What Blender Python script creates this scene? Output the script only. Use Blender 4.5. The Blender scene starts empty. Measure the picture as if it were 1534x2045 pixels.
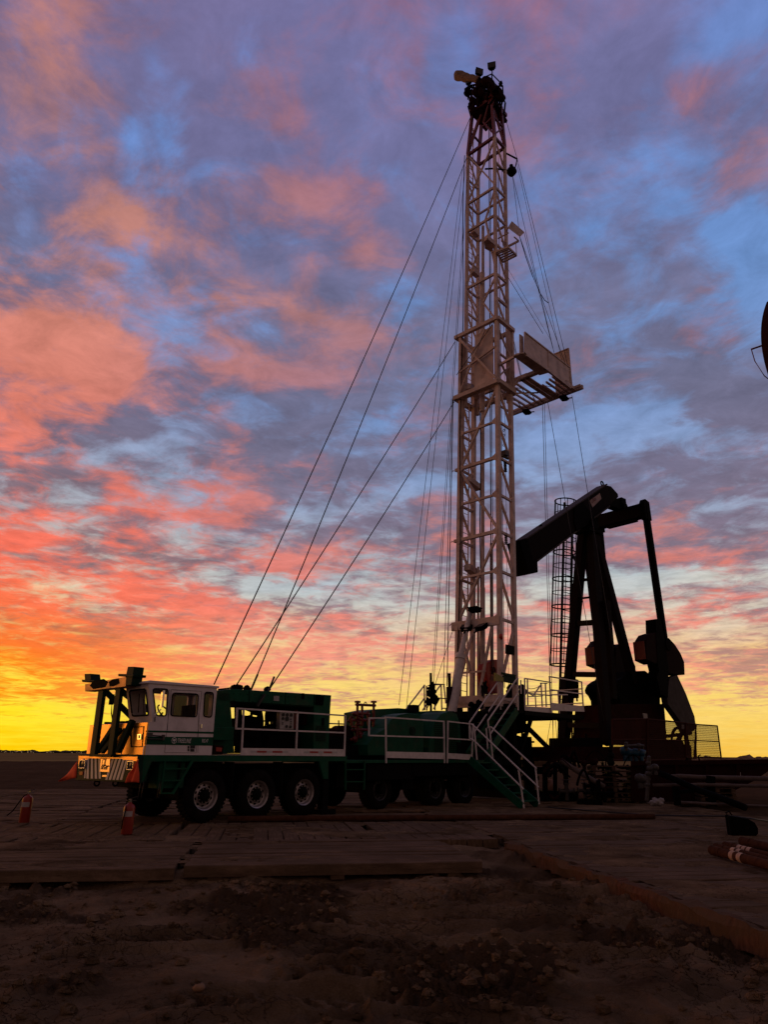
import bpy, math, random
from mathutils import Vector, Matrix, noise
from mathutils.geometry import tessellate_polygon
random.seed(7)
R = math.radians
sc = bpy.context.scene
col = sc.collection

# ------------------------------------------------------------------ camera
EYE = 1.5
F = 1400.0                      # focal length in photo pixels (photo is 1534 x 2045)
PITCH = math.atan2(484.0, F)
ROLL = R(0.45)
CX, CY = 767.0, 1022.5
cam_d = bpy.data.cameras.new("camera")
cam = bpy.data.objects.new("camera", cam_d)
col.objects.link(cam)
right0 = Vector((1, 0, 0)); up0 = Vector((0, -math.sin(PITCH), math.cos(PITCH)))
fwd = Vector((0, math.cos(PITCH), math.sin(PITCH)))
rv = right0 * math.cos(ROLL) + up0 * math.sin(ROLL)
uv_ = -right0 * math.sin(ROLL) + up0 * math.cos(ROLL)
m = Matrix((rv, uv_, -fwd)).transposed().to_4x4()
m.translation = (0, 0, EYE)
cam.matrix_world = m
cam_d.sensor_fit = 'VERTICAL'; cam_d.sensor_height = 36.0
cam_d.lens = 36.0 * F / 2045.0
cam_d.clip_start = 0.1; cam_d.clip_end = 20000
sc.camera = cam


def ray(px, py):
    a = (px - CX) / F; b = -(py - CY) / F
    return rv * a + uv_ * b + fwd


def ground(px, py, z=0.0):
    r = ray(px, py); t = (z - EYE) / r.z
    return Vector((r.x * t, r.y * t, z))


def at_depth(px, py, d):
    """point on the sight line at horizontal distance d ahead"""
    r = ray(px, py); t = d / r.y
    return Vector((r.x * t, d, EYE + r.z * t))


class Frame:
    """a local frame: x runs along the compass direction az, y to its left, z up"""
    def __init__(s, ox, oy, az, oz=0.0):
        s.o = Vector((ox, oy, oz)); a = R(az)
        s.rot = R(90) - a
        s.U = Vector((math.sin(a), math.cos(a), 0)); s.V = Vector((-math.cos(a), math.sin(a), 0))

    def w(s, u, v, z=0):
        return s.o + s.U * u + s.V * v + Vector((0, 0, z))

    def loc(s, p):
        d = Vector(p) - s.o
        return Vector((d.dot(s.U), d.dot(s.V), d.z))

    def side(s, px, py, v):          # sight line meets the plane y = v
        r = ray(px, py); p = s.o + s.V * v
        t = p.dot(s.V) / r.dot(s.V)
        q = r * t
        return ((q - s.o).dot(s.U), EYE + r.z * t - s.o.z)

    def front(s, px, py, u):         # sight line meets the plane x = u
        r = ray(px, py); p = s.o + s.U * u
        t = p.dot(s.U) / r.dot(s.U)
        q = r * t
        return ((q - s.o).dot(s.V), EYE + r.z * t - s.o.z)


# ------------------------------------------------------------------ mesh builder
class MB:
    def __init__(s):
        s.v = []; s.f = []; s.sm = []; s.mi = []; s.cur = 0

    def add(s, vs, fs, smooth=False):
        b = len(s.v); s.v += [tuple(p) for p in vs]
        for f in fs:
            s.f.append(tuple(i + b for i in f)); s.sm.append(smooth); s.mi.append(s.cur)
        return s

    def box(s, x0, x1, y0, y1, z0, z1):
        if x0 > x1: x0, x1 = x1, x0
        if y0 > y1: y0, y1 = y1, y0
        if z0 > z1: z0, z1 = z1, z0
        vs = [(x, y, z) for x in (x0, x1) for y in (y0, y1) for z in (z0, z1)]
        return s.add(vs, [(0, 1, 3, 2), (4, 6, 7, 5), (0, 4, 5, 1), (2, 3, 7, 6), (0, 2, 6, 4), (1, 5, 7, 3)])

    def strut(s, p, q, w, h=None, up=(0, 0, 1)):
        p = Vector(p); q = Vector(q); h = w if h is None else h
        d = (q - p).normalized(); up = Vector(up)
        if abs(d.dot(up)) > 0.98: up = Vector((0, 1, 0))
        x = d.cross(up).normalized(); y = x.cross(d)
        vs = []
        for c in (p, q):
            for a, b in ((-1, -1), (1, -1), (1, 1), (-1, 1)):
                vs.append(c + x * (a * w / 2) + y * (b * h / 2))
        return s.add(vs, [(0, 3, 2, 1), (4, 5, 6, 7), (0, 1, 5, 4), (1, 2, 6, 5), (2, 3, 7, 6), (3, 0, 4, 7)])

    def tube(s, p, q, r, n=8, r2=None, cap=True):
        p = Vector(p); q = Vector(q); r2 = r if r2 is None else r2
        d = (q - p).normalized(); up = Vector((0, 0, 1))
        if abs(d.dot(up)) > 0.95: up = Vector((0, 1, 0))
        x = d.cross(up).normalized(); y = x.cross(d)
        vs = []
        for c, rr in ((p, r), (q, r2)):
            for k in range(n):
                a = 2 * math.pi * k / n
                vs.append(c + (x * math.cos(a) + y * math.sin(a)) * rr)
        s.add(vs, [(k, (k + 1) % n, n + (k + 1) % n, n + k) for k in range(n)], True)
        if cap:
            s.add(vs, [tuple(range(n - 1, -1, -1)), tuple(range(n, 2 * n))])
        return s

    def path(s, pts, r, n=6):
        pts = [Vector(p) for p in pts]; vs = []; fs = []
        for i, p in enumerate(pts):
            d = (pts[min(i + 1, len(pts) - 1)] - pts[max(i - 1, 0)]).normalized()
            up = Vector((0, 0, 1))
            if abs(d.dot(up)) > 0.95: up = Vector((0, 1, 0))
            x = d.cross(up).normalized(); y = x.cross(d)
            for k in range(n):
                a = 2 * math.pi * k / n
                vs.append(p + (x * math.cos(a) + y * math.sin(a)) * r)
        for i in range(len(pts) - 1):
            for k in range(n):
                fs.append((i * n + k, i * n + (k + 1) % n, (i + 1) * n + (k + 1) % n, (i + 1) * n + k))
        fs += [tuple(range(n - 1, -1, -1)), tuple(range((len(pts) - 1) * n, len(pts) * n))]
        return s.add(vs, fs, True)

    def prism(s, poly, t0, t1, axis='y', holes=()):
        """poly in the two other axes; extruded from t0 to t1 along axis"""
        def mk(a, b, t):
            return (a, t, b) if axis == 'y' else ((t, a, b) if axis == 'x' else (a, b, t))
        loops = [list(poly)] + [list(h) for h in holes]
        flat = [p for l in loops for p in l]; n = len(flat)
        tris = tessellate_polygon([[Vector((a, b, 0)) for a, b in l] for l in loops])
        vs = [mk(a, b, t0) for a, b in flat] + [mk(a, b, t1) for a, b in flat]
        fs = []
        if not holes:
            fs += [tuple(range(n)), tuple(range(2 * n - 1, n - 1, -1))]
        else:
            fs += [tuple(t) for t in tris] + [tuple(n + i for i in reversed(t)) for t in tris]
        k = 0
        for l in loops:
            m_ = len(l)
            for i in range(m_):
                a, b = k + i, k + (i + 1) % m_
                fs.append((a, b, n + b, n + a))
            k += m_
        return s.add(vs, fs)

    def lathe(s, prof, c, axis, n=24):
        """prof: list of (radius, distance along axis)"""
        c = Vector(c); d = Vector(axis).normalized(); up = Vector((0, 0, 1))
        if abs(d.dot(up)) > 0.95: up = Vector((1, 0, 0))
        x = d.cross(up).normalized(); y = x.cross(d)
        vs = []; fs = []
        for r, t in prof:
            for k in range(n):
                a = 2 * math.pi * k / n
                vs.append(c + d * t + (x * math.cos(a) + y * math.sin(a)) * r)
        for i in range(len(prof) - 1):
            for k in range(n):
                fs.append((i * n + k, i * n + (k + 1) % n, (i + 1) * n + (k + 1) % n, (i + 1) * n + k))
        s.add(vs, fs, True)
        return s

    def ring(s, c, axis, rad, r, n=24, m_=6, a0=0.0, a1=2 * math.pi):
        c = Vector(c); d = Vector(axis).normalized(); up = Vector((0, 0, 1))
        if abs(d.dot(up)) > 0.95: up = Vector((1, 0, 0))
        x = d.cross(up).normalized(); y = x.cross(d)
        pts = [c + (x * math.cos(a0 + (a1 - a0) * k / n) + y * math.sin(a0 + (a1 - a0) * k / n)) * rad for k in range(n + 1)]
        return s.path(pts, r, m_)

    def blob(s, c, rx, ry, rz, n=10, jit=0.0, seed=0):
        rnd = random.Random(seed); vs = []; fs = []; h = max(4, n // 2)
        for i in range(h + 1):
            th = math.pi * i / h
            for k in range(n):
                a = 2 * math.pi * k / n; j = 1 + rnd.uniform(-jit, jit)
                vs.append((c[0] + rx * j * math.sin(th) * math.cos(a), c[1] + ry * j * math.sin(th) * math.sin(a), c[2] + rz * j * math.cos(th)))
        for i in range(h):
            for k in range(n):
                fs.append((i * n + k, (i + 1) * n + k, (i + 1) * n + (k + 1) % n, i * n + (k + 1) % n))
        return s.add(vs, fs, True)

    def build(s, name, mats, parent=None, bevel=0.0, recalc=True):
        me = bpy.data.meshes.new(name)
        me.from_pydata(s.v, [], s.f)
        if not isinstance(mats, (list, tuple)): mats = [mats]
        for mm in mats: me.materials.append(mm)
        me.polygons.foreach_set('use_smooth', s.sm)
        me.polygons.foreach_set('material_index', s.mi)
        if recalc:
            import bmesh
            bm = bmesh.new(); bm.from_mesh(me)
            bmesh.ops.recalc_face_normals(bm, faces=bm.faces)
            bm.to_mesh(me); bm.free()
        me.update()
        o = bpy.data.objects.new(name, me); col.objects.link(o)
        if parent is not None: o.parent = parent
        if bevel > 0:
            b = o.modifiers.new('bevel', 'BEVEL'); b.width = bevel; b.segments = 2; b.limit_method = 'ANGLE'; b.angle_limit = R(50)
        return o


def tag(o, label=None, cat=None, group=None, kind=None):
    if label: o['label'] = label
    if cat: o['category'] = cat
    if group: o['group'] = group
    if kind: o['kind'] = kind
    return o


def empty(name, fr, u=0, v=0, z=0):
    o = bpy.data.objects.new(name, None); col.objects.link(o)
    o.location = fr.w(u, v, z); o.rotation_euler = (0, 0, fr.rot); o.empty_display_size = 0.2
    return o


def copy_tree(o, parent=None):
    c = o.copy(); col.objects.link(c); c.parent = parent
    for ch in list(o.children): copy_tree(ch, c)
    return c


def text_obj(txt, size, mat, name, parent, loc, rot, sx=1.0, depth=0.004, align='LEFT', shear=0.0):
    cu = bpy.data.curves.new(name, 'FONT'); cu.body = txt; cu.size = size; cu.extrude = depth; cu.align_x = align
    cu.shear = shear
    t = bpy.data.objects.new(name, cu); col.objects.link(t)
    bpy.context.view_layer.update()
    dg = bpy.context.evaluated_depsgraph_get()
    me = bpy.data.meshes.new_from_object(t.evaluated_get(dg))
    bpy.data.objects.remove(t)
    me.materials.clear(); me.materials.append(mat)
    o = bpy.data.objects.new(name, me); col.objects.link(o)
    o.parent = parent; o.location = loc; o.rotation_euler = rot; o.scale = (sx, 1, 1)
    return o


# ------------------------------------------------------------------ materials
def mat(name, base, rough=0.6, metal=0.0, var=0.25, scale=6.0, bump=0.0, bscale=30.0, dirt=None, dirt_amt=0.5, emit=None, estr=0.0, coat=0.0, spec=0.35):
    M_ = bpy.data.materials.new(name); M_.use_nodes = True
    nt = M_.node_tree; b = nt.nodes['Principled BSDF']
    b.inputs['Roughness'].default_value = rough; b.inputs['Metallic'].default_value = metal
    b.inputs['Coat Weight'].default_value = coat; b.inputs['Specular IOR Level'].default_value = spec
    tc = nt.nodes.new('ShaderNodeTexCoord')
    n = nt.nodes.new('ShaderNodeTexNoise'); n.inputs['Scale'].default_value = scale; n.inputs['Detail'].default_value = 6
    nt.links.new(tc.outputs['Object'], n.inputs['Vector'])
    cr = nt.nodes.new('ShaderNodeValToRGB')
    d = [c * (1 - var) for c in base]; l = [min(1, c * (1 + var)) for c in base]
    cr.color_ramp.elements[0].position = 0.3; cr.color_ramp.elements[0].color = (*d, 1)
    cr.color_ramp.elements[1].position = 0.7; cr.color_ramp.elements[1].color = (*l, 1)
    nt.links.new(n.outputs['Fac'], cr.inputs['Fac'])
    out = cr.outputs['Color']
    if dirt:
        n2 = nt.nodes.new('ShaderNodeTexNoise'); n2.inputs['Scale'].default_value = scale * 0.6; n2.inputs['Detail'].default_value = 9
        n2.inputs['Roughness'].default_value = 0.7
        nt.links.new(tc.outputs['Object'], n2.inputs['Vector'])
        mr = nt.nodes.new('ShaderNodeMapRange'); mr.inputs['From Min'].default_value = 0.5; mr.inputs['From Max'].default_value = 0.72
        mr.inputs['To Max'].default_value = dirt_amt
        nt.links.new(n2.outputs['Fac'], mr.inputs['Value'])
        mx = nt.nodes.new('ShaderNodeMix'); mx.data_type = 'RGBA'
        nt.links.new(mr.outputs['Result'], mx.inputs['Factor']); nt.links.new(out, mx.inputs['A']); mx.inputs['B'].default_value = (*dirt, 1)
        out = mx.outputs['Result']
    nt.links.new(out, b.inputs['Base Color'])
    if bump > 0:
        n3 = nt.nodes.new('ShaderNodeTexNoise'); n3.inputs['Scale'].default_value = bscale; n3.inputs['Detail'].default_value = 8
        nt.links.new(tc.outputs['Object'], n3.inputs['Vector'])
        bp = nt.nodes.new('ShaderNodeBump'); bp.inputs['Strength'].default_value = bump; bp.inputs['Distance'].default_value = 0.02
        nt.links.new(n3.outputs['Fac'], bp.inputs['Height']); nt.links.new(bp.outputs['Normal'], b.inputs['Normal'])
    if emit:
        b.inputs['Emission Color'].default_value = (*emit, 1); b.inputs['Emission Strength'].default_value = estr
    return M_


DIRT = (0.06, 0.04, 0.03)
M_white = mat('white_paint', (0.6, 0.53, 0.53), 0.45, var=0.08, scale=3, dirt=DIRT, dirt_amt=0.35)
M_rail = mat('rail_paint', (0.57, 0.5, 0.49), 0.5, var=0.12, scale=8, dirt=DIRT, dirt_amt=0.3)
M_green = mat('green_paint', (0.002, 0.056, 0.027), 0.55, spec=0.1, var=0.2, scale=4, dirt=DIRT, dirt_amt=0.4)
M_dgreen = mat('dark_green_paint', (0.002, 0.02, 0.011), 0.6, spec=0.1, var=0.25, scale=4, dirt=DIRT, dirt_amt=0.4)
M_dark = mat('dark_steel', (0.004, 0.0035, 0.0033), 0.8, var=0.3, scale=7, spec=0.06)
M_black = mat('black_paint', (0.0022, 0.0018, 0.0018), 0.8, var=0.3, scale=5, spec=0.04)
M_mast = mat('mast_paint', (0.54, 0.415, 0.38), 0.55, var=0.16, scale=3, dirt=(0.13, 0.065, 0.04), dirt_amt=0.6, spec=0.25)
M_redmast = mat('crown_red_paint', (0.13, 0.014, 0.009), 0.5, var=0.25, scale=6)
M_red = mat('red_paint', (0.34, 0.03, 0.018), 0.5, var=0.25, scale=5, dirt=DIRT, dirt_amt=0.4)
M_dred = mat('dark_red_paint', (0.02, 0.003, 0.0024), 0.8, var=0.3, scale=4, dirt=(0.007, 0.004, 0.003), dirt_amt=0.5, spec=0.05)
M_pump = mat('pumpjack_paint', (0.006, 0.0022, 0.0018), 0.75, var=0.3, scale=4, dirt=(0.003, 0.0022, 0.002), dirt_amt=0.6, spec=0.06)
M_guard = mat('belt_guard_grey', (0.05, 0.042, 0.042), 0.7, var=0.2, scale=4, dirt=(0.008, 0.006, 0.005), dirt_amt=0.5, spec=0.08)
M_rubber = mat('rubber', (0.006, 0.0048, 0.0044), 0.95, spec=0.05, var=0.3, scale=8, dirt=(0.022, 0.014, 0.01), dirt_amt=0.5, bump=0.4, bscale=40)
M_rim = mat('rim_metal', (0.3, 0.26, 0.25), 0.4, 0.6, var=0.2, scale=9, dirt=DIRT, dirt_amt=0.5)
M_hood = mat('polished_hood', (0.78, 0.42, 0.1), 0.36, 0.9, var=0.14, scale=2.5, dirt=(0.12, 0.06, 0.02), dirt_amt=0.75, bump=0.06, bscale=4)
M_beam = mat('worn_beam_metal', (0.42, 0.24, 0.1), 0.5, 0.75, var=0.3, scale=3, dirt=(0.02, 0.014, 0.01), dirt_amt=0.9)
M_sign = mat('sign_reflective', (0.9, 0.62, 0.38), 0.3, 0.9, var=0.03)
M_chrome = mat('chrome', (0.8, 0.75, 0.7), 0.15, 1.0, var=0.05)
M_text = mat('black_lettering', (0.01, 0.01, 0.01), 0.5, var=0.0)
M_wtext = mat('white_lettering', (0.6, 0.56, 0.55), 0.5, var=0.05)
M_flag = mat('flag_cloth', (0.75, 0.085, 0.03), 0.8, var=0.12, scale=6)
M_lens = mat('lamp_lens', (0.015, 0.013, 0.013), 0.3, 0.0, var=0.2)
M_redlens = mat('red_lens', (0.35, 0.02, 0.015), 0.2, var=0.1)
M_tape_r = mat('tape_red', (0.3, 0.03, 0.03), 0.4, var=0.1)
M_tape_w = mat('tape_silver', (0.4, 0.37, 0.37), 0.4, var=0.1)
M_seat = mat('cab_interior', (0.03, 0.026, 0.025), 0.9, var=0.2)
M_ext = mat('extinguisher_red', (0.22, 0.018, 0.009), 0.35, var=0.15, scale=5, dirt=DIRT, dirt_amt=0.4)
M_label = mat('paper_label', (0.3, 0.27, 0.26), 0.6, var=0.15, scale=15)
M_cable = mat('wire_rope', (0.02, 0.018, 0.018), 0.6, var=0.2)
M_blue = mat('blue_paint', (0.004, 0.05, 0.09), 0.45, var=0.25, scale=7, dirt=DIRT, dirt_amt=0.4)
M_steel = mat('worn_steel', (0.05, 0.042, 0.04), 0.6, 0.2, var=0.25, scale=8, dirt=DIRT, dirt_amt=0.5)
M_pipe = mat('pale_pipe', (0.1, 0.075, 0.068), 0.7, 0.0, spec=0.08, var=0.2, scale=6, dirt=DIRT, dirt_amt=0.4)
M_rust = mat('rusty_pipe', (0.06, 0.025, 0.014), 0.85, spec=0.02, var=0.35, scale=9, bump=0.3)
M_band = mat('pipe_band', (0.42, 0.28, 0.2), 0.7, spec=0.05, var=0.2, scale=12)
M_sock = mat('windsock_cloth', (0.2, 0.13, 0.09), 0.9, var=0.3, scale=5)
M_bucket = mat('pail_plastic', (0.75, 0.4, 0.3), 0.5, var=0.05)
M_bag = mat('white_bag', (0.22, 0.19, 0.18), 0.6, var=0.15)
M_yellow = mat('yellow_green_paint', (0.2, 0.17, 0.02), 0.5, var=0.2)
M_stone = mat('stone', (0.2, 0.11, 0.06), 0.9, var=0.3, scale=10, bump=0.5)


def glass_mat():
    M_ = bpy.data.materials.new('window_glass'); M_.use_nodes = True
    b = M_.node_tree.nodes['Principled BSDF']
    b.inputs['Base Color'].default_value = (0.75, 0.72, 0.68, 1); b.inputs['Roughness'].default_value = 0.03
    b.inputs['Transmission Weight'].default_value = 1.0; b.inputs['IOR'].default_value = 1.02
    b.inputs['Specular IOR Level'].default_value = 0.5
    return M_


M_glass = glass_mat()


def plank_mat(name, base, along='x'):
    """worn timber: grain stretched along the boards, mud smears"""
    M_ = bpy.data.materials.new(name); M_.use_nodes = True
    nt = M_.node_tree; b = nt.nodes['Principled BSDF']; b.inputs['Roughness'].default_value = 0.85
    b.inputs['Specular IOR Level'].default_value = 0.03
    tc = nt.nodes.new('ShaderNodeTexCoord'); mp = nt.nodes.new('ShaderNodeMapping')
    mp.inputs['Scale'].default_value = (0.9, 14, 5) if along == 'x' else (14, 0.9, 5)
    nt.links.new(tc.outputs['Object'], mp.inputs['Vector'])
    n = nt.nodes.new('ShaderNodeTexNoise'); n.inputs['Scale'].default_value = 1.6; n.inputs['Detail'].default_value = 9; n.inputs['Roughness'].default_value = 0.7
    nt.links.new(mp.outputs['Vector'], n.inputs['Vector'])
    cr = nt.nodes.new('ShaderNodeValToRGB')
    cr.color_ramp.elements[0].position = 0.32; cr.color_ramp.elements[0].color = (base[0] * .42, base[1] * .4, base[2] * .4, 1)
    cr.color_ramp.elements[1].position = 0.68; cr.color_ramp.elements[1].color = (base[0] * 1.5, base[1] * 1.5, base[2] * 1.55, 1)
    nt.links.new(n.outputs['Fac'], cr.inputs['Fac'])
    n2 = nt.nodes.new('ShaderNodeTexNoise'); n2.inputs['Scale'].default_value = 0.9; n2.inputs['Detail'].default_value = 10; n2.inputs['Roughness'].default_value = 0.68
    nt.links.new(tc.outputs['Object'], n2.inputs['Vector'])
    mr = nt.nodes.new('ShaderNodeMapRange'); mr.inputs['From Min'].default_value = 0.40; mr.inputs['From Max'].default_value = 0.56; mr.inputs['To Max'].default_value = 0.92
    nt.links.new(n2.outputs['Fac'], mr.inputs['Value'])
    mx = nt.nodes.new('ShaderNodeMix'); mx.data_type = 'RGBA'
    nt.links.new(mr.outputs['Result'], mx.inputs['Factor']); nt.links.new(cr.outputs['Color'], mx.inputs['A'])
    mx.inputs['B'].default_value = (0.088, 0.056, 0.034, 1)
    nt.links.new(mx.outputs['Result'], b.inputs['Base Color'])
    n3 = nt.nodes.new('ShaderNodeTexNoise'); n3.inputs['Scale'].default_value = 9; n3.inputs['Detail'].default_value = 8; n3.inputs['Roughness'].default_value = 0.7
    nt.links.new(tc.outputs['Object'], n3.inputs['Vector'])
    ad = nt.nodes.new('ShaderNodeMath'); ad.operation = 'ADD'
    nt.links.new(n.outputs['Fac'], ad.inputs[0]); nt.links.new(n3.outputs['Fac'], ad.inputs[1])
    bp = nt.nodes.new('ShaderNodeBump'); bp.inputs['Strength'].default_value = 0.8; bp.inputs['Distance'].default_value = 0.03
    nt.links.new(ad.outputs[0], bp.inputs['Height']); nt.links.new(bp.outputs['Normal'], b.inputs['Normal'])
    return M_


M_plank = plank_mat('mat_timber', (0.14, 0.089, 0.056))
M_curb = plank_mat('curb_timber', (0.1, 0.044, 0.026))
M_pallet = plank_mat('pallet_timber', (0.06, 0.034, 0.024))


def mud_mat():
    M_ = bpy.data.materials.new('churned_mud'); M_.use_nodes = True
    nt = M_.node_tree; b = nt.nodes['Principled BSDF']; b.inputs['Roughness'].default_value = 0.9
    b.inputs['Specular IOR Level'].default_value = 0.0
    tc = nt.nodes.new('ShaderNodeTexCoord')
    def nz(s, d, r=0.6):
        n = nt.nodes.new('ShaderNodeTexNoise'); n.inputs['Scale'].default_value = s; n.inputs['Detail'].default_value = d; n.inputs['Roughness'].default_value = r
        nt.links.new(tc.outputs['Object'], n.inputs['Vector']); return n
    n = nz(0.8, 9, 0.62); cr = nt.nodes.new('ShaderNodeValToRGB')
    cr.color_ramp.elements[0].position = 0.36; cr.color_ramp.elements[0].color = (0.095, 0.06, 0.036, 1)
    cr.color_ramp.elements[1].position = 0.64; cr.color_ramp.elements[1].color = (0.3, 0.197, 0.118, 1)
    nt.links.new(n.outputs['Fac'], cr.inputs['Fac'])
    # drying cracks
    nw = nz(2.5, 5); vo = nt.nodes.new('ShaderNodeTexVoronoi'); vo.feature = 'DISTANCE_TO_EDGE'; vo.inputs['Scale'].default_value = 6.5
    av = nt.nodes.new('ShaderNodeVectorMath'); av.operation = 'MULTIPLY_ADD'
    nt.links.new(nw.outputs['Color'], av.inputs[0]); av.inputs[1].default_value = (0.5, 0.5, 0.5); nt.links.new(tc.outputs['Object'], av.inputs[2])
    nt.links.new(av.outputs['Vector'], vo.inputs['Vector'])
    mr = nt.nodes.new('ShaderNodeMapRange'); mr.inputs['From Max'].default_value = 0.03; nt.links.new(vo.outputs['Distance'], mr.inputs['Value'])
    msk = nz(0.5, 3); mk = nt.nodes.new('ShaderNodeMapRange'); mk.inputs['From Min'].default_value = 0.4; mk.inputs['From Max'].default_value = 0.6
    nt.links.new(msk.outputs['Fac'], mk.inputs['Value'])
    mmx = nt.nodes.new('ShaderNodeMix'); nt.links.new(mk.outputs['Result'], mmx.inputs['Factor']); mmx.inputs['A'].default_value = 1.0
    nt.links.new(mr.outputs['Result'], mmx.inputs['B'])
    ml = nt.nodes.new('ShaderNodeMix'); ml.data_type = 'RGBA'; ml.inputs['A'].default_value = (0.03, 0.019, 0.012, 1)
    nt.links.new(mmx.outputs['Result'], ml.inputs['Factor']); nt.links.new(cr.outputs['Color'], ml.inputs['B'])
    at_ = nt.nodes.new('ShaderNodeAttribute'); at_.attribute_name = 'damp_shade'
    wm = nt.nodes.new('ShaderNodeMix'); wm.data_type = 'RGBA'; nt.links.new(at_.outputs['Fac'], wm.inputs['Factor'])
    nt.links.new(ml.outputs['Result'], wm.inputs['A']); wm.inputs['B'].default_value = (0.085, 0.052, 0.032, 1)  # mud colour where shade is painted in along with the damp
    nt.links.new(wm.outputs['Result'], b.inputs['Base Color'])
    f1 = nz(7, 12, 0.68); f2 = nz(28, 8, 0.7)
    a1 = nt.nodes.new('ShaderNodeMath'); a1.operation = 'MULTIPLY_ADD'; nt.links.new(f2.outputs['Fac'], a1.inputs[0]); a1.inputs[1].default_value = 0.35; nt.links.new(f1.outputs['Fac'], a1.inputs[2])
    a2 = nt.nodes.new('ShaderNodeMath'); a2.operation = 'MULTIPLY_ADD'; nt.links.new(mmx.outputs['Result'], a2.inputs[0]); a2.inputs[1].default_value = 0.35; nt.links.new(a1.outputs[0], a2.inputs[2])
    bp = nt.nodes.new('ShaderNodeBump'); bp.inputs['Strength'].default_value = 1.0; bp.inputs['Distance'].default_value = 0.13
    nt.links.new(a2.outputs[0], bp.inputs['Height']); nt.links.new(bp.outputs['Normal'], b.inputs['Normal'])
    return M_


M_mud = mud_mat()
M_field = mat('stubble_field', (0.2, 0.14, 0.06), 0.95, spec=0.0, var=0.35, scale=0.02)
M_trees = mat('far_foliage', (0.03, 0.028, 0.018), 0.9, var=0.3, scale=0.05)
M_town = mat('town_lamp', (0.8, 0.6, 0.4), 0.5, emit=(1.0, 0.62, 0.3), estr=2.2)

# ------------------------------------------------------------------ sky and light
SUN_AZ, SUN_EL = -70.0, 3.5
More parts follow.
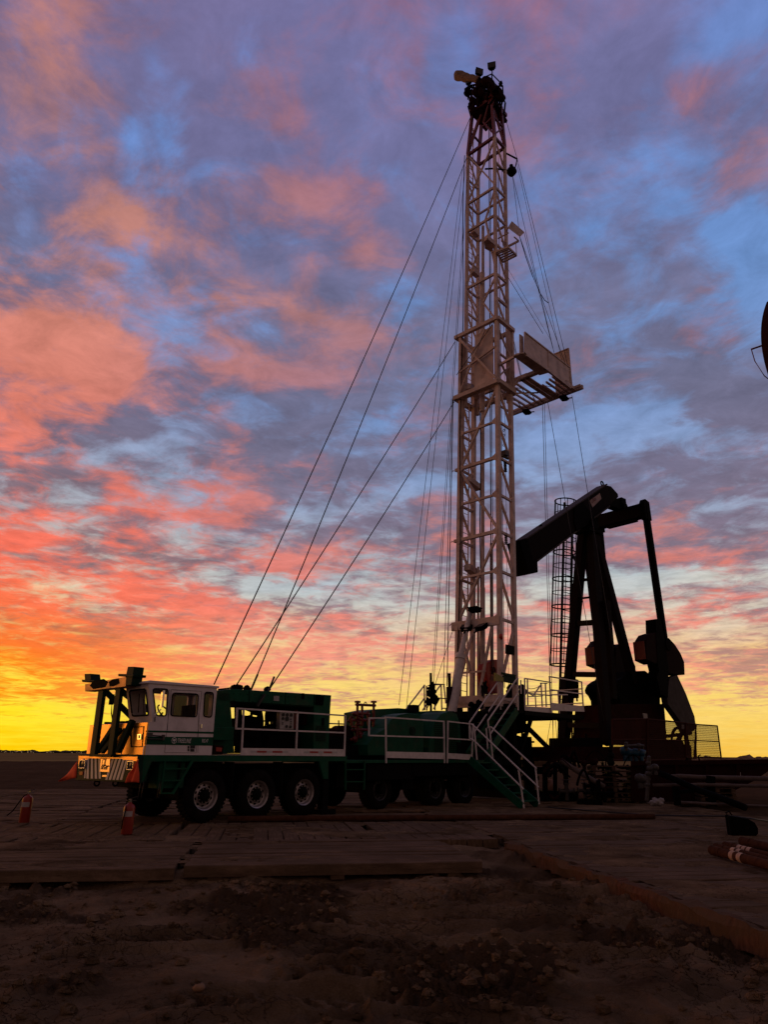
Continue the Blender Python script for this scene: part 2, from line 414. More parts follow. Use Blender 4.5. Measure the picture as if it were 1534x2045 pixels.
# sky rows start: how sunlit (LIT) and how open (GAP) the cloud deck is, by height above the horizon and compass direction
ELS = [0.3, 1.6, 2.8, 4, 5.2, 6.4, 7.6, 8.8, 10, 11.4, 12.8, 14.4, 16, 18, 20, 22, 24.5, 27, 30, 33, 36, 39, 42, 45, 48, 52, 56]
LIT = [
    [4, 4, 3, 3, 3, 3, 2, 2, 2, 2, 2, 2, 1, 1, 1, 1, 1, 1, 1, 1, 0, 0, 0, 0, 0, 0, 0, 0, 0, 0, 0],
    [15, 14, 13, 13, 12, 12, 12, 11, 11, 10, 10, 10, 9, 9, 9, 9, 9, 9, 9, 9, 9, 9, 9, 9, 9, 9, 9, 9, 9, 10, 10],
    [41, 37, 33, 31, 29, 33, 32, 27, 22, 19, 17, 17, 16, 16, 16, 16, 16, 16, 16, 16, 16, 16, 16, 19, 28, 25, 17, 17, 18, 18, 19],
    [53, 55, 56, 56, 60, 82, 86, 70, 49, 34, 23, 11, 6, 10, 17, 21, 22, 22, 22, 22, 22, 23, 24, 27, 30, 30, 27, 27, 29, 30, 32],
    [63, 54, 48, 46, 49, 63, 77, 83, 80, 70, 59, 49, 39, 32, 27, 25, 23, 22, 23, 24, 25, 28, 36, 50, 61, 56, 40, 36, 35, 33, 30],
    [58, 63, 70, 75, 80, 92, 92, 89, 88, 87, 87, 86, 76, 60, 51, 46, 42, 37, 34, 32, 34, 39, 45, 47, 36, 24, 29, 31, 32, 32, 32],
    [50, 55, 58, 58, 65, 65, 55, 62, 76, 80, 78, 79, 78, 70, 63, 57, 51, 48, 50, 55, 59, 60, 59, 50, 39, 33, 31, 31, 31, 30, 29],
    [48, 47, 46, 46, 61, 77, 58, 49, 47, 54, 61, 69, 77, 75, 65, 51, 38, 37, 44, 50, 47, 39, 33, 29, 24, 23, 28, 30, 32, 34, 36],
    [42, 44, 47, 48, 65, 78, 62, 50, 48, 56, 70, 69, 60, 62, 67, 58, 34, 28, 31, 33, 34, 36, 40, 48, 56, 54, 42, 35, 34, 32, 30],
    [48, 44, 42, 41, 56, 68, 69, 77, 77, 76, 67, 49, 25, 18, 35, 42, 28, 28, 39, 52, 62, 65, 60, 51, 41, 33, 29, 29, 29, 20, 20],
    [50, 52, 51, 49, 68, 59, 42, 43, 45, 42, 34, 30, 33, 38, 35, 28, 19, 21, 27, 29, 27, 24, 22, 23, 28, 23, 22, 20, 20, 20, 19],
    [34, 40, 45, 49, 88, 89, 64, 42, 33, 25, 29, 52, 66, 62, 50, 35, 31, 29, 25, 24, 24, 22, 30, 51, 54, 38, 23, 18, 18, 17, 16],
    [25, 27, 30, 34, 56, 58, 49, 46, 57, 55, 39, 47, 53, 40, 30, 28, 36, 34, 25, 24, 24, 26, 35, 39, 28, 19, 17, 16, 16, 15, 15],
    [25, 24, 24, 24, 26, 21, 30, 61, 78, 79, 59, 36, 23, 20, 23, 25, 25, 24, 23, 22, 22, 24, 27, 24, 16, 12, 13, 14, 14, 14, 14],
    [27, 28, 27, 27, 30, 24, 23, 34, 40, 53, 62, 41, 23, 12, 12, 16, 20, 22, 22, 20, 18, 15, 9, 0, 0, 2, 10, 13, 13, 13, 13],
    [34, 29, 26, 34, 65, 46, 21, 16, 17, 27, 41, 31, 21, 16, 14, 16, 17, 20, 20, 17, 12, 9, 1, 0, 0, 8, 9, 12, 12, 12, 11],
    [42, 41, 39, 51, 63, 48, 15, 2, 5, 14, 13, 8, 7, 13, 18, 20, 19, 20, 19, 16, 10, 1, 0, 0, 0, 0, 1, 9, 11, 11, 12],
    [32, 38, 41, 68, 99, 99, 82, 49, 39, 37, 27, 24, 22, 22, 22, 21, 20, 19, 18, 17, 16, 14, 10, 4, 0, 0, 5, 11, 12, 13, 13],
    [22, 23, 26, 42, 69, 84, 69, 45, 41, 52, 61, 65, 65, 62, 49, 31, 19, 14, 13, 15, 16, 17, 21, 28, 34, 43, 43, 21, 13, 13, 12],
    [22, 22, 22, 20, 23, 24, 24, 17, 17, 28, 38, 35, 40, 50, 45, 29, 16, 10, 11, 14, 14, 15, 17, 18, 23, 35, 35, 7, 11, 12, 12],
    [23, 23, 23, 18, 32, 46, 24, 18, 15, 10, 9, 25, 44, 30, 32, 24, 18, 16, 17, 16, 12, 11, 14, 15, 15, 12, 5, 4, 11, 14, 16],
    [24, 24, 24, 17, 31, 56, 64, 49, 32, 25, 24, 29, 35, 46, 54, 36, 23, 21, 20, 17, 14, 13, 15, 15, 11, 8, 11, 20, 24, 18, 17],
    [28, 29, 40, 30, 36, 46, 36, 30, 28, 27, 30, 43, 59, 61, 52, 33, 22, 21, 21, 19, 17, 16, 15, 12, 11, 14, 17, 26, 36, 25, 21],
    [35, 43, 47, 36, 27, 23, 15, 10, 6, 14, 26, 38, 54, 57, 42, 27, 21, 21, 22, 22, 16, 14, 15, 12, 12, 16, 28, 31, 18, 14, 15],
    [32, 49, 60, 50, 37, 27, 18, 17, 22, 26, 35, 44, 50, 47, 38, 28, 22, 23, 31, 31, 20, 15, 14, 10, 6, 6, 4, 3, 8, 11, 16],
    [26, 27, 29, 31, 31, 29, 27, 26, 23, 25, 37, 44, 45, 40, 33, 26, 21, 15, 11, 12, 17, 24, 31, 36, 31, 22, 18, 17, 17, 17, 17],
    [26, 26, 26, 26, 26, 26, 26, 26, 26, 26, 26, 26, 28, 31, 34, 33, 29, 26, 24, 23, 23, 22, 22, 21, 20, 19, 18, 18, 17, 17, 17],
]
GAP = [
    [97, 97, 97, 97, 97, 98, 98, 98, 98, 98, 98, 98, 98, 98, 98, 98, 98, 99, 99, 99, 99, 99, 99, 99, 99, 99, 99, 99, 99, 99, 99],
    [91, 91, 92, 92, 92, 93, 93, 93, 93, 93, 94, 94, 94, 94, 94, 94, 94, 94, 94, 94, 94, 94, 94, 94, 94, 94, 94, 94, 94, 94, 94],
    [57, 62, 66, 70, 73, 74, 76, 79, 83, 85, 87, 88, 89, 90, 90, 90, 90, 90, 90, 90, 90, 90, 90, 89, 85, 85, 87, 86, 84, 82, 80],
    [42, 42, 42, 43, 42, 35, 34, 40, 47, 53, 52, 47, 44, 50, 59, 63, 65, 65, 65, 65, 64, 63, 62, 60, 58, 56, 55, 55, 54, 53, 52],
    [36, 41, 45, 47, 48, 55, 45, 33, 33, 36, 41, 45, 49, 55, 62, 69, 75, 78, 75, 70, 62, 56, 51, 44, 39, 41, 46, 47, 46, 45, 43],
    [32, 30, 28, 29, 28, 27, 32, 30, 26, 26, 26, 27, 31, 38, 43, 47, 51, 53, 54, 51, 48, 45, 41, 39, 32, 30, 41, 44, 45, 45, 44],
    [35, 33, 33, 33, 30, 19, 1, 0, 17, 36, 47, 45, 37, 34, 34, 36, 38, 39, 39, 37, 35, 35, 35, 38, 42, 45, 45, 46, 48, 51, 53],
    [33, 34, 35, 35, 31, 25, 32, 30, 27, 32, 36, 37, 33, 30, 32, 39, 46, 46, 41, 37, 38, 41, 46, 60, 82, 86, 63, 50, 45, 41, 39],
    [33, 33, 32, 32, 27, 23, 29, 32, 25, 21, 25, 28, 31, 31, 31, 42, 64, 65, 50, 42, 40, 40, 40, 40, 37, 34, 36, 38, 38, 38, 39],
    [28, 32, 34, 34, 31, 25, 24, 22, 22, 24, 30, 36, 33, 36, 53, 53, 74, 73, 49, 34, 29, 28, 31, 37, 43, 45, 42, 39, 39, 37, 35],
    [24, 24, 25, 27, 32, 35, 31, 31, 32, 38, 56, 76, 80, 72, 63, 43, 40, 41, 41, 51, 65, 70, 77, 79, 62, 43, 36, 35, 34, 33, 33],
    [28, 27, 25, 25, 11, 11, 21, 28, 29, 23, 26, 29, 28, 30, 30, 29, 27, 29, 35, 38, 38, 30, 23, 23, 22, 26, 31, 32, 32, 32, 32],
    [30, 30, 29, 28, 21, 22, 42, 39, 23, 23, 30, 37, 38, 38, 34, 33, 30, 30, 33, 33, 32, 29, 25, 26, 29, 31, 32, 32, 31, 31, 31],
    [29, 30, 30, 30, 37, 60, 44, 22, 14, 13, 21, 39, 54, 55, 37, 32, 32, 32, 32, 32, 31, 30, 28, 26, 27, 27, 29, 30, 30, 29, 29],
    [25, 26, 27, 28, 27, 32, 38, 34, 44, 38, 19, 24, 29, 37, 25, 26, 35, 33, 31, 32, 32, 29, 21, 13, 11, 18, 26, 29, 29, 29, 29],
    [23, 24, 24, 21, 11, 20, 47, 62, 64, 40, 23, 24, 27, 27, 23, 32, 48, 38, 33, 44, 59, 47, 22, 11, 18, 28, 39, 31, 29, 28, 27],
    [20, 20, 21, 17, 9, 0, 0, 21, 50, 34, 20, 14, 14, 19, 25, 33, 43, 35, 33, 46, 66, 79, 81, 80, 66, 37, 28, 26, 27, 27, 26],
    [22, 21, 20, 11, 0, 0, 6, 19, 23, 24, 46, 34, 25, 26, 27, 28, 29, 28, 28, 31, 35, 40, 49, 53, 33, 14, 18, 25, 26, 26, 26],
    [25, 25, 24, 20, 10, 5, 14, 31, 25, 17, 13, 12, 12, 13, 17, 22, 22, 20, 21, 25, 29, 29, 26, 21, 16, 13, 17, 33, 27, 28, 29],
    [24, 24, 24, 38, 29, 35, 43, 59, 50, 28, 13, 15, 16, 15, 17, 21, 25, 25, 20, 28, 40, 41, 31, 25, 22, 18, 38, 97, 35, 29, 30],
    [23, 23, 24, 57, 24, 37, 56, 38, 36, 29, 12, 4, 1, 13, 17, 23, 34, 36, 27, 36, 55, 56, 37, 26, 26, 37, 66, 72, 34, 25, 23],
    [22, 22, 24, 38, 15, 12, 11, 16, 21, 23, 23, 21, 19, 15, 13, 19, 24, 25, 26, 32, 46, 46, 33, 30, 43, 54, 40, 23, 19, 21, 21],
    [20, 20, 17, 22, 17, 17, 37, 30, 20, 20, 20, 16, 10, 10, 15, 26, 28, 24, 24, 26, 34, 36, 35, 47, 48, 32, 22, 18, 14, 18, 19],
    [17, 14, 13, 17, 20, 28, 64, 64, 14, 11, 19, 17, 12, 18, 31, 35, 32, 24, 22, 24, 43, 48, 37, 41, 30, 18, 14, 21, 30, 29, 27],
    [17, 11, 8, 11, 16, 25, 55, 57, 27, 18, 17, 14, 13, 14, 17, 16, 16, 17, 16, 17, 28, 30, 18, 12, 11, 26, 63, 80, 63, 50, 23],
    [20, 20, 19, 18, 17, 18, 19, 21, 37, 44, 20, 14, 13, 15, 16, 18, 26, 50, 69, 56, 30, 18, 15, 13, 16, 19, 20, 20, 20, 20, 20],
    [21, 21, 21, 21, 20, 20, 20, 20, 21, 22, 20, 19, 19, 17, 16, 17, 18, 20, 21, 20, 20, 19, 20, 20, 20, 20, 20, 20, 21, 21, 21],
]
# sky rows end

def lin(c):
    return tuple(((x / 255) / 12.92 if x / 255 <= 0.04045 else ((x / 255 + 0.055) / 1.055) ** 2.4) for x in c)


def build_world():
    W = bpy.data.worlds.new("World"); sc.world = W; W.use_nodes = True
    nt = W.node_tree; nt.nodes.clear()
    N = nt.nodes.new; L = nt.links.new

    def val(x, sock):
        if isinstance(x, (int, float)): sock.default_value = x
        else: L(x, sock)

    def mth(op, a, b=0.0, c=None, clamp=False):
        n = N('ShaderNodeMath'); n.operation = op; n.use_clamp = clamp
        val(a, n.inputs[0]); val(b, n.inputs[1])
        if c is not None: val(c, n.inputs[2])
        return n.outputs[0]

    def mr(x, a, b, c=0.0, d=1.0, mode='SMOOTHSTEP'):
        n = N('ShaderNodeMapRange'); n.interpolation_type = mode; n.clamp = True if hasattr(n, 'clamp') else True
        val(x, n.inputs['Value']); n.inputs['From Min'].default_value = a; n.inputs['From Max'].default_value = b
        n.inputs['To Min'].default_value = c; n.inputs['To Max'].default_value = d
        return n.outputs['Result']

    def mix(f, a, b, mode='MIX'):
        n = N('ShaderNodeMix'); n.data_type = 'RGBA'; n.blend_type = mode
        val(f, n.inputs['Factor'])
        for s_, x in (('A', a), ('B', b)):
            if isinstance(x, tuple): n.inputs[s_].default_value = (*x, 1)
            else: L(x, n.inputs[s_])
        return n.outputs['Result']

    def ramp(f, stops, interp='EASE'):
        n = N('ShaderNodeValToRGB'); cr = n.color_ramp; cr.interpolation = interp
        while len(cr.elements) < len(stops): cr.elements.new(0.5)
        for e, (p, c) in zip(cr.elements, stops):
            e.position = p; e.color = (*c, 1)
        val(f, n.inputs['Fac'])
        return n.outputs['Color']

    tc = N('ShaderNodeTexCoord'); sx = N('ShaderNodeSeparateXYZ'); L(tc.outputs['Generated'], sx.inputs[0])
    x, y, z = sx.outputs
    az0 = mth('MULTIPLY', mth('ARCTAN2', x, y), 180 / math.pi)
    el0 = mth('MULTIPLY', mth('ARCSINE', z), 180 / math.pi)
    # cloud layer coordinates: the clouds lie on a flat deck seen in perspective
    zz = mth('ADD', mth('MAXIMUM', z, 0.0), 0.075)
    cb = N('ShaderNodeCombineXYZ'); L(mth('DIVIDE', x, zz), cb.inputs[0]); L(mth('DIVIDE', y, zz), cb.inputs[1])
    deck = cb.outputs[0]
    # gently sheared so the low streaks lean
    mp = N('ShaderNodeMapping'); mp.inputs['Rotation'].default_value = (0, 0, R(14)); L(deck, mp.inputs['Vector']); deck = mp.outputs[0]

    def nz(scale, detail, rough, off=0.0, dist=0.0, vec=None):
        n = N('ShaderNodeTexNoise'); n.inputs['Scale'].default_value = scale; n.inputs['Detail'].default_value = detail
        n.inputs['Roughness'].default_value = rough; n.inputs['Distortion'].default_value = dist
        m2 = N('ShaderNodeMapping'); m2.inputs['Location'].default_value = (off, off * 1.7, off * .3)
        L(vec or deck, m2.inputs['Vector']); L(m2.outputs[0], n.inputs['Vector'])
        return n
    wp = nz(1.7, 6, 0.55, 3.1); ws = N('ShaderNodeSeparateColor'); L(wp.outputs['Color'], ws.inputs[0])
    lowk = mr(el0, 2.0, 30.0, 0.18, 1.0, 'LINEAR')
    az = mth('ADD', az0, mth('MULTIPLY', mth('SUBTRACT', ws.outputs[0], 0.5), 11.0))
    el = mth('ADD', el0, mth('MULTIPLY', mth('MULTIPLY', mth('SUBTRACT', ws.outputs[1], 0.5), 9.0), lowk))
    fac = mth('DIVIDE', mth('ADD', az, 40.0), 80.0, clamp=True)
    acc = None
    for i, (lr, gr) in enumerate(zip(LIT, GAP)):
        stops = [(k / 30.0, (a / 99.0, b / 99.0, 0)) for k, (a, b) in enumerate(zip(lr, gr))]
        c = ramp(fac, stops)
        acc = c if acc is None else mix(mr(el, ELS[i - 1], ELS[i]), acc, c)
    sp = N('ShaderNodeSeparateColor'); L(acc, sp.inputs[0]); Lt, Gp = sp.outputs[0], sp.outputs[1]
    def duo(s1, s2, off, w=0.55):
        a, b = nz(s1, 10, 0.6, off, 0.3), nz(s2, 12, 0.62, off * 1.3 + 2, 0.5)
        return mth('ADD', mth('MULTIPLY', a.outputs['Fac'], w), mth('MULTIPLY', b.outputs['Fac'], 1 - w))
    f1, f2 = duo(2.5, 6.4, 7.7, 0.46), duo(2.3, 6.0, 13.3, 0.46); n3 = nz(8.5, 12, 0.66, 21.0, 0.4)
    lit = mr(mth('ADD', Lt, mth('MULTIPLY', mth('SUBTRACT', f1, 0.5), 2.9)), 0.14, 0.76)
    gapn = mth('ADD', Gp, mth('MULTIPLY', mth('SUBTRACT', f2, 0.5), 2.9))
    gap = mr(gapn, 0.2, 0.78)
    EP = [0.0, 0.04, 0.085, 0.125, 0.165, 0.205, 0.245, 0.32, 0.385, 0.51, 0.63, 0.735, 0.84, 1.0]
    fe = mth('DIVIDE', mth('ADD', el0, mth('MULTIPLY', mth('SUBTRACT', ws.outputs[2], 0.5), 5.0)), 55.0, clamp=True)

    def both(left, right):
        a = ramp(fe, [(p, lin(c)) for p, c in zip(EP, left)], 'LINEAR')
        b = ramp(fe, [(p, lin(c)) for p, c in zip(EP, right)], 'LINEAR')
        return mix(mr(az0, -29, -3, mode='SMOOTHSTEP'), a, b)
    clear = both([(255, 205, 0), (255, 230, 40), (254, 222, 66), (250, 178, 60), (242, 188, 122), (228, 204, 168), (212, 200, 186), (186, 187, 195), (164, 175, 199), (140, 156, 198), (128, 150, 205), (110, 147, 210), (106, 145, 212), (116, 131, 195)],
                 [(249, 196, 78), (251, 210, 104), (252, 217, 122), (246, 202, 138), (232, 202, 168), (212, 206, 194), (188, 198, 203), (162, 174, 199), (142, 164, 204), (116, 151, 206), (105, 148, 208), (104, 145, 208), (104, 139, 202), (112, 132, 196)])
    shade = both([(240, 150, 20), (240, 148, 25), (232, 125, 30), (215, 116, 50), (198, 122, 88), (170, 126, 114), (156, 121, 122), (147, 120, 131), (133, 122, 141), (120, 117, 149), (116, 118, 154), (117, 116, 158), (118, 115, 158), (124, 115, 160)],
                 [(220, 150, 110), (218, 152, 118), (204, 148, 124), (188, 142, 128), (174, 136, 132), (160, 131, 138), (150, 130, 145), (137, 125, 147), (128, 123, 150), (118, 120, 152), (121, 122, 158), (121, 121, 163), (120, 120, 167), (122, 119, 168)])
    lit_c = both([(255, 160, 10), (255, 160, 15), (255, 140, 15), (255, 126, 24), (255, 118, 50), (255, 110, 64), (252, 105, 68), (246, 107, 76), (238, 122, 98), (220, 130, 110), (206, 134, 118), (196, 133, 122), (188, 128, 124), (186, 123, 125)],
                 [(250, 165, 110), (250, 165, 120), (252, 166, 130), (247, 158, 132), (242, 146, 127), (235, 133, 118), (226, 130, 118), (208, 130, 124), (188, 126, 132), (174, 125, 140), (180, 128, 134), (180, 126, 137), (174, 121, 139), (170, 117, 142)])
    cloud = mix(lit, shade, lit_c)
    c = mix(gap, cloud, clear)
    # brightness ripples inside the cloud sheets
    rip = mth('ADD', 0.58, mth('MULTIPLY', n3.outputs['Fac'], 0.8))
    rip = mth('ADD', 1.0, mth('MULTIPLY', mth('SUBTRACT', rip, 1.0), mr(el0, 3.0, 10.0, 0.35, 1.0, 'LINEAR')))
    vm = N('ShaderNodeVectorMath'); vm.operation = 'SCALE'; L(c, vm.inputs[0]); L(rip, vm.inputs['Scale']); c = vm.outputs[0]
    hs_ = N('ShaderNodeHueSaturation'); L(mr(el0, 6, 15, 1.0, 0.9, 'LINEAR'), hs_.inputs['Saturation']); L(c, hs_.inputs['Color'])
    gm = N('ShaderNodeGamma'); L(hs_.outputs['Color'], gm.inputs['Color']); L(mr(el0, 4, 15, 1.0, 1.14, 'LINEAR'), gm.inputs['Gamma']); c = gm.outputs['Color']
    # the afterglow where the sun has just gone down, left of the picture
    da = mth('DIVIDE', mth('SUBTRACT', az0, SUN_AZ), 22.0); de = mth('DIVIDE', mth('SUBTRACT', el0, 1.0), 8.0)
    g = mth('POWER', 2.718, mth('MULTIPLY', mth('ADD', mth('MULTIPLY', da, da), mth('MULTIPLY', de, de)), -1.0))
    gl = N('ShaderNodeVectorMath'); gl.operation = 'SCALE'; gl.inputs[0].default_value = (1.15, 0.34, 0.02); L(g, gl.inputs['Scale'])
    ad = N('ShaderNodeVectorMath'); ad.operation = 'ADD'; L(c, ad.inputs[0]); L(gl.outputs[0], ad.inputs[1]); c = ad.outputs[0]
    # the eastern half of the sky: dusky rose above a slate band
    back = ramp(mth('DIVIDE', el0, 90.0, clamp=True), [(0.0, (0.1, 0.075, 0.07)), (0.1, (0.28, 0.165, 0.14)), (0.4, (0.18, 0.125, 0.125)), (1.0, (0.13, 0.095, 0.105))], 'LINEAR')
    c = mix(mr(mth('ABSOLUTE', az0), 70, 115), c, back)
    c = mix(mr(el0, 58, 75), c, (0.14, 0.1, 0.11))
    c = mix(mr(el0, -1.5, -0.2), (0.02, 0.014, 0.01), c)
    bg = N('ShaderNodeBackground'); bg.inputs['Strength'].default_value = 1.0; L(c, bg.inputs['Color'])
    out = N('ShaderNodeOutputWorld'); L(bg.outputs[0], out.inputs['Surface'])
    try:
        W.cycles.sampling_method = 'MANUAL'; W.cycles.sample_map_resolution = 1024
    except Exception:
        pass


build_world()
sun_d = bpy.data.lights.new('sun', 'SUN'); sun_d.energy = 0.34; sun_d.angle = R(24); sun_d.color = (1.0, 0.42, 0.14)
sun = bpy.data.objects.new('sun', sun_d); col.objects.link(sun)
sdir = Vector((math.sin(R(SUN_AZ)) * math.cos(R(SUN_EL)), math.cos(R(SUN_AZ)) * math.cos(R(SUN_EL)), math.sin(R(SUN_EL))))
sun.rotation_euler = (-sdir).to_track_quat('-Z', 'Y').to_euler()
sun.location = (-60, 30, 20)

vs = sc.view_settings
sc.display_settings.display_device = 'sRGB'
vs.view_transform = 'Standard'; vs.look = 'None'; vs.exposure = 0; vs.gamma = 1; vs.use_curve_mapping = False
sc.cycles.max_bounces = 6; sc.cycles.diffuse_bounces = 3; sc.cycles.glossy_bounces = 3
sc.cycles.transmission_bounces = 6; sc.cycles.use_denoising = True

# ------------------------------------------------------------------ ground
MF = Frame(0, 0, -9.0)          # the timber mats are laid along this direction
fbm = noise.fractal


DAMP_SHADE = [0.0]                      # turned soil's damp plus painted clod and far-mud shade, for the last point asked


def mud_h(x, y):
    d = math.hypot(x, y)
    z = -0.17
    DAMP_SHADE[0] = 0.85 * max(0.0, min(1.0, (d - 17) / 8)) + 0.15 * noise.noise(Vector((x * .15, y * .15, 9)))  # distant mud darkened in colour, standing in for its grazing shade
    k = 1.0 if d < 25 else max(0.25, 25 / d)
    if d < 60:
        p = Vector((x, y, 0))
        w = Vector((fbm(p * 0.9, 0.9, 2.1, 3), fbm(p * 0.9 + Vector((9, 3, 1)), 0.9, 2.1, 3), 0)) * 0.35
        q = p + w
        z += 0.075 * fbm(q * 0.55, 0.8, 2.1, 4) * k
        rdg = 1 - abs(noise.noise(q * 1.25 + Vector((4, 8, 0))) * 1.6)
        msk = max(0.0, min(1.0, noise.noise(p * 0.33 + Vector((1.5, 7.2, 0))) * 2.2 + 0.45))
        z += 0.10 * max(0, rdg) ** 3 * msk * k
        if d < 16:
            zone = noise.noise(p * 0.55 + Vector((5.1, 2.7, 0))) + 0.5 * noise.noise(p * 1.4 + Vector((1, 6, 2)))
            zone = max(0.0, min(1.0, (zone - 0.16) / 0.2)); zone = zone * zone * (3 - 2 * zone)
            DAMP_SHADE[0] = max(DAMP_SHADE[0], 0.85 * zone)  # clod zones darkened for damp turned soil and the shade between lumps
            if zone > 0.0:
                qq = q + Vector((fbm(p * 5.0, 0.8, 2.1, 3), fbm(p * 5.0 + Vector((4, 4, 4)), 0.8, 2.1, 3), 0)) * 0.05
                d1, _ = noise.voronoi(qq * 3.3); d2, _ = noise.voronoi(qq * 8.0 + Vector((3, 1, 0)))
                tilt = noise.cell(Vector((_[0].x * 9, _[0].y * 9, 1)))
                z += zone * (0.12 * min(1.0, (d1[1] - d1[0]) * 1.5) ** 0.7 + 0.045 * min(1.0, (d2[1] - d2[0]) * 1.8) + 0.014 * tilt - 0.035)
            else:
                z += 0.006 * noise.noise(q * 9.0)
            p_ = x * MF.U.x + y * MF.U.y; q_ = -(x * MF.V.x + y * MF.V.y)
            if q_ < 4.4:
                z += 0.11 * math.exp(-((p_ - 10.95 - 0.15 * noise.noise(p * 0.8)) / 0.3) ** 2) * max(0, 0.1 + 1.1 * noise.noise(p * 0.9 + Vector((3, 3, 3)))) - 0.12 * math.exp(-((p_ - 11.0) / 0.25) ** 2)
            z += 0.10 * math.exp(-((q_ - 4.25) / 0.22) ** 2) * max(0, 0.35 + noise.noise(p * 1.1)) * (p_ < 13)
            z += 0.03 * abs(fbm(q * Vector((2.6, 2.6, 1)).x, 0.7, 2.2, 5)) * (0.35 + msk)
            z += 0.006 * fbm(q * 11.0, 0.7, 2.2, 3)
            # tyre tracks pressed across the mud
            for yc, sl, x0, x1, wd in ((7.7, 0.1, -3.2, -0.2, 0.24), (9.7, -0.04, 0.4, 3.6, 0.24), (5.75, 0.05, -1.6, 1.2, 0.22), (8.35, 0.05, -1.0, 3.4, 0.26), (7.15, 0.04, -0.7, 3.2, 0.24), (9.15, 0.07, -2.6, 1.4, 0.22), (6.35, -0.02, -0.9, 1.6, 0.2)):
                if x0 < x < x1:
                    t = (y - yc - sl * x - 0.12 * noise.noise(Vector((x * 0.7, yc, 0)))) / wd
                    fade = min(1, (x - x0) * 2, (x1 - x) * 2)
                    if abs(t) < 1:
                        lug = 1 if ((x * 5.2 + abs(t) * 1.1) % 1.0) < 0.5 else 0
                        z += fade * (-0.12 + 0.13 * lug) * (1 - t * t) ** 0.5
                    elif abs(t) < 1.7:
                        z += fade * 0.085 * (1 - abs(abs(t) - 1.35) / 0.35)
    if d > 25:
        z += 0.10 * min(1, (d - 25) / 30)
        z += 0.10 * fbm(Vector((x * .5, y, 0)) * 0.35, 0.75, 2.0, 5) * min(1, (d - 25) / 20)
    if 70 < d < 135:
        z += 0.42 * math.exp(-((d - 104) / 7.0) ** 2) * (1 + 0.25 * noise.noise(Vector((x * 0.06, y * 0.06, 3))))
    if d > 112: z -= min(0.9, (d - 112) * 0.05)
    return z


def build_ground():
    radii = []; r = 2.5
    while r < 150:
        radii.append(r)
        r *= 1.0045 if r < 12 else (1.012 if r < 40 else 1.03)
    angs = []
    a = -180.0
    while a < 180:
        angs.append(a)
        a += 0.16 if -36 <= a < 36 else (1.5 if abs(a) < 60 else 6.0)
    na = len(angs); vs_ = []; fs = []; damp_shades = []
    for r in radii:
        for a in angs:
            x = r * math.sin(R(a)); y = r * math.cos(R(a))
            vs_.append((x, y, mud_h(x, y))); damp_shades.append(DAMP_SHADE[0])
    for i in range(len(radii) - 1):
        for k in range(na):
            k2 = (k + 1) % na
            fs.append((i * na + k, i * na + k2, (i + 1) * na + k2, (i + 1) * na + k))
    c = len(vs_); vs_.append((0, 0, -0.17)); damp_shades.append(0.0)
    for k in range(na): fs.append((c, (k + 1) % na, k))
    mb = MB(); mb.add(vs_, fs, True)
    o = mb.build('ground', M_mud, recalc=False); at_ = o.data.attributes.new('damp_shade', 'FLOAT', 'POINT'); at_.data.foreach_set('value', damp_shades); tag(o, 'dark churned mud of the well pad with tyre tracks and drying cracks', kind='structure')
    mb = MB(); n = 96; rr = [120, 300, 900, 3000, 12000]; v2 = []; f2 = []
    for r in rr:
        for k in range(n):
            a = 2 * math.pi * k / n; v2.append((r * math.sin(a), r * math.cos(a), -0.55 - (r > 10000) * 0.3))
    for i in range(len(rr) - 1):
        for k in range(n):
            f2.append((i * n + k, i * n + (k + 1) % n, (i + 1) * n + (k + 1) % n, (i + 1) * n + k))
    mb.add(v2, f2, True)
    o = mb.build('field', M_field, recalc=False); tag(o, 'pale flat stubble field reaching to the horizon', kind='structure')


build_ground()


def build_mound(name, pts, label):
    """a long heap of pushed-up earth; pts = (x, y, height, halfwidth)"""
    mb = MB(); vs_ = []; fs = []; nx = 120; ny = 18
    for i in range(nx + 1):
        t = i / nx * (len(pts) - 1); j = min(int(t), len(pts) - 2); f = t - j
        a, b = pts[j], pts[j + 1]
        x, y, h, w = [a[k] * (1 - f) + b[k] * f for k in range(4)]
        dx, dy = b[0] - a[0], b[1] - a[1]; L_ = math.hypot(dx, dy); nx_, ny_ = -dy / L_, dx / L_
        for k in range(ny + 1):
            s_ = k / ny * 2 - 1
            hh = h * max(0, 1 - s_ * s_) ** 0.8
            px_, py_ = x + nx_ * s_ * w, y + ny_ * s_ * w
            hh *= 1 + 0.22 * fbm(Vector((px_, py_, 0)) * 0.7, 0.8, 2.1, 5)
            vs_.append((px_, py_, -0.25 + hh))
    for i in range(nx):
        for k in range(ny):
            a = i * (ny + 1) + k; fs.append((a, a + 1, a + ny + 2, a + ny + 1))
    mb.add(vs_, fs, True)
    return tag(mb.build(name, M_mud), label, kind='structure')


build_mound('hill', [(20.5, 62, 0.3, 2.5), (24.5, 61, 1.5, 3.5), (28, 60, 1.72, 4), (36, 58, 1.78, 4), (50, 52, 1.7, 4)], 'dark heap of pushed up earth beyond the mesh fence')

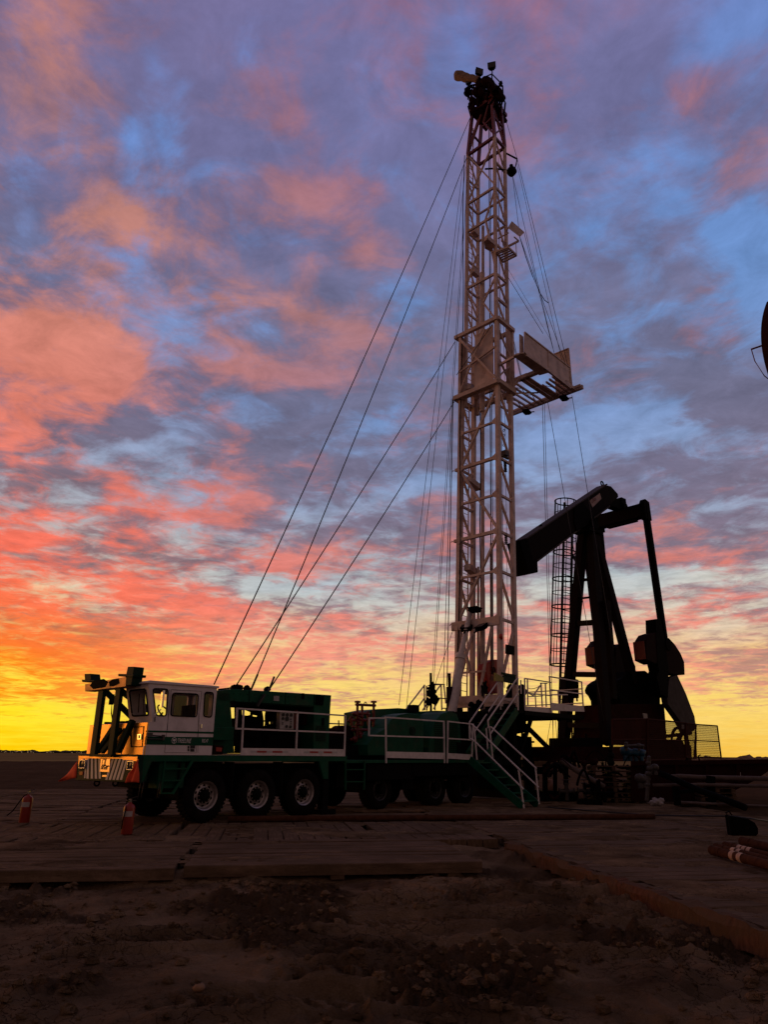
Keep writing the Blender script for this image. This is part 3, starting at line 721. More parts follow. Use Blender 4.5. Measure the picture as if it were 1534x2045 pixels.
# broken lumps of turned soil strewn over the near mud
mb = MB(); rnd = random.Random(12); made = 0
while made < 1500:
    y = rnd.uniform(5.0, 11.0); x = rnd.uniform(-.62, .62) * y
    p_ = x * MF.U.x + y * MF.U.y; q_ = -(x * MF.V.x + y * MF.V.y)
    if (p_ > 10.9 and q_ < 3.4) or q_ > 4.3: continue
    z = mud_h(x, y)
    if rnd.random() > 0.12 + DAMP_SHADE[0]: continue
    r_ = 0.012 + 0.045 * rnd.random() ** 3; n = 6; h = 4; vs_ = []; fs = []; tw = rnd.uniform(0, 6)
    for i in range(h + 1):
        th = math.pi * i / h
        for k in range(n):
            t = 2 * math.pi * k / n + tw; j = rnd.uniform(.65, 1.25)
            vs_.append((x + r_ * 1.3 * j * math.sin(th) * math.cos(t), y + r_ * j * math.sin(th) * math.sin(t), z + r_ * .25 + r_ * .8 * j * math.cos(th)))
    for i in range(h):
        for k in range(n): fs.append((i * n + k, (i + 1) * n + k, (i + 1) * n + (k + 1) % n, i * n + (k + 1) % n))
    mb.add(vs_, fs, False); made += 1
tag(mb.build('soil_crumbs', M_mud), 'loose broken crumbs of soil strewn over the churned mud', 'soil', kind='stuff')

# far shelter belts and town
mb = MB(); rnd = random.Random(3)
for k in range(420):
    a = rnd.uniform(-31, -12); d = rnd.uniform(1500, 1900)
    h = rnd.uniform(0.6, 3.4) * (0.5 + 1.2 * abs(noise.noise(Vector((a * 1.4, 0, 5)))))
    mb.blob((d * math.sin(R(a)), d * math.cos(R(a)), h * 0.6), rnd.uniform(4, 12), rnd.uniform(4, 12), h * .7 + 0.9, 7, 0.3, k)
tag(mb.build('far_trees', M_trees), 'low dark line of trees and houses on the far horizon', 'trees', kind='stuff')
mb = MB()
for k in range(24):
    a = rnd.uniform(-27.4, -21.5); d = rnd.uniform(1440, 1480)
    mb.blob((d * math.sin(R(a)), d * math.cos(R(a)), rnd.uniform(-0.4, 1.2)), 0.26, 0.26, 0.22, 5, 0, k)
tag(mb.build('town_lights', M_town), 'tiny lit lamps of the far town', 'town lights', kind='stuff')

# ------------------------------------------------------------------ timber mats
def timber_mat(p0, p1, q0, q1, along, label, group, seed, zt=0.0, th=0.19):
    """p: distance along the mat direction, q: to the right of it"""
    root_p, root_q = (p0 + p1) / 2, (q0 + q1) / 2
    mb = MB(); rnd_ = random.Random(seed)
    L_, W_ = (q1 - q0, p1 - p0) if along == 'q' else (p1 - p0, q1 - q0)
    n = max(6, round(W_ / 0.3)); bw = W_ / n
    for k in range(n):
        y0 = -W_ / 2 + k * bw + 0.010; y1 = y0 + bw - 0.020
        z = zt + rnd_.uniform(-0.012, 0.010) - th / 2
        e0 = -L_ / 2 + rnd_.uniform(0, 0.05); e1 = L_ / 2 - rnd_.uniform(0, 0.05)
        nseg = 10; vs_ = []; fs = []
        for i in range(nseg + 1):
            x = e0 + (e1 - e0) * i / nseg
            wz = 0.008 * noise.noise(Vector((x * 0.9, y0 * 3 + seed, seed)))
            wy = 0.006 * noise.noise(Vector((x * 1.3, y0 * 3 + seed + 40, seed)))
            for yy, zz_ in ((y0, z - th / 2 + 0.04), (y1, z - th / 2 + 0.04), (y1, z + th / 2 - 0.012), (y1 - 0.014, z + th / 2), (y0 + 0.014, z + th / 2), (y0, z + th / 2 - 0.012)):
                vs_.append((x, yy + wy, zz_ + wz))
        for i in range(nseg):
            for j in range(6):
                fs.append((i * 6 + j, i * 6 + (j + 1) % 6, (i + 1) * 6 + (j + 1) % 6, (i + 1) * 6 + j))
        fs += [(5, 4, 3, 2, 1, 0), tuple(nseg * 6 + j for j in range(6))]
        mb.add(vs_, fs)
    # cross timbers underneath that hold the boards together
    for t in (-0.4, 0, 0.4):
        mb.box(L_ * t - 0.1, L_ * t + 0.1, -W_ / 2 + 0.03, W_ / 2 - 0.03, zt - th - 0.02, zt - th + 0.05)
    o = mb.build('timber_mat', M_plank)
    o.location = MF.w(root_p, -root_q, 0)
    o.rotation_euler = (0, 0, MF.rot + (R(90) if along == 'q' else 0) + R(rnd_.uniform(-0.35, 0.35)))
    return tag(o, label, 'timber mat', group)


G_ = 'timber mats laid over the mud'
far_lab = 'muddy timber mat lying in the shade under and behind the rig'
timber_mat(11.1, 14.3, -5.6, -1.13, 'q', 'timber mat at the front edge of the mud, left of the open seam', G_, 1)
timber_mat(11.15, 14.15, -1.02, 3.3, 'q', 'front timber mat ending in a dark corner beside the mud, right of the open seam', G_, 2, 0.01)
timber_mat(11.3, 14.2, -10.2, -5.68, 'q', 'front edge timber mat at the far left corner of the photo', G_, 3)
timber_mat(14.42, 17.9, -8.4, -4.42, 'p', 'timber mat carrying the fire extinguisher with its hose hanging out', G_, 4, 0.005)
timber_mat(14.38, 17.95, -4.34, -1.72, 'p', 'timber mat carrying the extinguisher in front of the truck tyre', G_, 5)
timber_mat(14.36, 17.9, -1.62, 2.22, 'p', 'square-seamed timber mat in front of the second and third truck wheels', G_, 6, -0.01)
timber_mat(14.1, 17.85, 2.36, 4.5, 'p', 'narrow timber mat with slanting board lines ahead of the drawworks', G_, 7)
timber_mat(9.32, 13.9, 4.62, 9.0, 'q', 'broad muddy timber mat behind the reddish curb timber with the banded pipes', G_, 8)
timber_mat(4.6, 9.22, 4.66, 9.3, 'q', 'nearest timber mat on the right, beside the reddish curb timber', G_, 9)
timber_mat(14.05, 17.9, 4.62, 9.9, 'q', 'muddy timber mat holding the dark rounded block on the right', G_, 10)
timber_mat(9.4, 13.9, 9.1, 14.0, 'q', 'timber mat beyond the banded pipes at the right edge', G_, 11)
timber_mat(14.05, 18.0, 10.0, 15.0, 'q', 'timber mat behind the dark rounded block at the right edge', G_, 12)
k = 20
for p0, p1, al in ((18.05, 21.9, 'q'), (22.0, 25.9, 'q'), (26.0, 29.9, 'q'), (30.0, 34, 'q')):
    for q0 in (-13.6, -9.1, -4.6, -0.1, 4.4, 8.9):
        if p0 > 21 and q0 > 8: continue
        timber_mat(p0, p1, q0, q0 + 4.42, al, far_lab, 'timber mats under the rig', k, random.Random(k).uniform(-0.02, 0.0)); k += 1


def mud_film():
    mb = MB(); st = 0.055; P0, P1, Q0, Q1 = 4.6, 25.0, -11.0, 13.5
    n_p = int((P1 - P0) / st / 1.6); n_q = int((Q1 - Q0) / st); vs_ = []; fs = []; ok = []
    for i in range(n_p + 1):
        p_ = P0 + (P1 - P0) * i / n_p
        for k in range(n_q + 1):
            q_ = Q0 + (Q1 - Q0) * k / n_q
            w = MF.w(p_, -q_, 0); v = Vector((w.x, w.y, 0))
            a = fbm(v * 0.8 + Vector((11, 2, 0)), 0.75, 2.1, 5); big = noise.noise(v * 0.22 + Vector((3, 9, 1)))
            side_ = 0.012 if q_ > 4.7 else 0.0
            z = -0.014 + side_ + 0.035 * a + 0.018 * big + 0.01 * noise.noise(v * 7.0)
            gap_front = (q_ < 4.5 and p_ < 11.25) or (3.2 < q_ < 4.75 and p_ < 14.2)
            ok.append(not gap_front and z > -0.02); vs_.append((w.x, w.y, z))
    m_ = n_q + 1
    for i in range(n_p):
        for k in range(n_q):
            f = (i * m_ + k, (i + 1) * m_ + k, (i + 1) * m_ + k + 1, i * m_ + k + 1)
            if all(ok[j] for j in f): fs.append(f)
    used = sorted({j for f in fs for j in f}); ix = {j: n for n, j in enumerate(used)}
    mb.add([vs_[j] for j in used], [tuple(ix[j] for j in f) for f in fs], True)
    tag(mb.build('mud', M_mud, recalc=False), 'mud trodden over the timber mats', 'mud', kind='stuff')


mud_film()


def rough_beam(name, pts, w, h, label, cat, mm, group=None, seed=0):
    mb = MB(); vs_ = []; fs = []; n = 40
    a, b = Vector(pts[0]), Vector(pts[1]); d = (b - a).normalized(); s_ = d.cross(Vector((0, 0, 1)))
    ring = [(-.5, 0), (-.5, .75), (-.36, 1), (.36, 1), (.5, .75), (.5, 0)]
    for i in range(n + 1):
        c = a.lerp(b, i / n)
        for rx, rz in ring:
            j = fbm(Vector((c.x * 3 + rx * 7, c.y * 3 + rz * 5, seed)), 0.8, 2.1, 4) * 0.05
            vs_.append(c + s_ * (rx * w + j) + Vector((0, 0, rz * h + j * 0.8)))
    for i in range(n):
        for j in range(6):
            fs.append((i * 6 + j, i * 6 + (j + 1) % 6, (i + 1) * 6 + (j + 1) % 6, (i + 1) * 6 + j))
    fs += [(5, 4, 3, 2, 1, 0), tuple(n * 6 + j for j in range(6))]
    mb.add(vs_, fs); o = mb.build(name, mm)
    return tag(o, label, cat, group)


rough_beam('curb_timber', [MF.w(4.2, -4.5, -0.16), MF.w(8.86, -4.42, -0.15)], 0.17, 0.22, 'reddish square timber edging the mats, the nearer one at the lower right', 'timber', M_curb, 'curb timbers along the mats', 1)
rough_beam('curb_timber', [MF.w(8.98, -4.46, -0.16), MF.w(13.3, -4.4, -0.16)], 0.15, 0.2, 'reddish square timber edging the mats, the farther one reaching the mat corner', 'timber', M_curb, 'curb timbers along the mats', 2)
mb = MB(); mb.path([MF.w(17.97 + 0.02 * math.sin(t * 3), 0.75 - t * 10.6, 0.06) for t in [i / 20 for i in range(21)]], 0.07, 10)
tag(mb.build('steel_pipe', M_rust), 'long thin rusty pipe lying across the mats in front of the rig', 'pipe')
rough_beam('timber_board', [MF.w(20.4, -0.8, 0.0), MF.w(20.7, -4.6, 0.0)], 0.25, 0.06, 'short flat board lying on the mat below the drawworks', 'board', M_plank, None, 5)

# mud lumps and stones that one can see singly
for (px, py, s_, lab, mm) in ((397, 1985, 0.034, 'small pale stone catching the glow on the near mud', M_stone), (840, 1822, 0.085, 'pointed clod of mud standing alone left of the tyre tracks', M_mud)):
    p = ground(px, py, -0.14); mb = MB(); mb.blob((0, 0, 0), s_ * 1.3, s_, s_ * 0.9, 9, 0.25, int(px))
    o = mb.build('stone' if mm is M_stone else 'mud_clod', mm); o.location = (p.x, p.y, mud_h(p.x, p.y) + s_ * 0.35)
    tag(o, lab, 'stone' if mm is M_stone else 'clod')

# ================================================================== the service rig
O_ = ground(411, 1589, 0.575)
RF = Frame(O_.x, O_.y, 44.0)
S = RF.side; FR = RF.front
rig = empty('service_rig', RF)
tag(rig, 'green and white well service rig truck with its tall lattice mast raised', 'service rig')


def zoomer(x0, y0, k):
    return lambda X, Y: (x0 + X * k, y0 + Y * k)


z1 = zoomer(100, 1300, 380 / 1534); z2 = zoomer(420, 1340, 360 / 1534); z3 = zoomer(680, 1320, 420 / 1534)
z6 = zoomer(860, 100, 300 / 1461); z7 = zoomer(860, 440, 340 / 1534); z8 = zoomer(860, 840, 240 / 982)
zb = zoomer(900, 1300, 280 / 1534)


def SP(zf, pts, v):
    return [S(*zf(*p), v) for p in pts]


def FP(zf, pts, u):
    return [FR(*zf(*p), u) for p in pts]


# --- carrier
mb = MB()
mb.box(-1.1, 10.6, 0.8, 2.15, 0.72, 1.24); mb.box(-1.6, 0, 0.5, 2.4, 0.95, 1.3)
for u in (0, 1.47, 2.94, 6.06, 8.56, 10.07): mb.tube((u, 0.2, 0.55), (u, 2.7, 0.55), 0.14, 10)
for u in (0.7, 2.2): mb.box(u - .25, u + .25, 0.5, 0.85, 0.75, 1.2)
mb.box(4.5, 5.6, 0.5, 0.9, 0.62, 1.2)
for v in (0.25, 2.2): mb.box(-0.6, 0.55, v, v + .45, 1.17, 1.3)
mb.build('chassis', M_dark, rig)
mb = MB(); mb.box(-1.72, 4.42, 0.06, 2.86, 1.385, 1.445)
mb.box(-1.74, 4.42, 0.0, 0.06, 1.31, 1.45); mb.box(-1.74, 4.42, 2.86, 2.92, 1.31, 1.45)
mb.box(4.42, 10.9, 0.02, 2.9, 1.26, 1.345)
mb.prism(SP(z1, [(705, 846), (825, 880), (745, 1062), (680, 1050)], 0.0), 0.0, 0.05)
mb.prism(SP(z2, [(925, 765), (1005, 765), (1005, 920), (965, 920)], 0.0), 0.0, 0.08)
mb.box(-1.2, -0.55, 0.1, 0.5, 0.75, 1.3)
mb.build('deck', M_green, rig, 0.008)
mb = MB(); a = S(651, 1556, 0.05); mb.box(a[0] - 0.1, a[0] + 0.1, 0.05, 0.25, 0.12, 1.3); mb.tube((a[0], .15, 0.1), (a[0], .15, 0.3), 0.06); mb.box(a[0] - 0.25, a[0] + 0.25, -0.1, 0.4, 0.0, 0.12)
mb.build('outrigger_jack', M_dark, rig)
mb = MB(); mb.box(7.0, 7.5, 0.3, 0.6, 0.5, 1.26); mb.box(5.4, 7.9, 0.15, 0.3, 0.95, 1.26); mb.box(7.2, 10.5, 0.1, 0.2, 0.88, 1.26); mb.box(5.3, 7.3, 0.1, 0.22, 0.8, 1.26)
mb.build('locker_shade_skirt', M_dark, rig)  # dark skirt plates added in place of the rear wheels' deep shade


# --- wheels
def make_wheel(u, v, r, z, face):
    """face -1: outer side towards the camera side of the truck"""
    mb = MB(); w = 0.40; f = face
    prof = [(0.30, 0.02), (0.33, 0.005), (0.44, -0.005), (0.52, 0.02), (r - .012, 0.06), (r - .012, w - .06), (0.52, w - .02), (0.33, w), (0.30, w)]
    rs = r / 0.575
    prof = [(a * (rs if a < 0.5 else 1), b) for a, b in prof]
    mb.lathe(prof, (0, 0, 0), (0, 1, 0) if f < 0 else (0, -1, 0), 44)
    for k in range(40):
        a = 2 * math.pi * k / 40; s_ = 1 if f < 0 else -1
        for j, (y0, y1) in enumerate(((0.045, 0.19), (0.21, 0.355))):
            a2 = a + (0.08 if j else 0)
            c = Vector((math.cos(a2) * (r - .004), 0, math.sin(a2) * (r - .004)))
            t = Vector((-math.sin(a2), 0, math.cos(a2)))
            mb.strut(c + Vector((0, s_ * y0, 0)) - t * 0.02, c + Vector((0, s_ * y1, 0)) + t * 0.025, 0.045, 0.022, up=(math.cos(a2), 0, math.sin(a2)))
    t = mb.build('wheel', M_rubber, rig); t.location = (u, v, z)
    mb = MB(); d = (0, 1, 0) if f < 0 else (0, -1, 0); s_ = 1 if f < 0 else -1
    mb.lathe([(x * rs, y) for x, y in [(0.318, 0.0), (0.318, 0.012), (0.30, 0.012), (0.285, 0.03), (0.275, 0.10), (0.262, 0.115), (0.225, 0.12), (0.17, 0.085)]], (0, 0, 0), d, 40)
    mb.cur = 1
    for k in range(10):
        a = 2 * math.pi * (k + 0.5) / 10; c = Vector((math.cos(a) * 0.212 * rs, s_ * 0.104, math.sin(a) * 0.212 * rs))
        mb.lathe([(0.0, 0.0), (0.031, 0.0), (0.031, 0.02)], c, d, 10)
    mb.cur = 0
    for k in range(10):
        a = 2 * math.pi * k / 10; c = Vector((math.cos(a) * 0.148 * rs, s_ * 0.06, math.sin(a) * 0.148 * rs))
        mb.tube(c, c + Vector((0, s_ * 0.04, 0)), 0.014, 6)
    mb.build('rim', [M_rim, M_black], t)
    mb = MB(); mb.lathe([(x * rs, y) for x, y in [(0.171, 0.086), (0.13, 0.08), (0.12, 0.02), (0.085, 0.0), (0.0, 0.0)]], (0, 0, 0), d, 24); mb.build('hub', M_dark, t)
    return t


w0 = make_wheel(0, 0.0, 0.575, 0.575, -1)
wf = make_wheel(0, 2.7, 0.575, 0.575, 1)
for u, z in ((1.47, 0.56), (2.94, 0.565)):
    for src, v in ((w0, 0.0), (wf, 2.7)):
        c = copy_tree(src, rig); c.location = (u, v, z); c.rotation_euler.y = u * 3
M_rim_shaded = mat('shaded_rim', (0.05, 0.044, 0.042), 0.5, 0.5, var=0.3, scale=9, dirt=(0.02, 0.015, 0.012), dirt_amt=0.6)  # darker rim metal, painting in the deep shade on the rear wheels
wr = make_wheel(6.06, 0.3, 0.54, 0.53, -1); wrf = make_wheel(6.06, 2.65, 0.54, 0.53, 1)
for w_ in (wr, wrf):
    for ch_ in w_.children:
        if ch_.name.startswith('rim'): ch_.data.materials[0] = M_rim_shaded
for u, z in ((8.56, 0.5), (10.07, 0.49)):
    for src, v in ((wr, 0.3), (wrf, 2.65)):
        c = copy_tree(src, rig); c.location = (u, v, z); c.rotation_euler.y = u * 3

# --- bumper with its striped face
UB = -1.79
mb = MB(); mb.prism([(0.0, 1.45), (2.92, 1.44), (2.94, 0.86), (-0.05, 0.89)], UB, UB + 0.14, 'x')
mb.box(UB + 0.12, UB + 0.3, 0.05, 2.85, 0.9, 1.4)
bump = mb.build('bumper', M_dgreen, rig, 0.01)
mb = MB(); mb.prism(FP(z1, [(228, 846), (705, 852), (700, 872), (520, 868), (228, 864)], UB - 0.004), UB - 0.008, UB, 'x')
mb.prism(FP(z1, [(575, 870), (705, 872), (697, 960), (655, 880), (590, 878)], UB - 0.004), UB - 0.006, UB, 'x')
mb.prism(FP(z1, [(228, 864), (310, 868), (290, 880), (245, 885), (225, 920)], UB - 0.004), UB - 0.006, UB, 'x')
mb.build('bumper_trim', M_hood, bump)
mb = MB()
for x0, x1, b0, b1 in ((298, 312, 290, 308), (328, 342, 325, 343), (357, 371, 358, 376), (386, 399, 390, 407)):
    mb.prism(FP(z1, [(x0, 852), (x1, 852), (b1, 1030), (b0, 1028)], UB - 0.003), UB - 0.005, UB - 0.0005, 'x')
mb.prism(FP(z1, [(283, 880), (290, 880), (282, 1025), (272, 1025)], UB - 0.003), UB - 0.005, UB - 0.0005, 'x')
for x0, x1, b0, b1 in ((500, 516, 442, 458), (528, 545, 470, 488), (558, 574, 500, 518), (588, 604, 530, 548), (615, 626, 560, 578)):
    mb.prism(FP(z1, [(x0, 856), (x1, 856), (b1, 1040), (b0, 1038)], UB - 0.003), UB - 0.005, UB - 0.0005, 'x')
mb.build('stripe_markings', M_wtext, bump)
for (xa, xb, ya, yb) in ((238, 285, 876, 948), (625, 675, 886, 962)):
    q = FP(z1, [(xa, ya), (xb, ya), (xb, yb), (xa, yb)], UB - 0.02)
    cx_ = sum(p[0] for p in q) / 4; cz_ = sum(p[1] for p in q) / 4; hw = abs(q[0][0] - q[1][0]) / 2; hh = abs(q[0][1] - q[3][1]) / 2
    mb = MB(); th_ = 0.025
    mb.prism([(cx_ - hw, cz_ - hh), (cx_ + hw, cz_ - hh), (cx_ + hw, cz_ + hh), (cx_ - hw, cz_ + hh)], UB - 0.05, UB + 0.01, 'x', holes=[[(cx_ - hw + th_, cz_ - hh + th_), (cx_ + hw - th_, cz_ - hh + th_), (cx_ + hw - th_, cz_ + hh - th_), (cx_ - hw + th_, cz_ + hh - th_)]])
    hl = mb.build('headlight', M_chrome, bump, 0.006)
    mb = MB(); mb.lathe([(0.0, -0.01), (hw * 0.5, 0.0), (hw * 0.78, 0.02), (hw * 0.8, 0.05)], (UB - 0.03, cx_, cz_), (1, 0, 0), 20)
    mb.box(UB - 0.012, UB - 0.004, cx_ - hw + th_, cx_ + hw - th_, cz_ - hh + th_, cz_ + hh - th_)
    mb.build('lens', M_lens, hl)
q = FP(z1, [(235, 972), (262, 972), (262, 1000), (235, 1000)], UB - 0.01); mb = MB(); mb.prism(q, UB - 0.02, UB + 0.01, 'x'); mb.build('marker_lamp', M_redlens, bump)
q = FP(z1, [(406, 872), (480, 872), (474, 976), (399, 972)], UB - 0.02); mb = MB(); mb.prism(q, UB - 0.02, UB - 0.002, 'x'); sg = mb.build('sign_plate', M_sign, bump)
tag(sg, 'orange glowing plate lettered in black')
vr = FR(*z1(408, 918), UB - .02); vs2 = FR(*z1(402, 950), UB - .02)
rotF = (R(90), 0, R(-90))
text_obj('CIL', 0.235, M_text, 'lettering', sg, (UB - 0.021, vr[0] - 0.015, vr[1] - 0.02), rotF, 0.72, shear=0.2)
text_obj('350 Series', 0.115, M_text, 'lettering', sg, (UB - 0.021, vs2[0] - 0.015, vs2[1] - 0.01), rotF, 0.7, shear=0.15)
mb = MB(); a0 = FR(*z1(438, 925), UB - .02); mb.path([(UB - 0.024, a0[0] - t * 0.2, a0[1] + 0.02 * math.sin(t * 9) - 0.02 * t) for t in [i / 10 for i in range(11)]], 0.012, 5); mb.build('swoosh', M_text, sg)
q = FP(z1, [(415, 1000), (450, 1000), (448, 1014), (413, 1014)], UB - 0.02); mb = MB(); mb.prism(q, UB - 0.006, UB, 'x'); mb.build('small_plate', M_sign, bump)
# red warning flags
def cloth(name, grid, mm, parent, th=0.006):
    mb = MB(); n = len(grid); m_ = len(grid[0]); vs_ = [p for r_ in grid for p in r_]; fs = []
    for i in range(n - 1):
        for j in range(m_ - 1): fs.append((i * m_ + j, i * m_ + j + 1, (i + 1) * m_ + j + 1, (i + 1) * m_ + j))
    mb.add(vs_, fs, True); o = mb.build(name, mm, parent, recalc=False)
    sd = o.modifiers.new('thick', 'SOLIDIFY'); sd.thickness = th; sd.offset = 0
    return o


tip = FR(*z1(97, 1050), UB + 0.05); tp = FR(*z1(218, 890), UB); bt = FR(*z1(210, 1022), UB)
g = []
for i in range(9):
    t = i / 8; row = []
    for j in range(7):
        s_ = j / 6
        e = (tp[0] * (1 - s_) + bt[0] * s_, tp[1] * (1 - s_) + bt[1] * s_)
        row.append((UB - 0.01 + 0.05 * t * math.sin(s_ * 6 + t * 3), e[0] * (1 - t) + tip[0] * t, e[1] * (1 - t) + tip[1] * t))
    g.append(row)
cloth('warning_flag', g, M_flag, bump)
g = []
for i in range(13):
    t = i / 12; row = []
    for j in range(13):
        s_ = j / 12
        x0 = 705 - 60 * min(1, t * 1.7) - 60 * max(0, t - .45); x1 = 706 + 2 * t - 26 * max(0, t - .6)
        X = x0 * (1 - s_) + x1 * s_; Y = 880 + t * 185 - 10 * math.sin(s_ * 3)
        p = FR(*z1(X, Y), UB - 0.05)
        row.append((UB - 0.045 - 0.03 * math.sin(s_ * 9 + t * 2) * (0.4 + t), p[0], p[1]))
    g.append(row)
cloth('warning_flag', g, M_flag, bump)
for X in (375, 525):
    mb = MB(); p = FR(*z1(X, 1065), UB + 0.1); mb.ring((UB + 0.1, p[0], p[1]), (0, 1, 0), 0.06, 0.022, 14); mb.box(UB + .08, UB + .13, p[0] - .05, p[0] + .05, p[1] + .02, 0.92)
    mb.build('tow_eye', M_dark, bump)

# --- hood (the polished front of the cab base)
UH = -1.66
mb = MB()
hp = FP(z1, [(318, 598), (785, 574), (752, 838), (290, 830)], UH)
mb.prism(hp, UH, UH + 0.03, 'x')
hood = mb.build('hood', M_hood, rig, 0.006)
mb = MB(); q = FP(z1, [(640, 612), (757, 606), (742, 776), (648, 776)], UH - .004); q2 = FP(z1, [(650, 618), (749, 613), (736, 768), (656, 768)], UH - .004)
mb.prism(q, UH - 0.006, UH - 0.001, 'x', holes=[q2]); mb.build('hatch', M_dark, hood)
mb = MB(); q = FP(z1, [(705, 672), (735, 670), (733, 712), (705, 714)], UH - .02); q2 = FP(z1, [(712, 679), (728, 678), (726, 705), (712, 706)], UH - .02)
mb.prism(q, UH - 0.03, UH - 0.001, 'x', holes=[q2]); mb.build('handle', M_chrome, hood)
mb = MB(); mb.box(UH + 0.032, 0.02, 1.06, 2.8, 1.446, 2.1); mb.box(-1.6, -0.1, 1.1, 2.75, 2.101, 2.14)
mb.build('hood_body', M_white, rig, 0.01)

# --- cab
side_poly = SP(z1, [(790, 262), (1345, 300), (1300, 840), (750, 838), (785, 574), (822, 568)], 0.0)
win1 = SP(z1, [(826, 302), (950, 308), (936, 525), (852, 520)], 0.0)
win2 = SP(z1, [(985, 338), (1192, 348), (1180, 532), (968, 522)], 0.0)
win3 = SP(z1, [(1246, 330), (1316, 336), (1300, 536), (1234, 528)], 0.0)


def roundpoly(poly, r=0.06, n=4):
    out = []; m_ = len(poly)
    for i in range(m_):
        p0, p1, p2 = Vector(poly[i - 1]), Vector(poly[i]), Vector(poly[(i + 1) % m_])
        a = p1 + (p0 - p1).normalized() * r; b = p1 + (p2 - p1).normalized() * r
        for k in range(n + 1):
            t = k / n; q = a.lerp(p1, t).lerp(p1.lerp(b, t), t); out.append((q.x, q.y))
    return out


rw = [roundpoly(w_, 0.07) for w_ in (win1, win2, win3)]
mb = MB(); mb.prism(side_poly, 0.0, 0.05, 'y', holes=rw)
cab = mb.build('cab', M_white, rig)
VC = 1.0
mb = MB()
up_poly = [p for p in side_poly]
fw1 = [(-1.2, 2.3), (-0.62, 2.3), (-0.62, 2.84), (-1.3, 2.84)]
fw2 = [(-0.45, 2.3), (-0.08, 2.3), (-0.08, 2.84), (-0.45, 2.84)]
mb.prism(up_poly, VC, VC + 0.05, 'y', holes=[roundpoly(fw1), roundpoly(fw2)])
mb.prism([(0.052, 1.45), (VC - .002, 1.45), (VC - .002, 2.96), (0.052, 2.96)], -0.01, 0.03, 'x', holes=[[(0.2, 2.35), (0.85, 2.35), (0.85, 2.85), (0.2, 2.85)]])
mb.build('cab_far_wall', M_white, cab)
# leaning windscreen wall: runs from the lower lip to the roof edge
tl, bl = Vector((side_poly[0][0], side_poly[0][1])), Vector((side_poly[5][0], side_poly[5][1]))
def lean(v, t, off=0.0):
    p = bl.lerp(tl, t); d = (tl - bl).normalized(); n_ = Vector((-d.y, d.x))
    return (p.x - abs(n_.x) * off, v, p.y)


mb = MB(); outer = [(0.052, 0), (VC - .002, 0), (VC - .002, 1), (0.052, 1)]; inner = roundpoly([(0.13, 0.17), (VC - 0.12, 0.17), (VC - 0.1, 0.86), (0.13, 0.86)], 0.08)
for off, rev in ((0.0, 0), (-0.05, 1)):
    pass
flat = outer + inner; tr = tessellate_polygon([[Vector((a, b, 0)) for a, b in outer], [Vector((a, b, 0)) for a, b in inner]])
nn = len(flat); vs_ = [lean(a, b) for a, b in flat] + [lean(a, b, -0.05) for a, b in flat]
fs = [tuple(t) for t in tr] + [tuple(nn + i for i in reversed(t)) for t in tr]
for l0, l1 in ((0, 4), (4, nn)):
    m_ = l1 - l0
    for i in range(m_): a, b = l0 + i, l0 + (i + 1) % m_; fs.append((a, b, nn + b, nn + a))
mb.add(vs_, fs)
mb.box(bl.x - 0.0, bl.x + 0.5, 0.052, VC - .002, bl.y - 0.04, bl.y)
mb.build('windscreen_wall', M_white, cab)
mb = MB(); vs_ = [lean(a, b, -0.025) for a, b in inner]; mb.add(vs_, [tuple(range(len(inner)))]); mb.build('windscreen', M_glass, cab)
mb = MB()
for w_ in rw:
    mb.add([(p[0], 0.025, p[1]) for p in w_], [tuple(range(len(w_)))])
mb.build('side_glass', M_glass, cab)
mb = MB()
for w_ in rw:
    mb.path([(p[0], -0.006, p[1]) for p in w_ + w_[:1]], 0.014, 5)
iv = [lean(a, b, 0.006) for a, b in inner]; mb.path(iv + iv[:1], 0.02, 5)
mb.build('window_seal', M_black, cab)
rf_ = [(side_poly[0][0] - 0.05, side_poly[0][1]), (side_poly[1][0] + 0.04, side_poly[1][1] - 0.0), (side_poly[1][0] + 0.04, side_poly[1][1] + 0.05), (side_poly[0][0] + 0.03, side_poly[0][1] + 0.07), (side_poly[0][0] - 0.05, side_poly[0][1] + 0.03)]
mb = MB(); mb.prism(rf_, -0.03, VC + 0.08, 'y'); mb.build('roof', M_white, cab, 0.012)
mb = MB(); mb.box(-1.55, 0.0, 0.06, VC - .01, 1.46, 1.5); mb.box(-0.75, -0.25, 0.3, 0.8, 1.5, 1.95); mb.box(-0.35, -0.22, 0.28, 0.82, 1.9, 2.58)
mb.box(-1.5, -1.2, 0.06, VC - .02, 1.5, 2.3); mb.tube((-1.2, 0.5, 2.2), (-1.02, 0.5, 2.38), 0.02); mb.ring((-1.0, 0.5, 2.4), (1, 0, .9), 0.19, 0.018, 20)
mb.box(-0.45, -0.02, .06, VC - .02, 1.5, 2.05)
mb.build('seat_and_dashboard', M_seat, cab)
mb = MB()
mb.prism(SP(z1, [(772, 640), (1315, 652), (1314, 668), (770, 655)], -0.003), -0.005, 0.0)
mb.prism(SP(z1, [(766, 690), (1312, 695), (1310, 764), (758, 754)], -0.003), -0.005, 0.0)
mb.build('green_stripe', M_green, cab)
def seam(pts, name='door_seam', w=0.008, v=-0.006, mm=None, par=None):
    mb = MB(); q = SP(z1, pts, v); mb.path([(a, v + .004, b) for a, b in q], w / 1.6, 4); return mb.build(name, mm or M_black, par or cab)


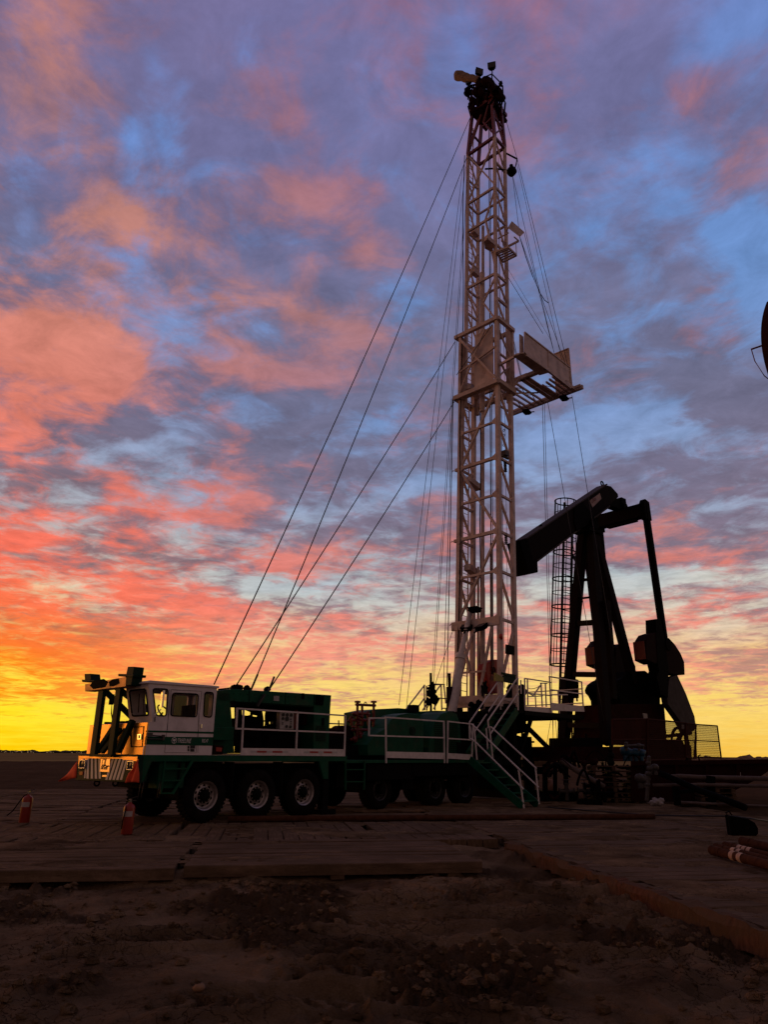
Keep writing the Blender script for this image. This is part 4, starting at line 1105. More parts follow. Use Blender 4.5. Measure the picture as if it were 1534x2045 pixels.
seam([(975, 312), (1222, 325), (1175, 822), (922, 818), (975, 312)])
seam([(1200, 345), (1190, 822)], w=0.006)
seam([(962, 310), (945, 640)], w=0.005)
mb = MB(); q = S(*z1(1218, 604), -0.02); mb.box(q[0] - .015, q[0] + .015, -0.035, 0.0, q[1] - .05, q[1] + .04); mb.build('door_handle', M_chrome, cab)
mb = MB(); q = SP(z1, [(778, 675), (915, 690)], -0.05); q3 = SP(z1, [(778, 708), (910, 712)], -0.05)
mb.tube((q[0][0], -.05, q[0][1]), (q[1][0], -.05, q[1][1]), .013); mb.tube((q3[0][0], -.05, q3[0][1]), (q3[1][0], -.05, q3[1][1]), .012)
mb.box(q[1][0] - .03, q[1][0] + .02, -.07, 0, q3[1][1] - .02, q[1][1] + .04); mb.box(q[0][0], q[0][0] + .12, -.09, -.03, q[0][1] - .03, q[0][1] + .04)
mb.build('mirror_arm', M_steel, cab)
mb = MB(); q = SP(z1, [(838, 520), (892, 470), (910, 300), (906, 455)], -0.05)
mb.tube((q[0][0], -.05, q[0][1]), (q[1][0], -.05, q[1][1]), .012); mb.box(q[2][0] - .02, q[2][0] + .03, -.09, -.02, q[3][1], q[2][1] - .05)
mb.build('mirror', M_chrome, cab)
mb = MB(); q = SP(z1, [(845, 530), (842, 570)], -0.02); mb.tube((q[0][0], -.02, q[0][1]), (q[1][0], -.02, q[1][1]), .01)
w0_ = lean(0.55, 0.25, 0.02); w1_ = lean(0.42, 0.75, 0.02); mb.tube(w0_, w1_, .01); w1_ = lean(0.3, 0.2, 0.02); w2_ = lean(0.25, 0.6, 0.02); mb.tube(w1_, w2_, .009)
mb.build('wiper', M_black, cab)
a = S(*z1(1017, 740), -0.006); b = S(*z1(1140, 742), -0.006)
rotS = (R(90), 0, 0)
tl_ = text_obj('TREELINE', 0.135, M_wtext, 'lettering', cab, (a[0] + .01, -0.005, a[1]), rotS, 0.62, shear=0.25)
a = S(*z1(1222, 738), -0.006); text_obj('RIG 47', 0.115, M_wtext, 'lettering', cab, (a[0], -0.005, a[1]), rotS, 0.5)
a = S(*z1(998, 722), -0.006); mb = MB(); mb.ring((a[0], -0.006, a[1]), (0, 1, 0), 0.06, 0.008, 20, 5); mb.box(a[0] - .03, a[0] + .03, -.009, -.002, a[1] - .012, a[1] + .03); mb.box(a[0] - .006, a[0] + .006, -.009, -.002, a[1] - .045, a[1] + .03); mb.build('emblem', M_wtext, cab)
mb = MB()
for X, Y, w_, h_ in ((1128, 762, 40, 25), (1128, 790, 34, 22), (1107, 765, 14, 22), (1107, 790, 14, 18)):
    q = SP(z1, [(X, Y), (X + w_, Y), (X + w_, Y + h_), (X, Y + h_)], -0.004); mb.prism(q, -0.005, 0.0)
mb.build('placard', M_seat, cab)

# --- mast rest at the front
UR = -1.92
mb = MB()
for a_, b_ in (((380, 325), (428, 832)), ((522, 300), (568, 840))):
    q0 = FR(*z1(*a_), UR); q1 = FR(*z1(b_[0], a_[1]), UR); qb = FR(*z1(b_[0], b_[1]), UR)
    wq = q0[0] - q1[0]; mb.box(UR, UR + .09, q1[0] + wq * .1, q0[0] - wq * .12, 1.44, q0[1] + .02)
pl = FR(*z1(404, 330), UR)[0]; pr = FR(*z1(545, 300), UR)[0]
mb.box(UR - 0.02, UH, pr - .1, pl + .1, 1.40, 1.449)
e = S(*z1(690, 530), 1.72); mb.strut((UR + .1, pl, 2.9), (e[0], pl, e[1]), .11, .11)
mb.strut((UR + .1, pr + 0.3, 2.95), (-0.55, 1.2, 2.15), .12, .12)
mb.strut((UR + .1, pl - .05, 1.5), (UH - .06, pl - .62, 2.15), .1, .1)
mb.strut((UR + .1, pl - .3, 1.5), (UH - .06, pr + .02, 2.0), .09, .09)
mb.strut((UR + .1, pr - .2, 1.5), (UH - .06, pr - .5, 2.18), .13, .1)
rest = mb.build('mast_rest', M_dgreen, rig)
mb = MB(); mb.prism(FP(z1, [(278, 268), (612, 208), (606, 288), (278, 326)], UR - .06), UR - .06, UR + .2, 'x'); mb.build('rest_beam', M_beam, rest, 0.01)
mb = MB()
for pts in ([(318, 280), (345, 240), (430, 225), (465, 250), (440, 292), (345, 308)], [(470, 250), (500, 228), (550, 220), (556, 262), (510, 285), (478, 285)]):
    mb.prism(FP(z1, pts, UR - .064), UR - .066, UR - .058, 'x')
mb.build('rest_hole_dark', M_black, rest)  # black plates painting the dark of the beam's holes
mb = MB(); mb.prism(FP(z1, [(290, 186), (338, 184), (344, 236), (292, 238)], UR), UR - .05, UR + .2, 'x'); mb.prism(FP(z1, [(268, 232), (372, 236), (370, 250), (275, 252)], UR), UR - .06, UR + .22, 'x')
mb.build('rest_horn', M_dgreen, rest, 0.01); mb = MB()
mb.prism(FP(z1, [(640, 128), (692, 128), (668, 276), (606, 284)], UR), UR - .05, UR + .2, 'x'); mb.prism(FP(z1, [(572, 186), (696, 190), (690, 212), (572, 206)], UR), UR - .08, UR + .24, 'x')
mb.build('rest_horn', M_dgreen, rest, 0.01)
mb = MB(); p = FR(*z1(436, 345), UH); p2 = FR(*z1(428, 500), UH); p3 = FR(*z1(447, 555), UH)
mb.path([(UH + .2, p[0], p[1]), (UH + .2, p2[0], p2[1]), (UH + .2, p3[0], p3[1] - .1)], .016, 6); mb.box(UH + .15, UH + .25, p[0] - .03, p[0] + .03, p[1] - .25, p[1]); mb.build('mirror', M_dark, rig)
mb = MB()
for v in (1.2, 1.5, 1.9, 2.3): mb.box(-1.5, -1.2, v, v + .12, 2.12, 2.2)
mb.build('hood_fitting', M_dark, rig)

# --- steps
def ladder(name, l0, l1, r0, r1, ys, v, mm, par, w=.035):
    mb = MB(); L0, L1, R0, R1 = [S(*p, v) for p in (l0, l1, r0, r1)]
    mb.strut((L0[0], v, L0[1]), (L1[0], v, L1[1]), w, .06); mb.strut((R0[0], v, R0[1]), (R1[0], v, R1[1]), w, .06)
    for t in ys:
        mb.strut((L0[0] + (L1[0] - L0[0]) * t, v + .02, L0[1] + (L1[1] - L0[1]) * t), (R0[0] + (R1[0] - R0[0]) * t, v + .02, R0[1] + (R1[1] - R0[1]) * t), .1, .03)
    return mb.build(name, mm, par)


ladder('boarding_ladder', z1(922, 888), z1(888, 1152), z1(1146, 886), z1(985, 1152), (0.24, 0.6, 0.98), -0.02, M_green, rig)
ladder('boarding_ladder', z2(1148, 766), z2(1148, 1012), z2(1312, 766), z2(1306, 1012), (0.3, 0.72), -0.02, M_green, rig)
mb = MB()
for X in (715, 740, 868, 882):
    q = SP(z1, [(X + 14, 1052), (X - 10, 1190)], -0.03); mb.path([(q[0][0], -.03, q[0][1]), (q[1][0], -.03, q[1][1])], .008, 5)
mb.build('grab_wire', M_steel, rig)

# --- engine house
VE = 0.6
mb = MB()
mb.prism(SP(z2, [(62, 168), (182, 152), (490, 172), (1030, 206), (1022, 318), (160, 262), (62, 255)], VE), VE, 2.6)
mb.prism(SP(z2, [(60, 180), (165, 190), (205, 700), (25, 700), (28, 480)], VE), VE, 2.6)
mb.prism(SP(z2, [(882, 300), (1022, 312), (1006, 700), (876, 690)], VE), VE, 2.6)
house = mb.build('engine_house', M_green, rig, 0.012)
mb = MB(); mb.prism(SP(z2, [(25, 480), (205, 476), (196, 592), (25, 588)], 0.25), 0.25, VE - .003); mb.build('tool_box', M_green, rig, 0.01)
mb = MB(); mb.prism(SP(z2, [(210, 290), (884, 318), (884, 700), (210, 700)], 1.7), 1.7, 1.74, 'y',
                    holes=[SP(z2, h, 1.7) for h in ([(268, 335), (300, 332), (345, 350), (345, 372), (320, 380), (270, 376)], [(358, 372), (402, 380), (400, 390), (362, 386)], [(442, 342), (474, 345), (468, 380), (470, 440), (460, 525), (452, 522), (455, 430), (450, 385)], [(480, 322), (534, 325), (534, 334), (480, 332)], [(562, 327), (586, 329), (584, 336), (562, 335)], [(480, 455), (488, 470), (478, 490), (474, 470)], [(500, 518), (548, 522), (546, 530), (505, 528)], [(500, 430), (540, 430), (540, 452), (500, 450)])])
mb.prism(SP(z2, [(230, 400), (430, 410), (430, 640), (230, 640)], 1.0), 1.0, 1.6); mb.prism(SP(z2, [(480, 540), (760, 545), (760, 650), (480, 650)], 1.0), 1.0, 1.6)
q = S(*z2(610, 420), 1.1); mb.tube((q[0] - .6, 1.2, q[1] - .3), (q[0] - .05, 1.2, q[1] - .28), .14, 12)
for k in range(6):
    q = S(*z2(240 + k * 35, 560 + (k % 2) * 25), .95); mb.tube((q[0], .95, q[1]), (q[0] + .2, 1.05, q[1] + .1 * (k % 3 - 1)), .03, 8)
mb.path([(S(*z2(X, Y), .95)[0], .95, S(*z2(X, Y), .95)[1]) for X, Y in ((350, 570), (400, 600), (440, 575), (470, 590))], .02, 6)
mb.build('engine', M_black, house)
mb = MB(); mb.prism(SP(z2, [(592, 350), (712, 358), (708, 498), (588, 492)], 0.85), 0.85, 1.0); pan = mb.build('control_panel', mat('panel_grey', (0.33, 0.3, 0.29), 0.5), house, 0.006)
mb = MB()
for X, Y, r_ in ((620, 372, .045), (653, 374, .045), (687, 375, .045), (617, 405, .04), (652, 408, .062), (648, 472, .04), (680, 475, .04), (684, 410, .018), (684, 432, .018), (614, 440, .015), (614, 452, .015), (684, 450, .015)):
    mb = MB(); q = S(*z2(X, Y), .845); mb.tube((q[0], .83, q[1]), (q[0], .85, q[1]), r_, 14); mb.build('gauge', M_text, pan)
mb = MB(); mb.prism(SP(z2, [(712, 380), (735, 330), (745, 320), (740, 495), (705, 490)], .95), .95, 1.05); mb.build('warning_board', M_redmast, house)
mb = MB(); mb.prism(SP(z2, [(790, 350), (855, 358), (855, 462), (790, 458)], 0.9), 0.9, 1.2); mb.build('fuse_box', M_dred, house, .01)
mb = MB()
for pts, in (([(540, 210), (586, 213), (584, 256), (538, 252)],),): mb.prism(SP(z2, pts, VE - .004), VE - .006, VE)
mb.build('placard', M_label, house)
mb = MB(); mb.prism(SP(z2, [(900, 208), (966, 214), (958, 292), (895, 286)], VE - .02), VE - .03, VE); q = S(*z2(788, 205), VE); mb.box(q[0] - .04, q[0] + .04, VE - .02, VE, q[1] - .1, q[1] + .05)
q = S(*z2(955, 432), VE); mb.box(q[0] - .03, q[0] + .05, VE - .02, VE, q[1] - .1, q[1] + .1)
mb.build('latch', M_black, house)
mb = MB()
for k, (X, Y) in enumerate(((200, 150), (225, 148), (248, 155), (310, 155), (480, 165))):
    q = S(*z2(X, Y), 1.0); mb.blob((q[0], 1.0, q[1] + .02), .09, .12, .09, 8, .15, k)
q = SP(z2, [(65, 165), (170, 152)], .9); mb.tube((q[0][0], .9, q[0][1] + .02), (q[1][0], .9, q[1][1] + .02), .02); mb.tube((q[0][0] + .3, .9, q[0][1]), (q[0][0] + .3, .9, q[0][1] + .06), .02)
mb.build('roof_fittings', M_dark, house)
mb = MB(); mb.prism(SP(z1, [(1325, 760), (1398, 764), (1390, 836), (1322, 836)], .2), .2, .5); mb.build('battery_box', M_dred, rig, .01)
mb = MB(); mb.prism(SP(z1, [(1338, 775), (1385, 780), (1380, 812), (1338, 808)], .19), .19, .2); mb.build('warning_label', M_red, rig)


# louvres, seams, hoses and bolts on the engine house
for k in range(9):
    mb = MB(); q = SP(z2, [(905, 470 + k * 15), (985, 474 + k * 15)], VE - .02); mb.strut((q[0][0], VE - .012, q[0][1]), (q[1][0], VE - .012, q[1][1]), .03, .022); mb.build('louvre', M_dgreen, house)
mb = MB()
for pts in ([(170, 258), (880, 300)], [(330, 165), (328, 270)], [(640, 180), (636, 288)], [(884, 196), (880, 300)]):
    q = SP(z2, pts, VE); mb.strut((q[0][0], VE - .003, q[0][1]), (q[1][0], VE - .003, q[1][1]), .012, .012)
mb.build('panel_seam', M_black, house)
mb = MB()
for k in range(12):
    mb = MB(); q = S(*z2(200 + k * 58, 180 + k * 3.2), VE); mb.tube((q[0], VE - .012, q[1] - .04), (q[0], VE + .01, q[1] - .04), .014, 6); mb.build('bolt', M_dgreen, house)
for k in range(9):
    mb = MB(); q = S(*z2(200 + k * 80, 250 + k * 5), VE); mb.tube((q[0], VE - .012, q[1]), (q[0], VE + .01, q[1]), .014, 6); mb.build('bolt', M_dgreen, house)
rnd = random.Random(21)
for k in range(9):
    mb = MB(); u = rnd.uniform(-.6, 9.5); L_ = rnd.uniform(.7, 1.8); v = rnd.uniform(.25, .6)
    mb.path([(u + L_ * t / 10, v + .05 * math.sin(t), 1.2 - rnd.uniform(.1, .12) - .35 * math.sin(math.pi * t / 10)) for t in range(11)], .02, 6); mb.build('air_hose', M_black, rig)
for u in (-.72, .72, 2.2, 3.6):
    mb = MB(); mb.box(u - .012, u + .012, .02, .42, .55, 1.3); mb.build('mud_flap', M_rubber, rig)

# --- white railings on the deck
def rail_run(name, lines, kick, v, par, w=.038, kmat=None):
    mb = MB()
    for a, b in lines:
        p, q = S(*a, v), S(*b, v); mb.strut((p[0], v, p[1]), (q[0], v, q[1]), w, w)
    if kick: mb.prism([S(*p, v) for p in kick], v - .012, v + .012)
    return mb.build(name, M_rail, par)


Z = lambda zf, *pp: [(zf(*a), zf(*b)) for a, b in pp]
r1 = rail_run('deck_railing', Z(z2, ((222, 318), (1150, 380)), ((214, 490), (1145, 526)), ((228, 318), (218, 490)), ((283, 325), (264, 700)), ((742, 352), (728, 700)), ((1150, 380), (1140, 720))),
              [z2(*p) for p in ((268, 655), (1146, 666), (1146, 726), (250, 716))], 0.0, rig)
mb = MB()
for k, (x0, x1) in enumerate(((396, 478), (528, 612), (846, 918), (964, 1036))):
    y = 686 + (x0 - 340) * .009; mb.prism(SP(z2, [(x0, y - 8), (x1, y - 7), (x1, y + 9), (x0, y + 8)], -.016), -.017, -.0125)
mb.build('red_tape', M_tape_r, r1)
mb = MB()
for k, (x0, x1) in enumerate(((342, 396), (478, 528), (612, 660), (800, 846), (918, 964), (1036, 1080))):
    y = 686 + (x0 - 340) * .009; mb.prism(SP(z2, [(x0, y - 8), (x1, y - 7), (x1, y + 9), (x0, y + 8)], -.016), -.017, -.0125)
mb.build('silver_tape', M_tape_w, r1)
rail_run('deck_railing', Z(z3, ((205, 416), (325, 416)), ((325, 410), (757, 441)), ((205, 543), (755, 560)), ((210, 416), (207, 543)), ((330, 410), (333, 745)), ((755, 441), (760, 745))),
         [z3(*p) for p in ((332, 660), (756, 670), (756, 716), (332, 706))], 0.0, rig)
rail_run('deck_railing', Z(z3, ((782, 440), (972, 462)), ((782, 565), (972, 576)), ((785, 440), (780, 745)), ((968, 462), (958, 752)), ((940, 460), (945, 575))),
         [z3(*p) for p in ((782, 672), (962, 682), (958, 722), (780, 712))], 0.0, rig)
mb = MB()
q = [S(*z2(X, 452), 2.85) for X in (1015, 1145)]; mb.strut((q[0][0] - 3, 2.85, q[0][1]), (q[1][0], 2.85, q[1][1]), .04); mb.strut((q[0][0] - 3, 2.85, q[0][1] - .5), (q[1][0], 2.85, q[1][1] - .5), .04)
for t in (-3, -1.5, 0): mb.strut((q[1][0] + t, 2.85, 1.4), (q[1][0] + t, 2.85, q[1][1]), .04)
mb.build('far_railing', M_rail, rig)

# --- drawworks and manifold
mb = MB()
mb.prism(SP(z3, [(200, 690), (198, 610), (250, 540), (330, 490), (375, 425), (430, 392), (500, 380), (575, 392), (608, 450), (606, 690)], .5), .5, 1.2)
mb.prism(SP(z3, [(640, 690), (655, 560), (690, 440), (740, 385), (800, 366), (850, 385), (872, 450), (885, 690)], .55), .55, 1.6)
mb.prism(SP(z3, [(165, 372), (265, 352), (425, 343), (512, 352), (600, 372), (600, 560), (165, 560)], 1.6), 1.6, 2.5)
mb.prism(SP(z3, [(590, 372), (700, 362), (830, 366), (900, 420), (960, 690), (600, 690)], 1.7), 1.7, 2.5)
dw = mb.build('drawworks', M_green, rig, 0.015)
mb = MB()
for k in range(16):
    Y = 440 + k * 15; q = SP(z3, [(690, Y), (862, Y + 4)], .53); mb.strut((q[0][0], .53, q[0][1]), (q[1][0], .53, q[1][1]), .02, .025)
mb.build('drum_guard', M_dgreen, dw)
mb = MB(); q = S(*z3(528, 510), .48); mb.tube((q[0], .46, q[1]), (q[0], .5, q[1]), .13, 20); mb.tube((q[0], .44, q[1]), (q[0], .46, q[1]), .06, 14); mb.build('bearing_cap', M_dgreen, dw)
mb = MB(); q = S(*z3(555, 340), 1.2); mb.box(q[0] - .14, q[0] + .16, 1.2, 1.5, q[1] - .16, q[1] + .09); mb.build('brake_box', M_dark, dw, .02)
mb = MB(); mb.box(4.5, 10.4, 0.9, 2.6, 1.345, 1.75); mb.box(4.5, 6.2, 1.2, 2.4, 1.7, 2.0); mb.box(10.0, 11.6, .5, 2.6, 1.345, 1.9); mb.build('transmission', M_dark, rig)
q = [S(*z2(X, Y), 1.2) for X, Y in ((1010, 480), (1210, 590))]
mb = MB(); mb.lathe([(0, 0), (.3, 0), (.3, .5), (.0, .5)], (S(*z2(1165, 520), 1.3)[0], 1.3, S(*z2(1165, 520), 1.3)[1] - .1), (0, 1, 0), 18); mb.lathe([(0, 0), (.22, 0), (.22, .5), (.0, .5)], (S(*z2(1040, 520), 1.3)[0], 1.3, S(*z2(1040, 520), 1.3)[1] - .1), (0, 1, 0), 18)
q = SP(z2, [(1092, 420), (1098, 470)], 1.2); mb.tube((q[0][0], 1.2, q[0][1]), (q[1][0], 1.2, q[1][1] - .3), .02); mb.build('hose_reel', M_dred, rig)
mb = MB(); v = 1.1
for a_, b_ in (((125, 290), (118, 600)), ((243, 298), (240, 590)), ((158, 330), (160, 470)), ((112, 318), (255, 325)), ((80, 430), (80, 470)), ((95, 380), (200, 384)), ((80, 432), (240, 430)), ((100, 500), (240, 505)), ((100, 585), (180, 590)), ((200, 365), (205, 470))):
    p, q = S(*z3(*a_), v), S(*z3(*b_), v); mb.tube((p[0], v, p[1]), (q[0], v, q[1]), .04, 8)
rnd = random.Random(4)
for k in range(34):
    X, Y = rnd.uniform(85, 235), rnd.uniform(375, 590); q = S(*z3(X, Y), v); mb.blob((q[0], v + rnd.uniform(-.1, .15), q[1]), rnd.uniform(.03, .09), .06, rnd.uniform(.03, .09), 7, .2, k)
for X in (125, 243): q = S(*z3(X, 296), v); mb.box(q[0] - .07, q[0] + .07, v - .06, v + .06, q[1] - .04, q[1] + .02)
mb.ring((S(*z3(182, 312), v)[0], v, S(*z3(182, 312), v)[1]), (0, 1, 0), .05, .015, 12)
mb.build('valve_manifold', M_redmast, rig)

# ------------------------------------------------------------------ mast
TH = R(3.69); U0 = 12.39
cth, sth = math.cos(TH), math.sin(TH)


def ML(a, v, h):
    """mast coordinates (depth a, across v, along h) to rig coordinates"""
    return Vector((U0 + a * cth + h * sth, v, h * cth - a * sth))


VN, VF = 0.5, 2.54
A0, A1 = 0.0, 0.98
mb = MB()
LW = 0.17
for a, v in ((A0, VN), (A1, VN), (A0, VF), (A1, VF)):
    mb.strut(ML(a, v, 3.3), ML(a, v, 20.35), LW, LW, up=(0, 1, 0))
lev = [3.5, 6.5, 8.42, 10.1, 11.72, 13.43, 15.15, 17.0]
for i, h in enumerate(lev):
    w = 0.09 if i % 2 == 0 else 0.13
    if i == 1: w = 0.14
    mb.strut(ML(A0 - .03, VN, h), ML(A0 - .03, VF + (.22 if i in (1, 3, 5) else .1), h), w, w)
    mb.strut(ML(A0, VN, h), ML(A1, VN, h), .09, .1); mb.strut(ML(A0, VF, h), ML(A1, VF, h), .08, .1)
mb.strut(ML(A0 - .04, VN - .05, 6.42), ML(A0 - .04, VF + .25, 6.42), .16, .34)
D = lambda p, q, w=.11: mb.strut(ML(*p), ML(*q), w, w * .8)
D((A0, VF, 13.43), (A0, VN, 16.9)); D((A0, VF, 13.4), (A0, VN, 10.12)); D((A0, VN, 10.05), (A0, VF, 6.6))
D((A0, VF - .1, 6.3), (A0, VF - .62, 4.6)); D((A0, VN + .35, 6.3), (A0, VN + 1.0, 3.55))
for i in range(1, len(lev) - 1):
    D((A0, VN, lev[i + 1] - .05), (A1, VN, lev[i] + .08), .09); D((A0, VF, lev[i + 1] - .05), (A1, VF, lev[i] + .08), .09)
D((A1, VN, 6.4), (A0, VN, 3.9), .1); D((A1, VF, 6.4), (A0, VF, 3.9), .1); mb.strut(ML(A0, VF - .3, 4.55), ML(A0, VF - 1.35, 4.55), .07)
for h in lev[1:-1]:
    for v, s_ in ((VN, 1), (VF, -1)):
        c = ML(A0 - .095, v, h); d1 = ML(0, v, h + .22) - ML(0, v, h); d2 = Vector((0, s_ * .26, 0)); n_ = Vector((.012, 0, 0))
        p3 = [c - d1, c + d1, c + d2 + d1 * .25, c + d2 - d1 * .25]; mb.add(p3 + [x + n_ for x in p3], [(0, 1, 2, 3), (7, 6, 5, 4), (0, 4, 5, 1), (1, 5, 6, 2), (2, 6, 7, 3), (3, 7, 4, 0)])
for h in lev[1:-1:2]: mb.path([ML(A0 - .03, VF + .2, h), ML(A0 - .03, VF + .3, h), ML(A0 - .03, VF + .36, h + .06), ML(A0 - .03, VF + .4, h - .02)], .02, 5)
lower = mb.build('lower_mast', M_mast, rig)
# collar where the upper section slides out
mb = MB(); CN, CF, CA0, CA1 = VN - .14, VF + .28, -.16, 1.12
for h, w in ((20.4, .17), (17.05, .2)):
    for p, q in (((CA0, CN, h), (CA0, CF, h)), ((CA1, CN, h), (CA1, CF, h)), ((CA0, CN, h), (CA1, CN, h)), ((CA0, CF - .1, h), (CA1, CF - .1, h))):
        mb.strut(ML(*p), ML(*q), w, w)
for a, v in ((CA0 + .05, CN + .1), (CA1 - .05, CN + .05), (CA0 + .05, CF - .3), (CA1 - .05, CF - .3)): mb.strut(ML(a, v, 17), ML(a, v, 20.4), .13, .13, up=(0, 1, 0))
D((CA0, CF - .3, 20.2), (CA0, CN + .1, 17.2), .12); D((CA0, CN + .1, 18.9), (CA0, CF - .3, 18.35), .09); D((CA0, CF - .3, 17.2), (CA0, CN + .7, 20.1), .08)
D((CA0, CN + .1, 20.2), (CA1, CN + .1, 18.7), .08); D((CA0, CN + .1, 17.2), (CA1, CN + .1, 18.6), .08); D((CA0, CN + .1, 18.6), (CA1, CN + .1, 17.3), .08); D((CA0, CN + .1, 18.65), (CA1, CN + .1, 18.65), .09)
for k in range(5): D((CA0 + .02, CF - .25, 17.3 + k * .6), (CA1, CF - .25, 17.7 + k * .6), .06)
p = [ML(-.02, .72, 17.15), ML(-.02, 1.75, 17.15), ML(-.02, 1.75, 20.1), ML(-.02, .72, 20.25)]
p2 = [x + Vector((.04, 0, 0)) for x in p]
mb.add(p + p2, [(0, 1, 2, 3), (7, 6, 5, 4), (0, 4, 5, 1), (1, 5, 6, 2), (2, 6, 7, 3), (3, 7, 4, 0)])
mb.build('mast_collar', M_mast, lower)
# upper section
UN, UF, B0, B1 = 0.66, 2.4, 0.16, 1.08
mb = MB()
for a, v in ((B0, UN), (B1, UN), (B0, UF), (B1, UF)): mb.strut(ML(a, v, 16.6), ML(a, v, 32.3), .14, .14, up=(0, 1, 0))
ul = [20.5, 23.3, 25.1, 26.9, 28.75]
for h in ul[1:]:
    if h != 25.1: mb.strut(ML(B0, UN, h), ML(B0, UF, h), .1, .12); mb.strut(ML(B1, UN, h), ML(B1, UF, h), .08, .1)
    mb.strut(ML(B0, UN, h), ML(B1, UN, h), .09, .12); mb.strut(ML(B0, UF, h), ML(B1, UF, h), .09, .1)
for h in (21.9, 30.5): mb.strut(ML(B0, UN, h), ML(B1, UN, h), .1, .12); mb.strut(ML(B0, UF, h), ML(B1, UF, h), .08, .1)
D((B0, UF, 32.2), (B0, UN, 28.9), .085); D((B0, UN, 32.0), (B0, UF, 28.85), .085); D((B0, UN, 28.6), (B0, UN + .6, 26.95), .085)
D((B0, UN + .55, 26.8), (B0, UN, 23.6), .1); D((B0, UN, 23.1), (B0, UN + .7, 22.0), .085); D((B0, UN + .7, 21.9), (B0, UN, 20.6), .085)
D((B0, UF, 26.8), (B0, UF - .7, 25.0), .08); D((B0, UF, 23.2), (B0, UF - .6, 21.9), .08); D((B0, UF, 23.5), (B0, UF - .6, 25.0), .08)
hs = [20.5, 21.9, 23.3, 25.1, 26.9, 28.75, 30.5, 32.2]
for i in range(len(hs) - 1):
    D((B0, UN, hs[i + 1] - .05), (B1, UN, hs[i] + .1), .08); D((B0, UF, hs[i + 1] - .05), (B1, UF, hs[i] + .1), .07)
upper = mb.build('upper_mast', M_mast, rig)
# crown: red tapering head
TN, TF, T0, T1, HT = 0.85, 2.15, .2, 1.05, 35.3
mb = MB()
mb.strut(ML(B0 - .02, UN - .02, 32.2), ML(B0 - .02, UF + .02, 32.2), .13, .15); mb.strut(ML(B1, UN, 32.25), ML(B1, UF, 32.25), .12, .14)
for v, in ((UN,), (UF,)): mb.strut(ML(B0, v, 32.2), ML(B1, v, 32.2), .12, .15)
for (a, v), (a2, v2) in (((B0, UN), (T0, TN)), ((B1, UN), (T1, TN)), ((B0, UF), (T0, TF)), ((B1, UF), (T1, TF))):
    mb.strut(ML(a, v, 32.3), ML(a2, v2, HT), .15, .15, up=(0, 1, 0))
for (p, q) in (((B0, UN, 32.4), (T0, TN + .55, 33.9)), ((T0, TN + .55, 33.9), (T0 - .02, TN + .1, 35.2)), ((B0, UF, 32.3), (T0, TN + .7, 34.6)), ((B0 - .0, TN - .1, 33.75), (T0, TN + .6, 33.6)),
               ((B0, UN, 32.4), (B1, UN + .1, 33.8)), ((B1, UN, 32.4), (T0, TN, 34.9)), ((B0, TF + .1, 33.8), (B1, TF + .1, 33.8)), ((B0, TN - .1, 33.8), (B1, TN - .1, 33.8)), ((B0, UF, 32.4), (T0, TF - .4, 34.4))):
    D(p, q, .1)
for v in (TN, TF): mb.strut(ML(T0 - .2, v, HT), ML(T1 + .5, v, HT - .1), .16, .22)
for a in (T0, T1): mb.strut(ML(a, TN - .1, HT), ML(a, TF + .15, HT), .16, .22)
crown = mb.build('crown', M_redmast, rig)
mb = MB()
def sheave(v, a, h, r, w=.1, par=None):
    c = ML(a, v, h); mb.lathe([(0, -w / 2), (r, -w / 2), (r, -w / 2 + .02), (r - .05, 0), (r, w / 2 - .02), (r, w / 2), (0, w / 2)], c, (0, 1, 0), 22)


for v in (1.0, 1.25, 1.5, 1.75): sheave(v, .55, HT + .25, .48, .14)
sheave(1.05, 1.1, HT - .2, .42); sheave(1.9, .1, HT - .35, .4); sheave(2.1, .1, HT + .25, .3)
mb.tube(ML(.55, .8, HT + .25), ML(.55, 2.2, HT + .25), .07); mb.strut(ML(.2, 1.0, HT - .3), ML(.9, 1.0, HT - .9), .25, .3); mb.strut(ML(.6, 1.3, HT - .2), ML(.75, 1.25, HT - 1.35), .3, .35); mb.strut(ML(1.0, 1.0, HT), ML(1.35, .8, HT - .8), .15, .3)
mb.strut(ML(.3, 1.7, HT - .1), ML(.5, 1.6, HT - 1.0), .2, .3)
mb.build('sheave', M_dred, crown)
def crown_disc(X, Y, r, u, tilt=0.0):
    v_, z_ = FR(*z6(X, Y), u); m2 = MB(); c = Vector((u, v_, z_))
    m2.lathe([(0, -.06), (r, -.06), (r, -.04), (r - .04, 0), (r, .04), (r, .06), (0, .06)], c, (tilt, 1, 0), 20); m2.tube(c - Vector((0, .1, 0)), c + Vector((0, .1, 0)), .05, 8)
    m2.strut(c, (c.x, max(TN, min(TF, c.y)), (ML(.6, 1.5, HT)).z), .12, .14)
    return m2.build('sheave', M_dred, crown)


for args in ((560, 318, .42, 14.9, .5), (490, 350, .34, 14.8, .5), (455, 420, .32, 14.7, .4), (415, 495, .26, 14.6, .3), (640, 400, .36, 15.0, .6), (680, 460, .3, 15.2, .6), (520, 430, .4, 14.9, .2), (590, 470, .36, 15.0, .4)): crown_disc(*args)
mb = MB(); rnd = random.Random(31)
for k in range(26):
    X, Y = rnd.uniform(410, 690), rnd.uniform(340, 560); v_, z_ = FR(*z6(X, Y), 14.9); c = Vector((14.9 + rnd.uniform(-.2, .3), v_, z_)); d_ = Vector((rnd.uniform(-.3, .3), rnd.uniform(-.3, .3), rnd.uniform(-.25, .25)))
    mb.strut(c - d_, c + d_, rnd.uniform(.05, .14), rnd.uniform(.05, .12))
mb.build('crown_fittings', M_black, crown)
mb = MB()
def at_u(px, py, u):
    v, z = FR(px, py, u); return Vector((u, v, z))


